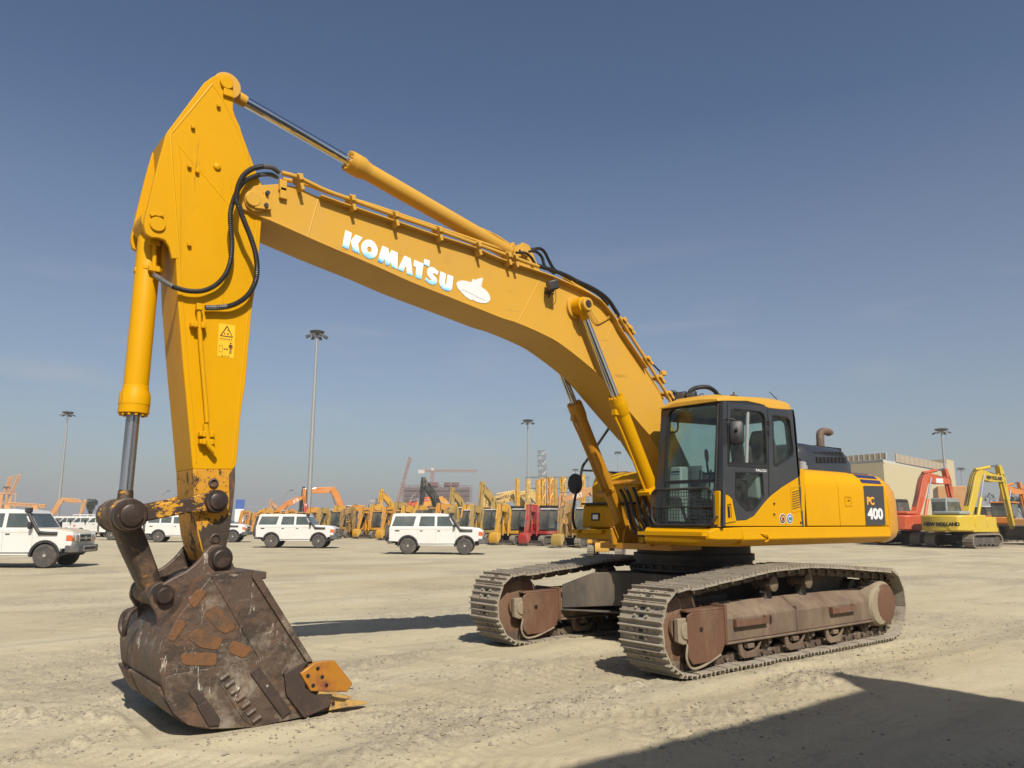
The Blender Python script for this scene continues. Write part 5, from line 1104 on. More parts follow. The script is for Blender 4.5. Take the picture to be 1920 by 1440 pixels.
q = MB(); q.add([(xr_b+(xr_t-xr_b)*max(0, (b-ZD-.7))/(zr-ZD-.7)+.01, a, b) for a, b in [(yi+.1, 2.15), (CYO-.1, 2.15), (CYO-.1, zr-.1), (yi+.1, zr-.1)]], [(0, 1, 2, 3)]); q.build('rear_window', M['glass'], cab, flat=True)
# roof
rt = [P(1369, 741, CYO-.15), P(1431, 744, CYO-.15), P(1467, 751, CYO-.15), P(1486, 762, CYO-.12)]
rb_ = [P(1356, 751, CYO), P(1400, 752, CYO), P(1433, 759, CYO), P(1442, 766, CYO), P(1487, 769, CYO)]
def roofsec(x, zl, zt_, inset=.0):
    pts = [(CYO+.004-inset, zl), (CYO-.01-inset, zl+(zt_-zl)*.55), (CYO-.12-inset, zt_-.015), (CYO-.32, zt_), (yi+.25, zt_), (yi+.08+inset, zt_-.03), (yi-.0+inset, zl+(zt_-zl)*.4), (yi-.005+inset, zl)]
    return [(x, a, b) for a, b in pts]
zl0 = rb_[0][1]
secs = [roofsec(xf_t+.05, zl0-.01, zl0+.045, .03), roofsec(xf_t-.05, zl0-.0, rt[0][1]-.015, .0)]
for i, px in enumerate((1400, 1425, 1440, 1460, 1480)):
    xq = P(px, 752, CYO)[0]; zq = np.interp(-xq, [-p[0] for p in rb_], [p[1] for p in rb_]); zt2 = np.interp(-xq, [-p[0] for p in rt], [p[1] for p in rt])
    secs.append(roofsec(xq, float(zq), float(max(zt2, zq+.03))))
secs.append(roofsec(rb_[-1][0]-.01, rb_[-1][1], rb_[-1][1]+.035, .02))
roof = MB().loft(secs).build('cab_roof', M['yeld'], cab, bev=.01, ang=45)
# roof rail with two lamps, antenna, cable
rl = MB(); rl.tube([tuple(bp(1255, 757, y=.60)), tuple(bp(1290, 752, y=.85)), tuple(bp(1320, 748, y=1.1)), tuple(bp(1352, 742, y=1.35))], .022, 8); rl.build('lamp_rail', M['blkm'], roof)
for px, yy in ((1279, .78), (1297, .93)):
    c_ = bp(px, 743, y=yy); lr = Matrix.Rotation(R(12), 3, 'Y') @ Matrix.Rotation(R(10), 3, 'Z')
    lo_ = MB().box(c_, (.09, .13, .12), lr).build('roof_lamp', M['plast'], roof, bev=.02)
    MB().box(c_+lr @ Vector((.045, 0, 0)), (.012, .10, .09), lr).build('lamp_lens', M['bump'], lo_, bev=.008)
MB().tube([tuple(bp(1306, 745, y=1.)), tuple(bp(1317, 738, y=1.0)), tuple(bp(1322, 748, y=1.1)), tuple(bp(1335, 741, y=1.1)), tuple(bp(1343, 747, y=1.2))], .006, 5).build('lamp_cable', M['rub'], roof)
MB().tube([tuple(bp(1457, 749, y=1.2)), tuple(bp(1443, 735, y=1.2))], .006, 5, sub=1).build('antenna', M['blkm'], roof)
a_ = bp(1376, 738, y=1.1); MB().cyl(a_-Vector((0, 0, .05)), a_+Vector((0, 0, .02)), .018, .012, 10).box(a_-Vector((0, 0, .03)), (.10, .05, .02)).build('beacon_bracket', M['exh'], roof)
# big hose looping over behind the cab roof
MB().tube([tuple(bp(1262, 752, y=.1)), tuple(bp(1268, 738, y=.05)), tuple(bp(1256, 735, y=0))], .03, 10).build('hydraulic_hose', M['rub'], EX)
MB().tube([tuple(bp(1290, 745, y=.1)), tuple(bp(1296, 732, y=.1)), tuple(bp(1312, 726, y=.1)), tuple(bp(1330, 727, y=.1)), tuple(bp(1344, 738, y=.1)), tuple(bp(1352, 760, y=.1))], .030, 10, rib=.004).build('hydraulic_hose', M['rub'], EX)
# guard mesh in front of the lower windscreen
go = [bp(1221, 919, x=xf_b+.07), bp(1337, 919, x=xf_b+.07), bp(1335, 985, x=xf_b+.07), bp(1226, 982, x=xf_b+.07)]
ya_, yb_ = go[0].y, go[1].y; za_, zb_ = go[2].z, go[0].z; XG = xf_b+.07
gm = MB(); fr_ = rrect(ya_, za_, yb_, zb_, .10); gm.tube([(XG, a, b) for a, b in fr_]+[(XG, *fr_[0])], .016, 8, sub=1)
gm.tube([(XG, ya_, (za_+zb_)/2), (XG, yb_, (za_+zb_)/2)], .012, 6, sub=1)
for z_ in (zb_-.02, za_+.1): gm.tube([(XG, yb_, z_), (xf_b-.0, yb_, z_)], .010, 6, sub=1); gm.tube([(XG, ya_+.05, z_), (xf_b-.0, ya_+.05, z_)], .010, 6, sub=1)
gf = gm.build('windscreen_guard', M['blkm'], cab)
ms = MB(); nx_ = 22; nz__ = 10
for k in range(1, nx_): y_ = ya_+(yb_-ya_)*k/nx_; ms.b2(XG-.0025, XG+.0025, y_-.0035, y_+.0035, za_+.02, zb_)
for k in range(1, nz__): z_ = za_+(zb_-za_)*k/nz__; ms.b2(XG-.002, XG+.002, ya_+.01, yb_-.01, z_-.0035, z_+.0035)
ms.build('guard_mesh', M['blkm'], gf, flat=True)
# mirrors
c_ = bp(1381, 811, y=CYO+.10); w_ = wpx(1381, 811, CYO+.1, 13)
mr_ = MB(); outl_ = rrect(-w_*1.05, -.145, w_*1.05, .145, .05)
vdir = Vector((.80, .60, 0)).normalized(); rt_ = Vector((0, 0, 1)).cross(vdir)
mr_.loft([[tuple(c_+rt_*a*.85+Vector((0, 0, b*.9))+vdir*.035) for a, b in outl_], [tuple(c_+rt_*a+Vector((0, 0, b))+vdir*.015) for a, b in outl_], [tuple(c_+rt_*a+Vector((0, 0, b))-vdir*.02) for a, b in outl_]])
mo = mr_.build('side_mirror', M['plast'], cab, ang=60)
MB().tube([tuple(bp(1360, 787, y=CYO+.0)), tuple(bp(1366, 786, y=CYO+.05)), tuple(bp(1377, 787, y=CYO+.10)), tuple(bp(1380, 795, y=CYO+.11)), tuple(bp(1381, 806, y=CYO+.12))], .011, 8).build('mirror_arm', M['blkm'], mo)
MB().sphere(tuple(c_+vdir*.045+Vector((0, 0, .03))), .022, 8).build('mirror_joint', M['plast'], mo)
pl_ = MB(); pl_.tube([(FX(2.0)+.02, CYO-.07, 2.0), (FX(ztop_)+.02, CYO-.05, ztop_-.05)], .010, 6, sub=1); pl_.build('wiper', M['blkm'], cab)
MB().tube([(fx_[0], fx_[1], fx_[2]) for fx_ in [(FX(3.0)-.06, yi+.10, 2.92), (FX(3.0)-.07, yi+.20, 2.9), (FX(3.0)-.08, yi+.19, 2.76), (FX(3.0)-.07, yi+.08, 2.74), (FX(3.)-.06, yi+.08, 2.84)]], .012, 6).build('grab_handle', M['blkm'], cab)
# interior
xi = (xf_b+xr_b)/2
seat = MB(); sx_ = xr_b+.55; sy_ = (yi+CYO)/2
seat.loft([[(sx_-.28, sy_-.25, 2.02), (sx_-.28, sy_+.25, 2.02), (sx_-.28, sy_+.25, 2.14), (sx_-.28, sy_-.25, 2.14)], [(sx_+.25, sy_-.24, 2.04), (sx_+.25, sy_+.24, 2.04), (sx_+.25, sy_+.24, 2.16), (sx_+.25, sy_-.24, 2.16)]])
seat.loft([[(sx_-.24, sy_-.24, 2.12), (sx_-.24, sy_+.24, 2.12), (sx_-.36, sy_+.24, 2.12), (sx_-.36, sy_-.24, 2.12)], [(sx_-.36, sy_-.23, 2.55), (sx_-.36, sy_+.23, 2.55), (sx_-.48, sy_+.22, 2.55), (sx_-.48, sy_-.22, 2.55)], [(sx_-.40, sy_-.14, 2.84), (sx_-.40, sy_+.14, 2.84), (sx_-.50, sy_+.13, 2.84), (sx_-.50, sy_-.13, 2.84)]])
seat.b2(sx_-.22, sx_+.2, sy_-.18, sy_+.18, ZD+.03, 2.03)
seat.build('operator_seat', M['intd'], cab, bev=.03)
cs = MB()
for s in (1, -1): cs.loft([[(sx_-.15, sy_+s*.36-.08, 1.62), (sx_-.15, sy_+s*.36+.08, 1.62), (sx_-.15, sy_+s*.36+.08, 2.25), (sx_-.15, sy_+s*.36-.08, 2.25)], [(sx_+.38, sy_+s*.36-.08, 1.9), (sx_+.38, sy_+s*.36+.08, 1.9), (sx_+.38, sy_+s*.36+.08, 2.22), (sx_+.38, sy_+s*.36-.08, 2.22)]])
cs.loft([[(xf_b-.35, yi+.04, 1.6), (xf_b-.12, yi+.04, 1.6), (xf_b-.12, yi+.26, 1.6), (xf_b-.35, yi+.26, 1.6)], [(xf_b-.42, yi+.04, 2.30), (xf_b-.22, yi+.04, 2.30), (xf_b-.22, yi+.22, 2.30), (xf_b-.42, yi+.22, 2.30)]])
cs.build('control_console', M['int'], cab, bev=.02)
sv = MB()
for k in range(8): sv.b2(xf_b-.215-.012*k+.0, xf_b-.205-.0*k, yi+.07, yi+.20, 1.95+.04*k, 1.965+.04*k)
sv.build('console_vents', M['seal'], cab)
lv = MB()
for s in (1, -1):
    lv.tube([(sx_+.30, sy_+s*.34, 2.22), (sx_+.33, sy_+s*.34, 2.35), (sx_+.34, sy_+s*.33, 2.42)], .014, 8); lv.lathe((sx_+.34, sy_+s*.33, 2.40), (0.1, 0, 1), [(0, .02), (.05, .028), (.13, .026), (.16, .012)], 10)
for y_ in (sy_-.08, sy_+.08): lv.tube([(xf_b-.3, y_, 1.60), (xf_b-.32, y_, 1.95), (xf_b-.38, y_, 2.25)], .012, 6); lv.box((xf_b-.25, y_, 1.66), (.22, .09, .02))
lv.tube([(sx_+.02, sy_+.30, 1.65), (sx_+.10, sy_+.38, 1.9), (sx_-.05, sy_+.38, 2.2)], .014, 6)
lv.build('control_levers', M['plast'], cab)
MB().b2(xr_b+.05, xr_b+.42, yi+.06, CYO-.08, ZD+.03, 2.05).build('rear_trim', M['int'], cab, bev=.03)
MB().b2(xf_b-.50, xf_b-.485, yi+.05, yi+.33, 2.10, 2.32).build('paper_notice', M['decw'], cab)
MB().b2(xf_t-.9, xf_t-.06, yi+.06, CYO-.07, ztop_-.06, ztop_-.03).build('headlining', M['int'], cab)
# ================================================================= background: paints
def paint(name, c, r_=.4, dusty=.4): return mat(name, c, r_, layers=[((.50, .42, .30), 1.2, .42, .8, 6, (1, 1, 1), .7, dusty), ((.10, .07, .05), 7, .66, .72, 6, (1, 1, 1), .8, .5)], var=.08)
PB = {'y': paint('dusty_yellow_paint', (0.608, 0.319, 0.023)), 'yo': paint('dusty_orange_yellow_paint', (0.608, 0.274, 0.023)), 'yp': paint('bleached_yellow_paint', (0.593, 0.395, 0.122)), 'ol': paint('dull_ochre_paint', (0.395, 0.258, 0.061)),
      'or': paint('dusty_orange_paint', (0.593, 0.205, 0.030)), 'tan': paint('tan_orange_paint', (0.502, 0.251, 0.091)), 'red': paint('bright_red_paint', (0.380, 0.027, 0.023)), 'ro': paint('orange_red_paint', (0.532, 0.091, 0.030), dusty=.25),
      'ly': paint('lemon_yellow_paint', (0.56, 0.40, 0.030), dusty=.15), 'br': paint('brownish_yellow_paint', (0.319, 0.182, 0.053)), 'gry': paint('dark_grey_machine_paint', (0.034, 0.038, 0.038)), 'mar': paint('maroon_blade_paint', (0.122, 0.038, 0.030)), 'lg': paint('light_grey_machine_paint', (0.258, 0.289, 0.289), dusty=.25), 'peach': paint('peach_paint', (0.532, 0.289, 0.152))}
M['cabw'] = mat('pale_cab_roof', (.52, .50, .46), .5)
M['bgl'] = mat('dusty_dark_cab_glass', (.06, .07, .065), .14, layers=[((.24, .24, .20), 1.2, .42, .75, 6, (1, 1, 1), .45, .6)], coat=.4)
M['bgtrk'] = mat('dusty_grey_track', (.20, .17, .135), .8, layers=[((.36, .30, .23), 2, .4, .75, 6, (1, 1, 1), .9, .7)])
def track_bg(mb, x0, x1, r_, yc, w_, S=1.):
    loop = [(x0+(x1-x0)*i/14, 0) for i in range(1, 14)]+arc(x1, r_, r_, -90, 90, 8)+[(x1+(x0-x1)*i/14, 2*r_+.03*S*math.sin(math.pi*i/14)) for i in range(1, 14)]+arc(x0, r_, r_, 90, 270, 8)
    inner = [(x0+(x1-x0)*i/14, .07*S) for i in range(1, 14)]+arc(x1, r_, r_-.07*S, -90, 90, 8)+[(x1+(x0-x1)*i/14, 2*r_-.07*S) for i in range(1, 14)]+arc(x0, r_, r_-.07*S, 90, 270, 8)
    plate(mb, [loop, inner], yc-w_/2, yc+w_/2)
    q = [Vector((a, 0, b)) for a, b in loop]; q.append(q[0]); acc = 0; step = .155*S; nxt = 0
    for i in range(len(q)-1):
        l_ = (q[i+1]-q[i]).length
        while nxt <= acc+l_:
            p = q[i].lerp(q[i+1], (nxt-acc)/l_); d = (q[i+1]-q[i]).normalized(); an = math.atan2(d.z, d.x)
            if p.z > .05: mb.box((p.x, yc, p.z), (.035*S, w_, .05*S), Matrix.Rotation(-an, 3, 'Y'))
            nxt += step
        acc += l_
def exc(label, loc, rz, S, col, pose, group, cabc='blkm', roof=None, tail=2.6, hw=1.3, blade=False, letters=None, arm_c=None, bucket_c=None, cabh=2.95, cat_='excavator', name='excavator', bodyc=None, buck_w=1.0, hoodc=None, cabw=.98, bucket_s=1.0, dark_low=True):
    col_ = PB[col]; bc_ = PB[bodyc or col]; ac_ = PB[arm_c or col]
    t = thing(name, label, cat_, loc, rz, group)
    s = S
    tl, tr_, sw = 1.75*s, .42*s, (.62 if hw > 1.35 else .52)*s; g_ = (hw-.28)*s
    for sd in (1, -1):
        mb = MB(); track_bg(mb, -tl+tr_, tl-tr_, tr_, sd*g_, sw, s); tk = mb.build('crawler_track', M['bgtrk'], t, flat=True)
        f_ = MB(); f_.b2(-tl+.5*s, tl-.5*s, sd*g_-.17*s, sd*g_+.17*s, .22*s, .62*s)
        for k in range(5): f_.cyl(((-1+k*.5)*s, sd*g_-.2*s, .2*s), ((-1+k*.5)*s, sd*g_+.2*s, .2*s), .1*s, n=10)
        for xx in (-tl+tr_, tl-tr_): f_.cyl((xx, sd*g_-.19*s, tr_), (xx, sd*g_+.19*s, tr_), tr_*.72, n=16)
        f_.build('track_frame', M['carb'] if dark_low else bc_, tk)
    MB().b2(-.9*s, .9*s, -g_, g_, .40*s, .75*s).cyl((0, 0, .7*s), (0, 0, 1.05*s), .6*s, n=20).build('lower_frame', M['blkm'], t)
    # house
    zb, zt = 1.0*s, 1.95*s
    MB().b2(-tail*.55*s, 1.35*s, -hw*s, hw*s, zb-.06*s, zb+.20*s).build('deck', bc_, t, bev=.02*s)
    MB().prismZ([(-tail*.45*s, hw*s), (-tail*.45*s, -hw*s), (.15*s, -hw*s), (.15*s, .2*s), (-.75*s, .2*s), (-.75*s, hw*s)], zb+.12*s, zt).build('body', bc_, t, bev=.07*s)
    MB().prismZ([(1.3*s, -hw*s), (1.3*s, -.32*s), (.18*s, -.32*s), (.18*s, -hw*s)], zb+.12*s, zt-.12*s).build('tool_box', bc_, t, bev=.06*s)
    cwp = [(-tail*.46*s, hw*s), (-tail*.75*s, hw*.96*s), (-tail*.92*s, hw*.72*s), (-tail*s, hw*.3*s), (-tail*s, -hw*.3*s), (-tail*.92*s, -hw*.72*s), (-tail*.75*s, -hw*.96*s), (-tail*.46*s, -hw*s)]
    cwt_ = MB().prismZ(cwp, zb-.02*s, zt-.03*s).build('counterweight', bc_, t, bev=.08*s)
    MB().b2(-tail*.72*s, -.8*s, -hw*.7*s, hw*.5*s, zt-.01*s, zt+.22*s).build('engine_hood', PB[hoodc] if hoodc else bc_, t, bev=.09*s)
    # cab
    cy0, cy1 = (hw-cabw)*s, (hw-.02)*s; cx0, cx1 = -.72*s, .98*s; cz = zb+.20*s; ch = cabh*s
    prof = [(cx0, cz), (cx1, cz), (cx1+.10*s, cz+.55*s), (cx1-.12*s, ch-.12*s), (cx1-.28*s, ch), (cx0+.05*s, ch), (cx0, ch-.06*s)]
    cb2 = MB().prism(prof, cy0, cy1).build('cab', M[cabc] if cabc in M else PB[cabc], t, bev=.04*s)
    e = .012*s
    MB().prism([(cx0+.75*s, cz+.25*s), (cx1-.02*s, cz+.25*s), (cx1+.02*s, cz+.6*s), (cx1-.20*s, ch-.18*s), (cx0+.75*s, ch-.18*s)], cy1-.01, cy1+e).build('window', M['bgl'], cb2, flat=True)
    MB().prism([(cx0+.1*s, cz+.85*s), (cx0+.66*s, cz+.85*s), (cx0+.66*s, ch-.18*s), (cx0+.1*s, ch-.18*s)], cy1-.01, cy1+e).build('window', M['bgl'], cb2, flat=True)
    MB().prism([(cx0+.1*s, cz+.85*s), (cx1-.02*s, cz+.85*s), (cx1-.20*s, ch-.18*s), (cx0+.1*s, ch-.18*s)], cy0-e, cy0+.01).build('window', M['bgl'], cb2, flat=True)
    MB().loft([[(cx1+.10*s, cy0+.08*s, cz+.12*s), (cx1+.10*s, cy1-.08*s, cz+.12*s), (cx1+.02*s, cy1-.08*s, cz+.12*s), (cx1+.02*s, cy0+.08*s, cz+.12*s)],
               [(cx1+.115*s, cy0+.08*s, cz+.56*s), (cx1+.115*s, cy1-.08*s, cz+.56*s), (cx1+.02*s, cy1-.08*s, cz+.56*s), (cx1+.02*s, cy0+.08*s, cz+.56*s)],
               [(cx1-.10*s, cy0+.08*s, ch-.16*s), (cx1-.10*s, cy1-.08*s, ch-.16*s), (cx1-.2*s, cy1-.08*s, ch-.16*s), (cx1-.2*s, cy0+.08*s, ch-.16*s)]]).build('windscreen', M['bgl'], cb2, flat=True)
    MB().b2(cx0-.01, cx0+.02, cy0+.1*s, cy1-.1*s, cz+.8*s, ch-.2*s).build('rear_window', M['bgl'], cb2, flat=True)
    MB().prism([(cx0-.01*s, ch-.05*s), (cx1-.15*s, ch-.05*s), (cx1-.28*s, ch+.05*s), (cx0+.05*s, ch+.05*s)], cy0-.01*s, cy1+.01*s).build('cab_roof', M['cabw'] if roof is None else (M[roof] if roof in M else PB[roof]), cb2, bev=.03*s)
    # boom and arm
    foot_, knee, tipp, at_, ae = [(a*s, b*s) for a, b in pose['pts']]
    wf, wk, wt = .22*s, .33*s, .17*s; by = -.02*s; bh = .2*s
    top, bot = [], []
    ctrl = [(foot_, wf), ((foot_[0]*.5+knee[0]*.5, foot_[1]*.5+knee[1]*.5), .30*s), (knee, wk), ((knee[0]*.5+tipp[0]*.5, knee[1]*.5+tipp[1]*.5), .27*s), (tipp, wt)]
    cc = sm([(c[0][0], c[1], c[0][1]) for c in ctrl], 4)
    for i, p in enumerate(cc):
        a = cc[max(i-1, 0)]; b = cc[min(i+1, len(cc)-1)]; d = Vector((b.x-a.x, b.z-a.z)).normalized(); n_ = Vector((-d.y, d.x)); w_ = p.y
        top.append((p.x+n_.x*w_, p.z+n_.y*w_)); bot.append((p.x-n_.x*w_, p.z-n_.y*w_))
    if foot_[0] > tipp[0]: pass
    bo = MB().prism(top+bot[::-1], by-bh, by+bh).build('boom', col_, t, bev=.015*s)
    ad = Vector((ae[0]-at_[0], ae[1]-at_[1])); al = ad.length; ad.normalize(); an_ = Vector((-ad.y, ad.x)); 
    if an_.x*(tipp[0]-at_[0])+an_.y*(tipp[1]-at_[1]) < 0: an_ = -an_
    def ap(t_, h): return (at_[0]+ad.x*al*t_+an_.x*h*s, at_[1]+ad.y*al*t_+an_.y*h*s)
    arm_ = MB().prism([ap(0, -.13), ap(0, .12), ap(.12, .28), ap(.28, .30), ap(1, .09), ap(1.02, -.06), ap(.3, -.14), ap(.1, -.17)], by-bh*.8, by+bh*.8).build('arm', ac_, t, bev=.012*s)
    # cylinders
    def cyl2(nm, a, b, r_, y_, f=.5, m=None):
        a, b = Vector((a[0], y_, a[1])), Vector((b[0], y_, b[1])); m_ = a.lerp(b, f)
        c_ = MB().cyl(a, m_, r_, n=12).build(nm, m or col_, t); MB().cyl(m_, b, r_*.55, n=12).build('rod', M['chrome'], c_)
    kx = (cc[8].x, cc[8].z)
    if pose.get('ac', True): cyl2('arm_cylinder', (kx[0]+top[8][0]-cc[8].x, top[8][1]+.10*s), ap(.0, -.02), .075*s*pose.get('fat', 1), by, .62)
    for sd in (1, -1): cyl2('boom_cylinder', (foot_[0]+.55*s, foot_[1]-.45*s), (cc[9].x, cc[9].z), .07*s*pose.get('fat', 1), by+sd*(bh+.09*s), .55)
    cyl2('bucket_cylinder', ap(.12, -.22), ap(.80, -.26), .065*s, by, .6, ac_)
    lk_ = MB(); 
    hp = MB()
    for sd in (-.5, .1, .6): hp.tube([(top[i][0]-.02*s, by+sd*bh, top[i][1]+.035*s) for i in range(2, 15, 3)], .022*s, 5)
    hp.build('boom_pipes', M['blkm'] if pose.get('dkp') else col_, bo)
    hz_ = MB(); tq = top[-2]
    for sd in (.5, -.4): hz_.tube([(tq[0], by+sd*bh, tq[1]+.04*s), (tipp[0]+(at_[0]-tipp[0])*.2, by+sd*bh*2.2, tipp[1]+.30*s), ap(.22, .1)[:1]+(by+sd*bh*2.2,)+ap(.22, .1)[1:], ap(.42, .02)[:1]+(by+sd*bh*1.6,)+ap(.42, .02)[1:]], .02*s, 6)
    hz_.build('arm_hoses', M['rub'], arm_)
    # bucket
    if bucket_s:
        B0 = ap(1, .0); ba = pose.get('ba', 0.); k = bucket_s*s
        pr_ = [(-.10, .06), (.14, .07), (.36, -.08), (.46, -.40), (.44, -.70), (.36, -.92), (-.06, -.45)] if not pose.get('rev') else [(-.05, .05), (.28, -.05), (.50, -.35), (.42, -.72), (.05, -.88), (-.42, -.92), (-.30, -.45)]
        ca_, sa_ = math.cos(ba), math.sin(ba); pr2 = [(B0[0]+(a*ca_-b*sa_)*k, B0[1]+(a*sa_+b*ca_)*k) for a, b in pr_]
        zl = min(p[1] for p in pr2)
        if zl < .15*s: pr2 = [(a, b-zl+.15*s) for a, b in pr2]
        bw_ = buck_w*s/2; bkt = MB(); bkt.ribbon(pr2[:6], .03*s, by-bw_, by+bw_)
        for sd in (by-bw_, by+bw_-.03*s): bkt.prism(pr2, sd, sd+.03*s)
        for yy in (by-.13*s, by+.10*s): bkt.prism([(B0[0]-.1*k, B0[1]-.2*k), (B0[0]+.12*k, B0[1]-.2*k), (B0[0]+.08*k, B0[1]+.1*k), (B0[0]-.08*k, B0[1]+.1*k)], yy, yy+.03*s)
        bk_ = bkt.build('bucket', PB[bucket_c] if bucket_c else ac_, t, bev=.01*s)
        sgx = 1 if not pose.get('rev') else -1; e_ = pr2[5]
        for q in range(5):
            yy = by-bw_+.05*s+(2*bw_-.1*s)*q/4
            MB().loft([[(e_[0]+a_*s, yy+b_*s, e_[1]+.02*s) for a_, b_ in ((-.05, -.04), (-.05, .04), (.01, .04), (.01, -.04))], [(e_[0]+a_*s-.04*s, yy+b_*s, e_[1]-.13*s) for a_, b_ in ((-.02, -.02), (-.02, .02), (.0, .02), (.0, -.02))]]).build('bucket_tooth', M['stl'], bk_)
    if blade:
        bl = MB(); bx = tl+.35*s; bl.prism([(bx, .03), (bx-.10*s, .2*s), (bx-.04*s, .42*s), (bx+.02*s, .42*s), (bx-.04*s, .2*s), (bx+.06*s, .03)], -(hw)*s, (hw)*s)
        for sd in (1, -1): bl.box((bx-.5*s, sd*.4*s, .3*s), (.9*s, .10*s, .12*s))
        bl.build('dozer_blade', M['carb'], t)
    if letters:
        txt, sz, mm_, where = letters
        if where == 'boom':
            c_ = cc[12]; d_ = (cc[14]-cc[10]); d_ = Vector((d_.x, 0, d_.z)).normalized()
            yw_ = Vector((-math.sin(rz), math.cos(rz), 0)); sg_ = 1 if yw_.dot(Vector(CAM)-Vector(loc)) > 0 else -1; text_on('boom_letters', txt, sz*s, M[mm_], bo, (c_.x, by+sg_*(bh+.006), c_.z), -d_*sg_, Vector((-d_.z, 0, d_.x)), .01)
        if where == 'cw':
            text_on('rear_letters', txt, sz*s, M[mm_], cwt_, (-tail*s-.02, -.22*s, zb+.38*s), (0, -1, 0), (0, 0, 1), .022, 1.0)
    return t, bo, top, bot, cc
def atx(px, X):                       # ground point under column px on the line x = X
    g = G(px, 10); d = g-Vector((CAM[0], CAM[1], 0)); k = (X-CAM[0])/d.x; return (X, CAM[1]+d.y*k)
POS = {'mini': dict(pts=[(.95, 1.25), (1.30, 3.05), (2.35, 3.10), (2.30, 3.45), (2.75, .98)]),
       'mini2': dict(pts=[(.95, 1.25), (1.5, 3.2), (2.7, 2.7), (2.75, 3.1), (3.0, .98)]),
       'tall': dict(pts=[(.6, 1.5), (1.7, 3.6), (2.9, 4.6), (2.85, 5.2), (3.15, 2.2)], ba=.3),
       'tall2': dict(pts=[(.6, 1.5), (1.5, 3.7), (3.3, 4.0), (3.3, 4.6), (3.3, 1.6)]),
       'reach': dict(pts=[(.5, 1.7), (2.3, 4.4), (5.4, 4.3), (5.1, 5.2), (6.1, 1.2)], ba=.2, rev=False, dkp=True, fat=1.45),
       'low': dict(pts=[(.5, 1.5), (2.4, 3.7), (4.9, 3.1), (5.0, 3.6), (5.2, 1.0)]),
       'arch': dict(pts=[(.5, 1.6), (2.2, 4.6), (4.9, 4.5), (5.3, 4.8), (4.6, 1.4)])}
ROW = 'small excavators parked in a row facing the yard'
S_ = .78
minis = [ # bucket px, colour, cab, roof, blade, label
 (1052, 'br', 'blkm', None, 0, 'small brownish excavator with an ochre bucket, right end of the row, beside the mirror', 'ol'),
 (985, 'red', 'blkm', None, 1, 'small excavator with bright red boom and faded red bucket', 'red'),
 (932, 'y', 'blkm', None, 1, 'small yellow excavator immediately left of the one with the red boom', 'y'),
 (880, 'ol', 'blkm', None, 1, 'small ochre excavator second left of the red boomed one, above the car hood', 'y'),
 (836, 'ol', 'blkm', None, 0, 'small ochre excavator whose arm rises behind the right part of the middle car roof', 'ol'),
 (752, 'y', 'gry', 'gry', 0, 'small yellow excavator behind the rear roof end of the middle white car', 'y'),
 (716, 'yo', 'blkm', 'yo', 1, 'small orange yellow excavator with bucket on ground beside the spare wheel of the middle car', 'y'),
 (674, 'yo', 'blkm', 'yo', 1, 'small orange yellow excavator with yellow toothed bucket midway between two white cars', 'y'),
 (643, 'br', 'blkm', 'br', 0, 'small brownish excavator with dark bucket next to the front bumper of a white car', 'gry'),
 (596, 'ol', 'blkm', 'ol', 0, 'small ochre excavator behind the hood of the left middle car', 'ol'),
 (534, 'yo', 'blkm', 'yo', 0, 'orange yellow small excavator whose low boom shows over the rear roof of a white car', 'y'),
 (505, 'yo', 'blkm', 'yo', 0, 'orange yellow small excavator behind the rear window of a white car', 'y'),
 (477, 'yo', 'blkm', 'yo', 0, 'small yellow excavator with little rounded bucket touching the spare wheel of a white car', 'y'),
 (449, 'yo', 'blkm', 'yo', 0, 'small yellow excavator at the far left of the row, just right of the big arm', 'y')]
for i, (px, c, cb3, rf, bl, lab, bc3) in enumerate(minis):
    X = -23.0-(.8 if i % 3 == 1 else 0); g = atx(px, X); ps = dict(POS['mini' if i % 4 else 'mini2'])
    j = random.uniform(-.12, .12); ps['pts'] = [(a+(j if k > 0 else 0), b+(j*.6 if 0 < k < 4 else 0)) for k, (a, b) in enumerate(ps['pts'])]
    exc(lab, (X-2.6*S_, g[1]-.45, 0), R(14+random.uniform(-3, 3)), S_, c, ps, ROW, cabc=cb3, roof=rf, tail=2.0, hw=1.12, blade=bool(bl), bucket_c=bc3, cabh=3.05, buck_w=.95, cabw=1.0, letters=('KOMATSU', .17, 'deck', 'boom') if c == 'yo' else None, bucket_s=.85)
for px, c, lab in ((612, 'yo', 'small yellow excavator seen in the gap above the hood of the left middle car'), (660, 'y', 'yellow excavator boom behind the brownish one near the white bumper'), (697, 'yo', 'yellow boom of an excavator between two small orange yellow ones'), (733, 'y', 'small yellow excavator at the left window of the middle white car, behind the row'), (775, 'ol', 'dull ochre boom showing above the middle of the middle car roof'), (812, 'y', 'small yellow excavator behind the windscreen of the middle car'), (858, 'yo', 'orange yellow boom between two ochre excavators above the car hood'), (907, 'y', 'yellow boom behind the gap between the ochre and the yellow excavator'), (958, 'ol', 'ochre boom behind the red boomed excavator, to its left'), (1018, 'y', 'yellow boom behind the red boomed excavator, to its right'), (522, 'y', 'yellow boom between two low orange yellow ones behind the left middle car')):
    g = atx(px, -27.5); ps = dict(POS['mini']); j = random.uniform(-.25, .25); ps['pts'] = [(a, b+(j if 0 < k < 4 else 0)) for k, (a, b) in enumerate(ps['pts'])]
    exc(lab, (-27.5, g[1], 0), R(10+random.uniform(-8, 8)), .86, c, ps, 'small excavators of the second row', roof=random.choice([None, 'yo', 'blkm']), tail=2.0, hw=1.12, bucket_c=c, cabh=3.05, buck_w=.9, bucket_s=.8)
BIG = 'large excavators standing behind the front row'
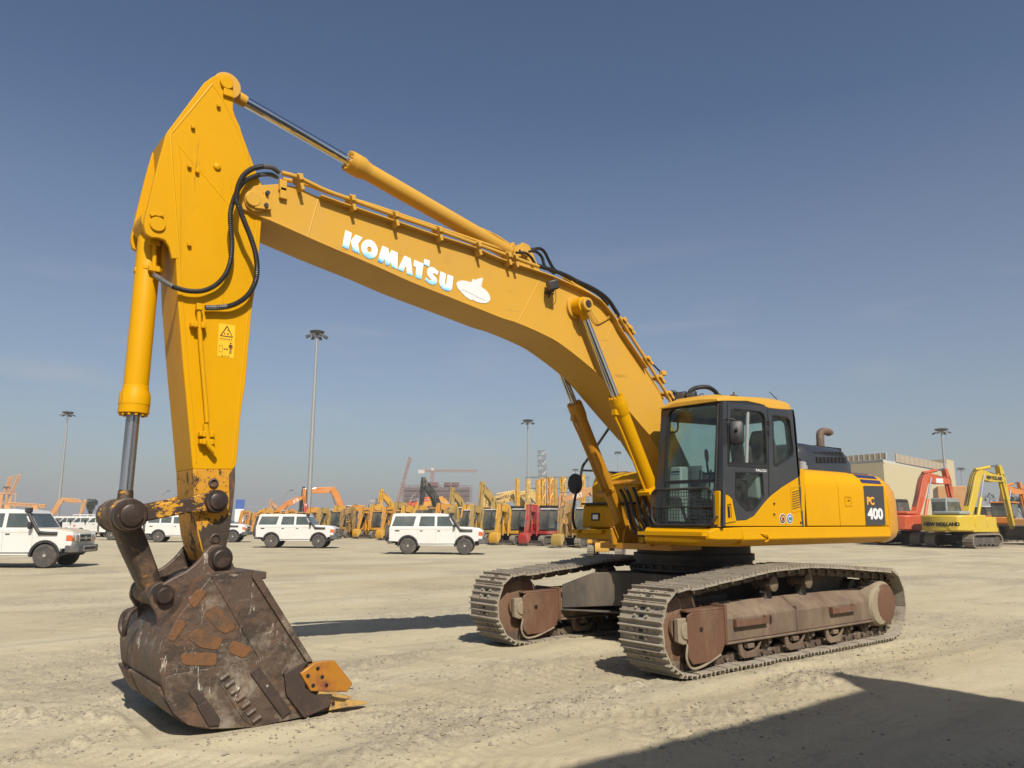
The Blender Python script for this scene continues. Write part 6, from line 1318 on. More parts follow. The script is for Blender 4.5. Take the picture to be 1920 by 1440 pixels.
def big(px, X, lab, c, pose, S=1., rz=0, **k): g = atx(px, X); p3 = POS[pose]['pts'][3]; exc(lab, (X-p3[0]*S*math.cos(rz), g[1]-p3[0]*S*math.sin(rz), 0), rz, S, c, POS[pose], BIG, **k)
big(714, -36, 'tall ochre yellow excavator with its arm folded upright behind the small yellow ones', 'y', 'tall', 1.0, R(4), arm_c='y')
big(793, -33, 'dark grey excavator with upright arm behind the middle white car', 'gry', 'tall', 1.13, R(6), cabc='ol', roof='cabw')
big(848, -34, 'ochre excavator with upright arm, right of the dark grey one', 'ol', 'tall', .92, R(6))
big(904, -32, 'tallest ochre excavator with pale arm top, left of the lamp mast', 'ol', 'tall', .96, R(6))
big(506, -44, 'peach coloured excavator with upright rounded arm, left of the nearest lamp mast', 'peach', 'tall', 1.0, R(10))
# machines beyond, seen sideways
def side(px, d, lab, c, pose, S, hd, **k): g = G(px, d); return exc(lab, (g.x, g.y, 0), R(hd), S, c, POS[pose], BIG, **k)
POS['up'] = dict(pts=[(.5, 1.9), (2.4, 3.6), (4.9, 4.9), (5.0, 5.3), (5.7, 3.4)], ba=.3)
side(500, 100, 'orange yellow machine with long rising boom and white letters, left of the lamp mast', 'or', 'up', .95, 158, letters=('JCB', .5, 'decw', 'boom'), bucket_s=0)
side(660, 97, 'orange excavator with thick boom arching down just right of the nearest lamp mast', 'or', 'arch', 1.12, -22, bucket_s=.9)
side(562, 108, 'black excavator with a dark folded arm at the nearest lamp mast', 'gry', 'tall', 1.15, 72)
side(1012, 80, 'pale yellow excavator whose long level boom shows left of the yellow masts', 'yp', 'low', 1.12, -33, letters=('KOMATSU', .36, 'deck', 'boom'))
side(1046, 86, 'pale yellow excavator with long boom low behind the red boomed machine', 'yp', 'low', 1.2, -35, letters=('KOMATSU', .36, 'deck', 'boom'))
side(1170, 70, 'tan orange excavator whose level boom shows between mirror and boom cylinder', 'tan', 'low', 1.12, -47, letters=('CAT', .42, 'decw', 'boom'), bucket_s=.8)
side(868, 92, 'bright yellow excavator with flat boom behind the dark grey one', 'yo', 'low', 1.05, -27)
side(850, 104, 'red orange excavator with pale boom far behind the row', 'ro', 'low', 1.15, -27)
side(80, 100, 'orange excavator with folded arm beyond the left white car', 'tan', 'arch', .86, 168, bucket_s=.8)
side(1137, 37, 'small excavator whose grey shoes show below the tool box', 'y', 'mini', .62, 38, bucket_s=.6)
side(572, 86, 'small red machine with raised red arms behind the windscreen of a white car', 'red', 'mini', .95, 66)
# right-hand group, backs to the yard
RG = 'large excavators with their backs to the yard at right'
def right(px, d, lab, c, S, hd, **k): g = G(px, d); return exc(lab, (g.x, g.y, 0), R(hd), S, c, k.pop('ps', POS['reach']), RG, **k)
right(1803, 51.0, 'lemon yellow excavator with black lettering on its counterweight and pale grey cab', 'ly', 1.06, 174, cabc='lg', roof='lg', hoodc='lg', tail=2.7, hw=1.42, letters=('NEW HOLLAND', .29, 'deck', 'cw'), bucket_c='gry', buck_w=1.6)
right(1706, 56.0, 'orange red excavator partly behind the big counterweight, grey arm cylinder', 'ro', 1.08, 176, roof='gry', tail=2.7, hw=1.42, letters=None, bucket_s=.9)
right(1868, 68.0, 'orange excavator half hidden behind the lemon yellow arm', 'or', 1.0, 176, tail=2.6, hw=1.4, bucket_s=.9)
for ob in list(bpy.data.objects):
    if ob.name.startswith('boom') and ob.parent and ob.parent.get('label', '').startswith('orange red'):
        vs_ = ob.data.vertices; zt_ = max(v.co.z for v in vs_)
# board on the orange red boom
def board(owner_label, txt, s_, fr, bgm, fgm, w_, h_):
    t = [o for o in bpy.data.objects if o.get('label') == owner_label][0]; b = [o for o in bpy.data.objects if o.parent is t and o.name.startswith('boom') and 'cyl' not in o.name][0]
    x_, y_, z_ = fr; MB().b2(x_-w_/2, x_+w_/2, y_-.01, y_, z_-h_/2, z_+h_/2).build('name_board', bgm, b, flat=True)
    if txt: text_on('board_letters', txt, s_, fgm, b, (x_, y_+.014, z_), (-1, 0, 0), (0, 0, 1), .01)
board('orange red excavator partly behind the big counterweight, grey arm cylinder', '', .4, (4.2, -.245, 4.66), M['decw'], M['deck'], 1.0, .34)
t_ = [o for o in bpy.data.objects if o.get('label', '').startswith('lemon')][0]; b_ = [o for o in bpy.data.objects if o.parent is t_ and o.name.startswith('boom.') or (o.parent is t_ and o.name == 'boom')][0]
text_on('boom_letters', 'NEW HOLLAND', .34, M['deck'], b_, (4.3, -.25, 4.58), (1, 0, -.02), (.02, 0, 1), .014, .85)
# ---------------------------------------------------------------- bulldozer at the right edge
g = G(1912, 58); t = thing('bulldozer', 'orange yellow bulldozer with a large maroon blade, cut by the right edge', 'bulldozer', (g.x, g.y, 0), R(95))
bz = MB(); 
for sd in (1, -1): track_bg(bz, -1.5, 1.6, .5, sd*1.1, .55, 1.1)
bz.build('crawler_track', M['bgtrk'], t, flat=True)
MB().b2(-1.9, 2.1, -.75, .75, .7, 1.9).build('engine_hood', PB['tan'], t, bev=.1); MB().b2(-1.9, -.4, -.9, .9, 1.5, 2.0).build('body', PB['or'], t, bev=.08)
MB().b2(-1.6, -.2, -.8, .8, 2.0, 3.0).build('cab', M['bgl'], t, bev=.06); MB().b2(-1.7, -.1, -.9, .9, 3.0, 3.12).build('cab_roof', PB['or'], t, bev=.04)
MB().prism([(2.9, .05), (2.55, .5), (2.6, 1.3), (2.75, 1.6), (2.85, 1.6), (2.72, 1.2), (2.7, .5), (3.05, .05)], -2.1, 2.1).build('blade', PB['mar'], t)
MB().box((1.6, 1.45, .5), (2.4, .2, .25)).build('push_arm', PB['or'], t); MB().box((1.6, -1.45, .5), (2.4, .2, .25)).build('push_arm', PB['or'], t)
# ---------------------------------------------------------------- piling rig and frames
def lattice(mb, a, b, w_, n_, r_=.05):
    a, b = Vector(a), Vector(b); d = (b-a); u, v = mb.frame(d); L_ = [u*w_/2+v*w_/2, -u*w_/2+v*w_/2, -u*w_/2-v*w_/2, u*w_/2-v*w_/2]
    for o in L_: mb.cyl(a+o, b+o, r_, n=5)
    for k in range(n_):
        p, q = a+d*k/n_, a+d*(k+1)/n_
        for i in range(4):
            o1, o2 = L_[i], L_[(i+1) % 4]; (mb.cyl(p+o1, q+o2, r_*.7, n=4) if k % 2 else mb.cyl(p+o2, q+o1, r_*.7, n=4)); mb.cyl(q+o1, q+o2, r_*.6, n=4)
g = G(1022, 88); t = thing('crawler_crane', 'crawler crane with a grey lattice boom beyond the red boomed machine', 'crane', (g.x, g.y, 0))
ha = (978-849)/1446*88+1.62; off_ = G(1016, 88)-g
mb = MB(); lattice(mb, (0, 0, 1.5), (off_.x, off_.y, ha), .7, 14, .045); mb.build('lattice_boom', M['galv'], t); MB().b2(-2, 2, -1.4, 1.4, 1.0, 2.8).build('cab', PB['y'], t, bev=.1)
for sd in (1, -1): mb = MB(); track_bg(mb, -2, 2, .5, sd*1.3, .6, 1.2); mb.build('crawler_track', M['bgtrk'], t, flat=True)
PG = 'yellow steel towers beyond the row'
for ti_, (px, w_, zt_, c) in enumerate(((1018, 8, 900, 'y'), (1032, 9, 898, 'y'), (1041, 5, 902, 'ol'), (1056, 9, 898, 'y'), (1093, 6, 893, 'y'), (970, 5, 901, 'y'), (1009, 5, 903, 'y'), (990, 6, 902, 'yp'))):
    d = 78; g = G(px, d); h_ = (977-zt_)/1446*d+1.62; t = thing('steel_tower', ['yellow steel mast against the grey lattice crane boom', 'yellow steel mast at the left edge of the grey scaffold', 'thin ochre steel mast in front of the grey scaffold', 'yellow steel mast at the right end of the grey scaffold', 'yellow steel mast just right of the round black mirror', 'yellow steel mast left of the lamp mast by the red boom', 'thin yellow steel mast just left of the crane boom', 'bleached yellow steel mast on the lamp mast by the red boom'][ti_], 'steel mast', (g.x, g.y, 0), 0, PG)
    mb = MB(); lattice(mb, (0, 0, 0), (0, 0, h_), w_/1446*d*.8, 8, .09); mb.build('lattice_mast', PB[c], t)
g = G(1045, 100); t = thing('scaffold', 'grey scaffold frame between yellow steel masts', 'scaffold', (g.x, g.y, 0), R(-38))
mb = MB()
for a in range(6):
    for b in range(5):
        mb.b2(-4+a*1.6-.04, -4+a*1.6+.04, -.04, .04, 0, 7.2); mb.b2(-4, 4, -.04, .04, 1.4+b*1.4, 1.48+b*1.4); mb.b2(-4, 4, 1.9, 1.98, 1.4+b*1.4, 1.48+b*1.4)
mb.build('scaffold_tubes', M['galv'], t)
# ---------------------------------------------------------------- white cars
def suv(label, px, dist, hd, kind='wagon', group='white off-road cars parked in the yard', sandy=False):
    g = G(px, dist); t = thing('parked_car', label, 'car', (g.x, g.y, 0), R(hd), group); W_ = M['white']
    hwv = .84
    def arch(cx, r_=.47): return [(cx+r_*math.cos(a), .40+r_*1.0*math.sin(a)) for a in np.linspace(math.pi*1.0, 0, 10)][::-1]
    low = [(-2.28, .62), (-1.365-.49, .60)]+arch(-1.365)[::-1]+[(-.86, .50), (.86, .50)]+arch(1.365)[::-1]+[(1.365+.49, .62), (2.2, .66), (2.24, 1.09), (2.18, 1.17), (1.6, 1.26), (1.05, 1.29), (-2.28, 1.27)]
    b = MB().prism(low, -hwv, hwv).build('body', W_, t, bev=.035)
    if kind == 'prado': gh = [(-2.2, 1.25), (.95, 1.25), (.35, 1.80), (0, 1.86), (-1.6, 1.86), (-2.1, 1.72)]
    else: gh = [(-2.27, 1.25), (1.06, 1.25), (.66, 1.84), (.52, 1.90), (.2, 1.94), (-1.9, 1.94), (-2.14, 1.90)]
    k_ = lambda z: hwv-.015-(z-1.25)*.17
    gp = [[(a, k_(z), z) for a, z in gh], [(a, -k_(z), z) for a, z in gh]]
    top = MB().loft(gp).build('cabin', W_, t, bev=.03)
    def win(pts, nm='side_window', both=True):
        for s in ((1, -1) if both else (1,)):
            MB().loft([[(a, s*(k_(z)+.006), z) for a, z in pts], [(a, s*(k_(z)-.02), z) for a, z in pts]]).build(nm, M['glassd'] if False else M['bgl2'], top, flat=True)
    if kind == 'prado': win([(-2.0, 1.34), (-1.55, 1.30), (-1.05, 1.30), (-1.05, 1.66), (-1.9, 1.66)]); win([(-.98, 1.3), (-.1, 1.3), (-.1, 1.70), (-.98, 1.70)]); win([(-.02, 1.3), (.75, 1.3), (.30, 1.70), (-.02, 1.70)])
    elif kind == 'troop': win([(-2.12, 1.36), (-1.35, 1.36), (-1.35, 1.78), (-2.05, 1.78)]); win([(-1.25, 1.36), (-.55, 1.36), (-.55, 1.78), (-1.25, 1.78)]); win([(-.40, 1.32), (.80, 1.32), (.52, 1.78), (-.40, 1.78)])
    else: win([(-2.16, 1.33), (-1.12, 1.33), (-1.0, 1.80), (-2.0, 1.80)]); win([(-.86, 1.33), (-.10, 1.33), (-.10, 1.80), (-.78, 1.80)]); win([(.02, 1.33), (.84, 1.33), (.55, 1.80), (.02, 1.80)])
    fx = lambda z: (1.06-(z-1.25)*.40/.59+.008) if kind != 'prado' else (.95-(z-1.25)*.6/.55+.008)
    MB().add([(fx(1.33), .72, 1.33), (fx(1.33), -.72, 1.33), (fx(1.80 if kind != 'prado' else 1.74), -.62, 1.80 if kind != 'prado' else 1.74), (fx(1.80 if kind != 'prado' else 1.74), .62, 1.80 if kind != 'prado' else 1.74)], [(0, 1, 2, 3)]).build('windscreen', M['bgl2'], top, flat=True)
    MB().add([(-2.285 if kind != 'prado' else -2.2, .62, 1.36), (-2.285 if kind != 'prado' else -2.2, -.62, 1.36), (-2.20 if kind != 'prado' else -2.12, -.56, 1.78 if kind != 'prado' else 1.68), (-2.20 if kind != 'prado' else -2.12, .56, 1.78 if kind != 'prado' else 1.68)], [(0, 1, 2, 3)]).build('rear_window', M['bgl2'], top, flat=True)
    MB().prism([(1.06, 1.31), (1.6, 1.295), (2.02, 1.245), (2.21, 1.16), (2.18, 1.10), (1.06, 1.2)], -.66, .66).build('hood', M['sand'] if sandy else W_, t, bev=.03)
    for cx in (1.365, -1.365):
        for s in (1, -1):
            w_ = MB().lathe((cx, s*.60, .40), (0, s, 0), [(0, .30), (0, .375), (.03, .40), (.20, .40), (.235, .375), (.24, .27), (.225, .26)], 28).build('wheel', M['tyre'], t)
            MB().lathe((cx, s*.60, .40), (0, s, 0), [(.12, .27), (.215, .265), (.225, .24), (.17, .20), (.175, .12), (.215, .10), (.22, .055), (.25, .045), (.252, .001)], 24).build('rim', M['rim'], w_)
            ar_ = MB(); a1 = [(cx+.50*math.cos(a), .42+.50*math.sin(a)) for a in np.linspace(-.1, math.pi+.1, 14)]; a2 = [(cx+.43*math.cos(a), .40+.43*math.sin(a)) for a in np.linspace(math.pi+.1, -.1, 14)]
            ar_.prism(a1+a2, s*hwv-.12, s*hwv+.045 if s > 0 else s*hwv+.12) if s > 0 else ar_.prism(a1+a2, -hwv-.045, -hwv+.12)
            ar_.build('wheel_arch', M['plast'] if kind != 'prado' else W_, t, bev=.01)
    MB().b2(-2.0, 2.0, -.68, .68, .42, .60).build('underbody', M['blkm'], t)
    if kind != 'prado':
        MB().prismZ([(2.02, hwv+.03), (2.22, hwv+.03), (2.40, .70), (2.44, .5), (2.44, -.5), (2.40, -.70), (2.22, -hwv-.03), (2.02, -hwv-.03)], .50, .74).build('front_bumper', M['bump'], t, bev=.025)
        MB().b2(2.43, 2.452, -.45, .45, .54, .72).build('bumper_bar', M['chromeb'], t, bev=.01); MB().b2(2.45, 2.458, -.40, .40, .58, .68).build('bumper_opening', M['seal'], t)
    else: MB().prismZ([(2.02, hwv), (2.35, .72), (2.42, .4), (2.42, -.4), (2.35, -.72), (2.02, -hwv)], .45, .80).build('front_bumper', W_, t, bev=.04)
    MB().b2(-2.36, -2.1, -hwv+.02, hwv-.02, .50, .70).build('rear_bumper', M['bump'] if kind != 'prado' else W_, t, bev=.03)
    gr = MB().b2(2.22, 2.27, -.42, .42, .82, 1.12).build('grille', M['chromeb'], t, bev=.02); MB().b2(2.255, 2.28, -.37, .37, .86, 1.08).build('grille_opening', M['seal'], gr); MB().b2(2.27, 2.29, -.37, .37, .945, .995).build('grille_bar', M['chromeb'], gr)
    MB().lathe((2.28, 0, .97), (1, 0, 0), [(0, .07), (.012, .07), (.014, .05)], 20).build('badge', M['chromeb'], gr)
    for s in (1, -1):
        hl_ = MB().b2(2.16, 2.262, s*.45, s*.66, .86, 1.09).build('headlight', M['clearl'], t, bev=.02)
        MB().b2(2.02, 2.23, s*.66, s*.845, .88, 1.08).build('indicator', M['amber'], t, bev=.015)
        MB().b2(-2.30, -2.26, s*.66, s*.82, .80, 1.05 if kind != 'prado' else 1.35).build('tail_light', M['redl'], t, bev=.01)
        m_ = MB().box((.88, s*.98, 1.40), (.10, .16, .24)).build('door_mirror', M['plast'], t, bev=.03); MB().b2(.86, .90, s*.80, s*.95, 1.33, 1.36).build('mirror_arm', M['plast'], m_)
        for xx in ((.12, -.72) if kind != 'troop' else (-.25,)): MB().b2(xx-.08, xx+.06, s*(hwv+.0), s*(hwv+.025), 1.10, 1.13).build('door_handle', M['plast'], b)
        if kind != 'prado': MB().b2(-2.0, -1.78, s*hwv-.0, s*(hwv+.006), 1.08, 1.14).build('side_vent', M['seal'], b)
        sl_ = MB()
        for xx in (.92, -.04, -.92) if kind != 'troop' else (.92, -.48): sl_.b2(xx-.005, xx+.005, s*hwv, s*(hwv+.003), .56, 1.25)
        sl_.b2(-2.2, .92, s*hwv, s*(hwv+.004), 1.165, 1.172); sl_.build('door_gap', M['rim'], b)
        MB().b2(-.85, .85, s*(hwv-.03), s*(hwv+.05), .42, .47).build('side_sill', M['white'], t, bev=.01)
    if kind != 'prado':
        sn = MB(); sgn = -1                        # snorkel on the driver's far or near side
        sn.tube([(1.72, sgn*(hwv+.02), 1.13), (1.25, sgn*(hwv+.04), 1.16), (1.10, sgn*(hwv+.035), 1.22), (.80, sgn*(hwv-.02), 1.66), (.70, sgn*(hwv-.05), 1.84)], .05, 8)
        sn.box((1.42, sgn*(hwv+.015), 1.14), (.62, .08, .10)); sn.b2(.60, .78, sgn*(hwv-.13), sgn*(hwv+.03), 1.83, 1.98)
        sn.build('snorkel', M['plast'], t, bev=.02)
        sp_r = MB().lathe((-2.32, -.15, .98), (-1, 0, 0), [(0, .26), (0, .375), (.03, .40), (.19, .40), (.22, .37), (.225, .2), (.20, .001)], 24).build('spare_wheel', M['tyre'], t)
    return t
M['bgl2'] = mat('dusty_car_glass', (.06, .075, .07), .12, layers=[((.30, .30, .26), .9, .42, .8, 6, (1, 1, 1), .4, .45)], coat=.4)
suv('dusty white off-road car with tan hood, nearest the camera, cut by the left edge', 37, 27.2, 145, sandy=True)
suv('white off-road wagon with dark spare wheel, right of the one under the tall mast', 822, 38.6, 141)
suv('white off-road wagon parked directly under the nearest tall lamp mast', 561, 46.5, 143)
suv('white long off-road car whose rear half shows left of the excavator arm', 342, 57, 150, 'troop')
suv('white off-road car of which only the front end shows right of the excavator arm', 408, 57.5, 146, 'troop')
suv('white off-road car with a black bull bar, nose just showing behind the bucket link', 252, 62, 150, 'troop')
for k, px in enumerate((120, 143, 168, 196)):
    suv(['white rounded car with dark red tail light, leftmost of the distant four', 'white rounded car, second from left of the distant four', 'white rounded car, third from left of the distant four', 'white rounded car with its rear wheel fully visible, rightmost of the distant four'][k], px-6, 76-k*1.2, -55+k*1.0, 'prado', 'rounded white cars parked side by side far left')
# truck with frame behind the distant cars
g = G(196, 90); t = thing('truck', 'white and red truck with a railed load bed behind the distant white cars', 'truck', (g.x, g.y, 0), R(150))
MB().b2(-3, 2.2, -1.1, 1.1, 1.0, 1.5).build('bed', M['redl'], t, bev=.03); MB().b2(2.3, 4.2, -1.1, 1.1, .8, 2.3).build('cab', M['white'], t, bev=.12)
rl2 = MB()
for xx in np.linspace(-3, 2.2, 8): rl2.b2(xx-.03, xx+.03, -1.1, -1.04, 1.4, 2.1); rl2.b2(xx-.03, xx+.03, 1.04, 1.1, 1.4, 2.1)
for z_ in (1.75, 2.05): rl2.b2(-3, 2.2, 1.04, 1.1, z_, z_+.08); rl2.b2(-3, 2.2, -1.1, -1.04, z_, z_+.08)
rl2.build('bed_rails', M['white'], t)
for xx in (-2, -.8, 3.2):
    for s in (1, -1): MB().cyl((xx, s*.75, .5), (xx, s*1.08, .5), .5, n=18).build('wheel', M['tyre'], t)
# ---------------------------------------------------------------- lamp masts
LM = 'tall lamp masts round the yard'
def mast(px, ytop, d, lab, rb_=.26, heads=6):
    g = G(px, d); ph = math.radians(0); h_ = (977-ytop)/1446*d*1.0+1.62; t = thing('lamp_mast', lab, 'lamp mast', (g.x, g.y, 0), 0, LM)
    MB().cyl((0, 0, 0), (0, 0, h_-.6), rb_, rb_*.42, 14).build('pole', M['galv'], t)
    MB().lathe((0, 0, 0), (0, 0, 1), [(0, rb_*2), (.06, rb_*2), (.07, rb_*1.1), (.5, rb_*1.02)], 14).build('base', M['conc'], t)
    k = d/94.; MB().lathe((0, 0, h_-.5), (0, 0, 1), [(0, .25), (.1, .75*k**.3), (.35, .95*k**.3), (.42, .8), (.5, .2)], 18).build('crown_cap', M['dgal'], t)
    for i in range(heads):
        a = 2*math.pi*i/heads; c_ = Vector((math.cos(a)*1.15, math.sin(a)*1.15, h_-.75))
        lm_ = MB().box(c_, (.55, .38, .20), Matrix.Rotation(a, 3, 'Z') @ Matrix.Rotation(R(25), 3, 'Y')).build('floodlight', M['dgal'], t, bev=.04)
        MB().cyl((0, 0, h_-.55), tuple(c_), .035, n=6).build('lamp_arm', M['galv'], lm_)
mast(577.5, 618, 94, 'nearest and tallest lamp mast, rising over the left middle white car', .33, 8)
mast(106.5, 777, 150, 'lamp mast behind the hood of the left edge car', .36)
mast(990, 789, 150, 'lamp mast left of the boom cylinders, above the red boomed machine', .32)
mast(1781, 803, 120, 'lamp mast in front of the cream building at right', .28, 4)
mast(1161, 849, 260, 'distant thin lamp mast between the two boom cylinders', .30, 4)
mast(1811, 877, 260, 'distant lamp mast just right of the cream building', .30, 4)
mast(5, 918, 300, 'small distant lamp mast at the left edge', .3, 4)
mast(1080, 882, 300, 'far small lamp mast above the round mirror', .3, 2)
for px, yt in ((296, 924), (528, 922), (766, 928)):
    g = G(px, 130); h_ = (976-yt)/1446*130+1.6; t = thing('street_lamp', ['thin curved street lamp left of the excavator arm', 'thin curved street lamp beside the black folded arm', 'thin curved street lamp left of the scaffolded building'][(px > 400)+(px > 700)], 'street lamp', (g.x, g.y, 0), 0, 'curved street lamps')
    MB().tube([(0, 0, 0), (0, 0, h_*.6), (-.3, .25, h_*.9), (-1.0, .8, h_)], .09, 6).build('pole', M['galv'], t)
    MB().box((-1.1, .9, h_), (.5, .4, .12)).build('lamp_head', M['dgal'], t)
# ---------------------------------------------------------------- cream building at right
def bldg():
    d0 = 150; c0 = G(1664.5, d0); cl_ = G(1560, 161); cr_ = G(1799, 190)
    H = (978-868)/1446*d0+1.62
    t = thing('warehouse', 'cream warehouse with tan screen panels along its roof edge', 'building', (c0.x, c0.y, 0)); o = Vector(c0)
    a, b = Vector(cl_)-o, Vector(cr_)-o; far = a+b
    for v in (a, b, far): v.z = 0
    MB().prismZ([(0, 0), (b.x, b.y), (far.x, far.y), (a.x, a.y)], 0, H).build('wall', M['cream'], t)
    k = 1.006; MB().prismZ([(-.4, -.2), (b.x*k, b.y*k-.3), (far.x, far.y), (a.x*k, a.y*k)], H-.0, H+.5).build('cornice', M['creamt'], t)
    def scr(p0, p1, z0, z1, n_):
        pm = MB(); dv_ = p1-p0
        pm_n = Vector((-dv_.y, dv_.x, 0)).normalized()*.3
        pm.loft([[tuple(p0+Vector((0, 0, z0))), tuple(p0+pm_n+Vector((0, 0, z0))), tuple(p0+pm_n+Vector((0, 0, z1))), tuple(p0+Vector((0, 0, z1)))], [tuple(p1+Vector((0, 0, z0))), tuple(p1+pm_n+Vector((0, 0, z0))), tuple(p1+pm_n+Vector((0, 0, z1))), tuple(p1+Vector((0, 0, z1)))]])
        q = pm.build('screen_panel', M['creamp'], t)
        for i in range(n_+1):
            c_ = p0+dv_*i/n_; MB().b2(c_.x-.07, c_.x+.07, c_.y-.07, c_.y+.07, z0, z1+.03).build('panel_rib', M['creamt'], q)
    up = 3.9
    scr(a*1.0, a*.02-Vector((0, 0, 0))+b*(-.0), H+.8, H+.8+up*.95, 9) if False else scr(a, a*-.06, H+.55, H+1.75, 11)
    scr(b*.16, b*.86, H+.5, H+2.2, 11)
    MB().prismZ([tuple((b*.87)[:2]), tuple((b*1.0)[:2]), tuple((b*1.0+a*.5)[:2]), tuple((b*.87+a*.5)[:2])], H, H+3.4).build('stair_tower', M['cream'], t)
    wn2 = Vector((-b.y, b.x, 0)).normalized()
    if wn2.dot(Vector(CAM)-o) < 0: wn2 = -wn2
    bd = b.normalized()
    for f_, z_ in ((.07, 5.2), (.09, 5.2), (.16, 5.1), (.19, 5.1), (.32, 4.8), (.35, 4.8), (.80, 4.6), (.92, 4.5), (.92, 11.2), (.70, 4.8)):
        p = b*f_+wn2*.03; MB().loft([[tuple(p+bd*s1*.35+Vector((0, 0, z_+s2*.6))) for s1, s2 in ((-1, -1), (1, -1), (1, 1), (-1, 1))], [tuple(p-wn2*.1+bd*s1*.35+Vector((0, 0, z_+s2*.6))) for s1, s2 in ((-1, -1), (1, -1), (1, 1), (-1, 1))]]).build('window', M['dkwin'], t)
    for z_ in (1.5, 2.6, 3.7): MB().loft([[tuple(b*f_+wn2*.05+Vector((0, 0, z_+q))) for f_, q in ((.10, 0), (.42, 0), (.42, .25), (.10, .25))], [tuple(b*f_+wn2*.01+Vector((0, 0, z_+q))) for f_, q in ((.10, 0), (.42, 0), (.42, .25), (.10, .25))]]).build('facade_louvre', M['creamp'], t)
bldg()
# low shed and conveyor between the right machines
g = G(1782, 95); t = thing('steel_hopper', 'tan steel hopper with a sloping side between the right hand excavators', 'hopper', (g.x, g.y, 0), R(30))
MB().prism([(-2.6, 2.6), (-.5, 5.6), (3.4, 5.8), (3.4, 2.6)], -1.5, 1.5).build('hopper_box', PB['tan'], t, bev=.05)
for xx in (-2.2, 3.0):
    for yy in (-1.2, 1.2): MB().b2(xx-.12, xx+.12, yy-.12, yy+.12, 0, 2.7).build('leg', M['carb'], t)
# ---------------------------------------------------------------- building under scaffolding, cranes
g = G(818, 520); t = thing('unfinished_building', 'unfinished concrete building wrapped in red brown scaffolding behind the excavators', 'building', (g.x, g.y, 0), YAW+R(90)+R(6))
wB = 125/1446*520; hB_ = (977-915)/1446*520+1.6
MB().b2(-wB/2+1.5, wB/2-1.5, -12, 12, 0, hB_-2).build('core', M['conc'], t)
for k in range(7): MB().b2(-wB/2+.8, wB/2-.8, -12.8, 12.8, k*hB_/7, k*hB_/7+.5).build('floor_slab', M['conc'], t)
sc2 = MB()
for k in range(46): x_ = -wB/2+wB*k/45; sc2.b2(x_-.12, x_+.12, -14.2, -14.0, 0, hB_+random.uniform(-1.5, 1.0)); sc2.b2(x_-.12, x_+.12, 14.0, 14.2, 0, hB_+random.uniform(-1.5, 1.0))
for k in range(15): 
    for yy in (-14.1, 14.1): sc2.b2(-wB/2-.6, wB/2+.6, yy-.1, yy+.1, k*hB_/14-.14, k*hB_/14+.14)
sc2.build('scaffolding', M['scaf'], t)
fw = MB(); fw.b2(-wB*.32, -wB*.22, -12, 12, hB_, hB_+2.2); fw.b2(-wB*.20, -wB*.11, -12, 12, hB_, hB_+2.2); fw.b2(-wB*.02, wB*.14, -12, 12, hB_-.5, hB_+2.2); fw.build('formwork', PB['mar'], t)
d = 600; g = G(809, d); t = thing('tower_crane', 'pale hammerhead tower crane above the scaffolded building', 'crane', (g.x, g.y, 0), YAW+R(90))
zj = (977-886)/1446*d+1.6; mb = MB(); lattice(mb, (0, 0, 0), (0, 0, zj), 2.2, 14, .28); mb.build('mast', M['crr'], t)
mb = MB(); lattice(mb, (10, 0, zj), (-34, 0, zj), 1.5, 20, .22); mb.build('jib', M['crr'], t); MB().b2(6, 11, -1, 1, zj-2.2, zj+.6).build('counterweight', M['crw'], t); MB().b2(-1, 1, -1, 1, zj, zj+2).build('operator_cab', M['crw'], t)
g = G(739, d); t = thing('luffing_crane', 'faded red luffing crane jib pointing up to the right of the tall yellow arm', 'crane', (g.x, g.y, 0)); e_ = G(766, d)-g
mb = MB(); lattice(mb, (0, 0, 6), (e_.x, e_.y, (977-858)/1446*d), 1.7, 22, .25); mb.build('jib', M['crr'], t); MB().b2(-2, 2, -2, 2, 0, 7).build('base', M['conc'], t)
g = G(1028, 380); t = thing('distant_tower', 'pale hazy tower block far behind the excavators', 'building', (g.x, g.y, 0))
MB().b2(-6, 6, -6, 6, 0, 14).build('block', M['conc'], t)
for px, w_, yt, dd_ in ((700, 11, 938, 700), (690, 5, 948, 700), (895, 40, 944, 330), (1850, 30, 955, 500)):
    g = G(px, dd_); t = thing('distant_block', {700: 'pale grey block right of the orange excavators on the skyline', 690: 'low pale block on the skyline', 895: 'low cream block behind the dark tall arms', 1850: 'low pale block behind the lemon yellow excavator'}[px], 'building', (g.x, g.y, 0), YAW+R(90))
    w2 = w_/1446*dd_/2; h2 = (977-yt)/1446*dd_+1.6; MB().b2(-w2, w2, -8, 8, 0, h2).build('block', M['conc'], t)
    for k in range(int(h2/4)): MB().b2(-w2*.9, w2*.9, -8.1, 8.1, k*4+1.6, k*4+3.0).build('window_band', M['rim'], t)
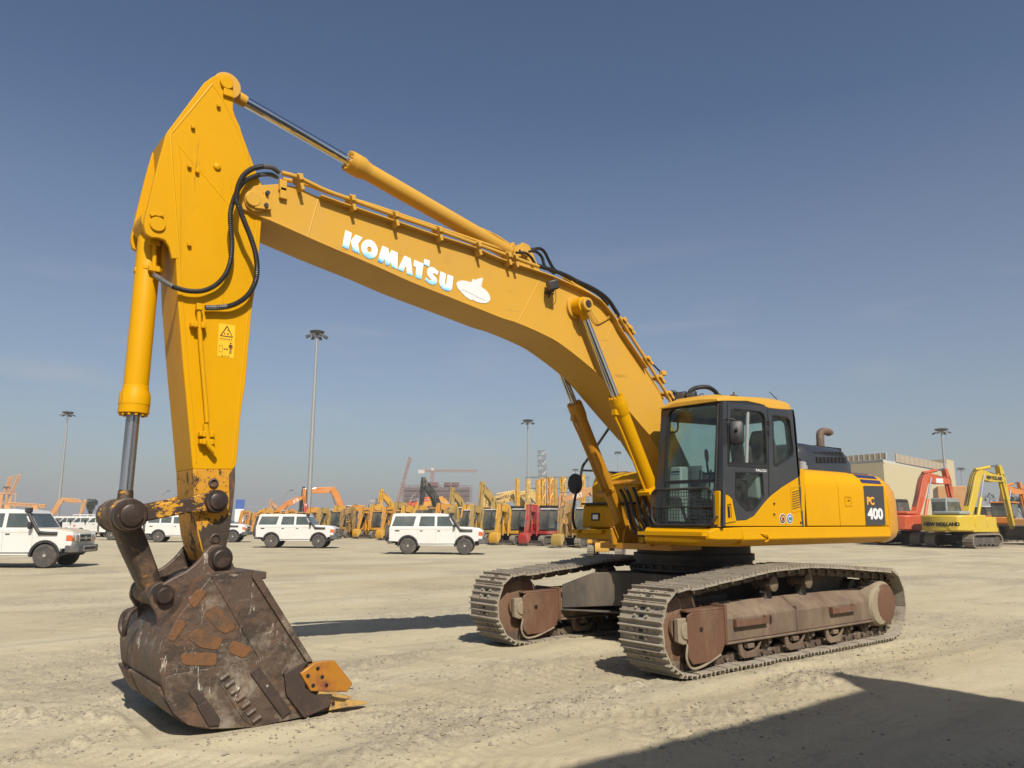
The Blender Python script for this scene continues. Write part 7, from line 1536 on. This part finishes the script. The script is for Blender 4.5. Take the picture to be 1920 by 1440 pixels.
# port cranes far left
PC = 'orange port cranes on the left skyline'
for i, (px, xt_, yt) in enumerate(((2, 7, 897), (6, 10, 895), (14, 24, 892))):
    d = 560; g = G(px, d); e_ = G(xt_+3, d)-g; t = thing('port_crane', ['orange port crane boom, leftmost at the edge', 'orange port crane boom, second from left edge', 'orange port crane boom leaning right, rightmost of three'][i], 'crane', (g.x, g.y, 0), 0, PC)
    mb = MB(); lattice(mb, (0, 0, 18), (e_.x, e_.y, (973-yt)/1446*d+1.6), 1.4, 14, .30); mb.build('raised_boom', M['crane_o'], t)
    r_ = G(px+10, d)-g; mb = MB()
    for o in (Vector((0, 0, 0)), r_, Vector((6, 6, 0)), r_+Vector((6, 6, 0))): mb.cyl(o, o+Vector((0, 0, 20)), .45, n=6)
    for z_ in (8, 19): mb.cyl((0, 0, z_), (r_.x, r_.y, z_), .4, n=6); mb.cyl((6, 6, z_), (r_.x+6, r_.y+6, z_), .6, n=6); mb.cyl((0, 0, z_), (6, 6, z_), .6, n=6)
    mb.build('portal_frame', M['crane_o'], t)
g = G(45, 300); t = thing('flat_crane_boom', 'orange horizontal crane boom resting low beyond the left white car', 'crane', (g.x, g.y, 0)); e_ = G(82, 300)-g; s__ = G(10, 300)-g
mb = MB(); lattice(mb, (s__.x, s__.y, 7.2), (e_.x, e_.y, 6.4), 1.0, 20, .18); mb.build('boom', M['crane_o'], t); 
for q in (s__, e_*.5): MB().b2(q.x-1, q.x+1, q.y-1, q.y+1, 0, 6.6).build('support', M['crane_o'], t)
# hoarding and fence on the left
g = G(448, 150); t = thing('billboard', 'blue and white board standing right of the excavator arm', 'sign', (g.x, g.y, 0), YAW+R(90))
MB().b2(-.85, .85, -.08, .08, 2.7+.9, 5.4).build('blue_panel', M['decblue'], t); MB().b2(-.85, .85, -.08, .08, 1.2, 3.6).build('white_panel', M['decw'], t); MB().b2(-.8, -.65, -.05, .05, 0, 1.3).build('post', M['galv'], t); MB().b2(.65, .8, -.05, .05, 0, 1.3).build('post', M['galv'], t)
g = G(480, 150); t = thing('railing', 'grey pipe railing beyond the small excavators, right of the blue board', 'railing', (g.x, g.y, 0), YAW+R(90)); mb = MB()
for x_ in np.linspace(-3, 8, 7): mb.b2(x_-.06, x_+.06, -.06, .06, 0, 4.0)
for z_ in (3.0, 3.9): mb.b2(-3, 8, -.06, .06, z_, z_+.12)
mb.build('rails', M['galv'], t)
# perimeter wall on the skyline
for i, (pa, pb, dd_) in enumerate(((-400, 760, 210), (760, 1560, 240), (1800, 2300, 230))):
    A, B = G(pa, dd_/math.cos(math.atan((pa-960)/1446))), G(pb, dd_/math.cos(math.atan((pb-960)/1446))); t = thing('perimeter_wall', ['long pale boundary wall along the left skyline', 'long pale boundary wall behind the middle machines', 'pale boundary wall at the right edge'][i], 'wall', (A.x, A.y, 0)); dv_ = B-A; n_ = Vector((-dv_.y, dv_.x, 0)).normalized()*.25
    MB().prismZ([(0, 0), (dv_.x, dv_.y), (dv_.x+n_.x, dv_.y+n_.y), (n_.x, n_.y)], 0, 2.6).build('wall_panel', M['conc'], t)
# ---------------------------------------------------------------- trees
def tree(lab, loc, h_, r_, n_=1500, seed=1):
    rr = np.random.default_rng(seed); t = thing('tree', lab, 'tree', loc, 0, 'dusty trees on the skyline')
    tk = MB(); tk.tube([(0, 0, 0), (.1, 0, h_*.3), (.0, .1, h_*.6)], h_*.03, 8)
    for k in range(5): a = k*1.3; tk.tube([(0, 0, h_*.3), (math.cos(a)*r_*.4, math.sin(a)*r_*.4, h_*.55), (math.cos(a)*r_*.7, math.sin(a)*r_*.7, h_*.75)], h_*.012, 5)
    tk.build('trunk', M['bark'], t); cr_ = MB()
    cl_ = [(rr.normal(0, r_*.45), rr.normal(0, r_*.45), h_*(.62+.25*rr.random()), r_*(.3+.25*rr.random())) for _ in range(9)]
    for _ in range(n_):
        c = cl_[rr.integers(9)]; d = rr.normal(size=3); d /= np.linalg.norm(d); p = np.array(c[:3])+d*c[3]*(.6+.4*rr.random()); u = rr.normal(size=3); v = rr.normal(size=3); s_ = h_*.022
        cr_.add([tuple(p), tuple(p+u*s_), tuple(p+v*s_)], [(0, 1, 2)])
    cr_.build('crown', M['leaf'], t, flat=True)
for i, (px, yt, d, r_) in enumerate(((1900, 922, 190, 3.2), (1921, 925, 195, 3.0), (1886, 937, 220, 2.2), (168, 936, 190, 1.6), (190, 950, 230, 2.6), (214, 952, 240, 2.4))):
    g = G(px, d); tree(['dark bushy tree above the bulldozer at right', 'dark bushy tree cut by the right edge', 'low dark tree behind the orange excavator at right', 'narrow dark tree above the distant white cars', 'low bushy tree right of the narrow dark tree', 'low bushy tree touching the bucket link'][i], (g.x, g.y, 0), (977-yt)/1446*d+1.6, r_, 1300, i+3)
# ---------------------------------------------------------------- unseen block out of frame, added to cast the shadow across the lower right corner
t = thing('shadow_block', 'unseen tall pale block beyond the right edge, added to cast the shadow on the sand', 'shadow caster', (0, 0, 0))
cx0_, cx1_, cy0_, cy1_, ch_ = 3.12, 9.6, 10.0, 15.0, 7.48
MB().b2(cx0_, cx1_, cy0_, cy1_, 0, ch_).build('wall', M['cream'], t, bev=.03)
MB().b2(cx0_-.03, cx1_+.03, cy0_-.03, cy1_+.03, ch_, ch_+.10).build('roof', M['int'], t, bev=.02)
MB().b2(cx0_+1.4, cx0_+4.6, cy0_-.03, cy0_+.02, .05, 4.2).build('roller_door', M['galv'], t); MB().b2(cx0_+5.1, cx0_+6.0, cy0_-.03, cy0_+.02, .05, 2.1).build('door', M['decp'], t)
for xx in (.8, 2.6, 4.4): MB().b2(cx0_+xx, cx0_+xx+1.2, cy0_-.03, cy0_+.02, 5.0, 6.2).build('window', M['bgl2'], t)
MB().prism([(cx0_-.02, ch_+.10), (cx0_+.75, ch_+.10), (cx0_+.52, ch_+.80), (cx0_+.38, ch_+.80)], 10.0, 10.9).build('shadow_peak', M['int'], t, bev=.03)  # wedge added and shaped to give the cast shadow its peak
# ---------------------------------------------------------------- dusty air
hz_m = bpy.data.materials.new('dusty_air'); hz_m.use_nodes = True; t_ = hz_m.node_tree; t_.nodes.remove(t_.nodes['Principled BSDF'])
pv = _n(t_, 'ShaderNodeVolumePrincipled'); pv.inputs['Color'].default_value = (.86, .87, .90, 1); pv.inputs['Density'].default_value = .00052; pv.inputs['Anisotropy'].default_value = .2
t_.links.new(pv.outputs[0], t_.nodes['Material Output'].inputs['Volume'])
hzb = MB().b2(-2600, 2400, -2600, 2400, -1.3, 57).build('haze', hz_m, None, flat=True); tag(hzb, 'pale dusty air over the yard', 'haze', kind='stuff')
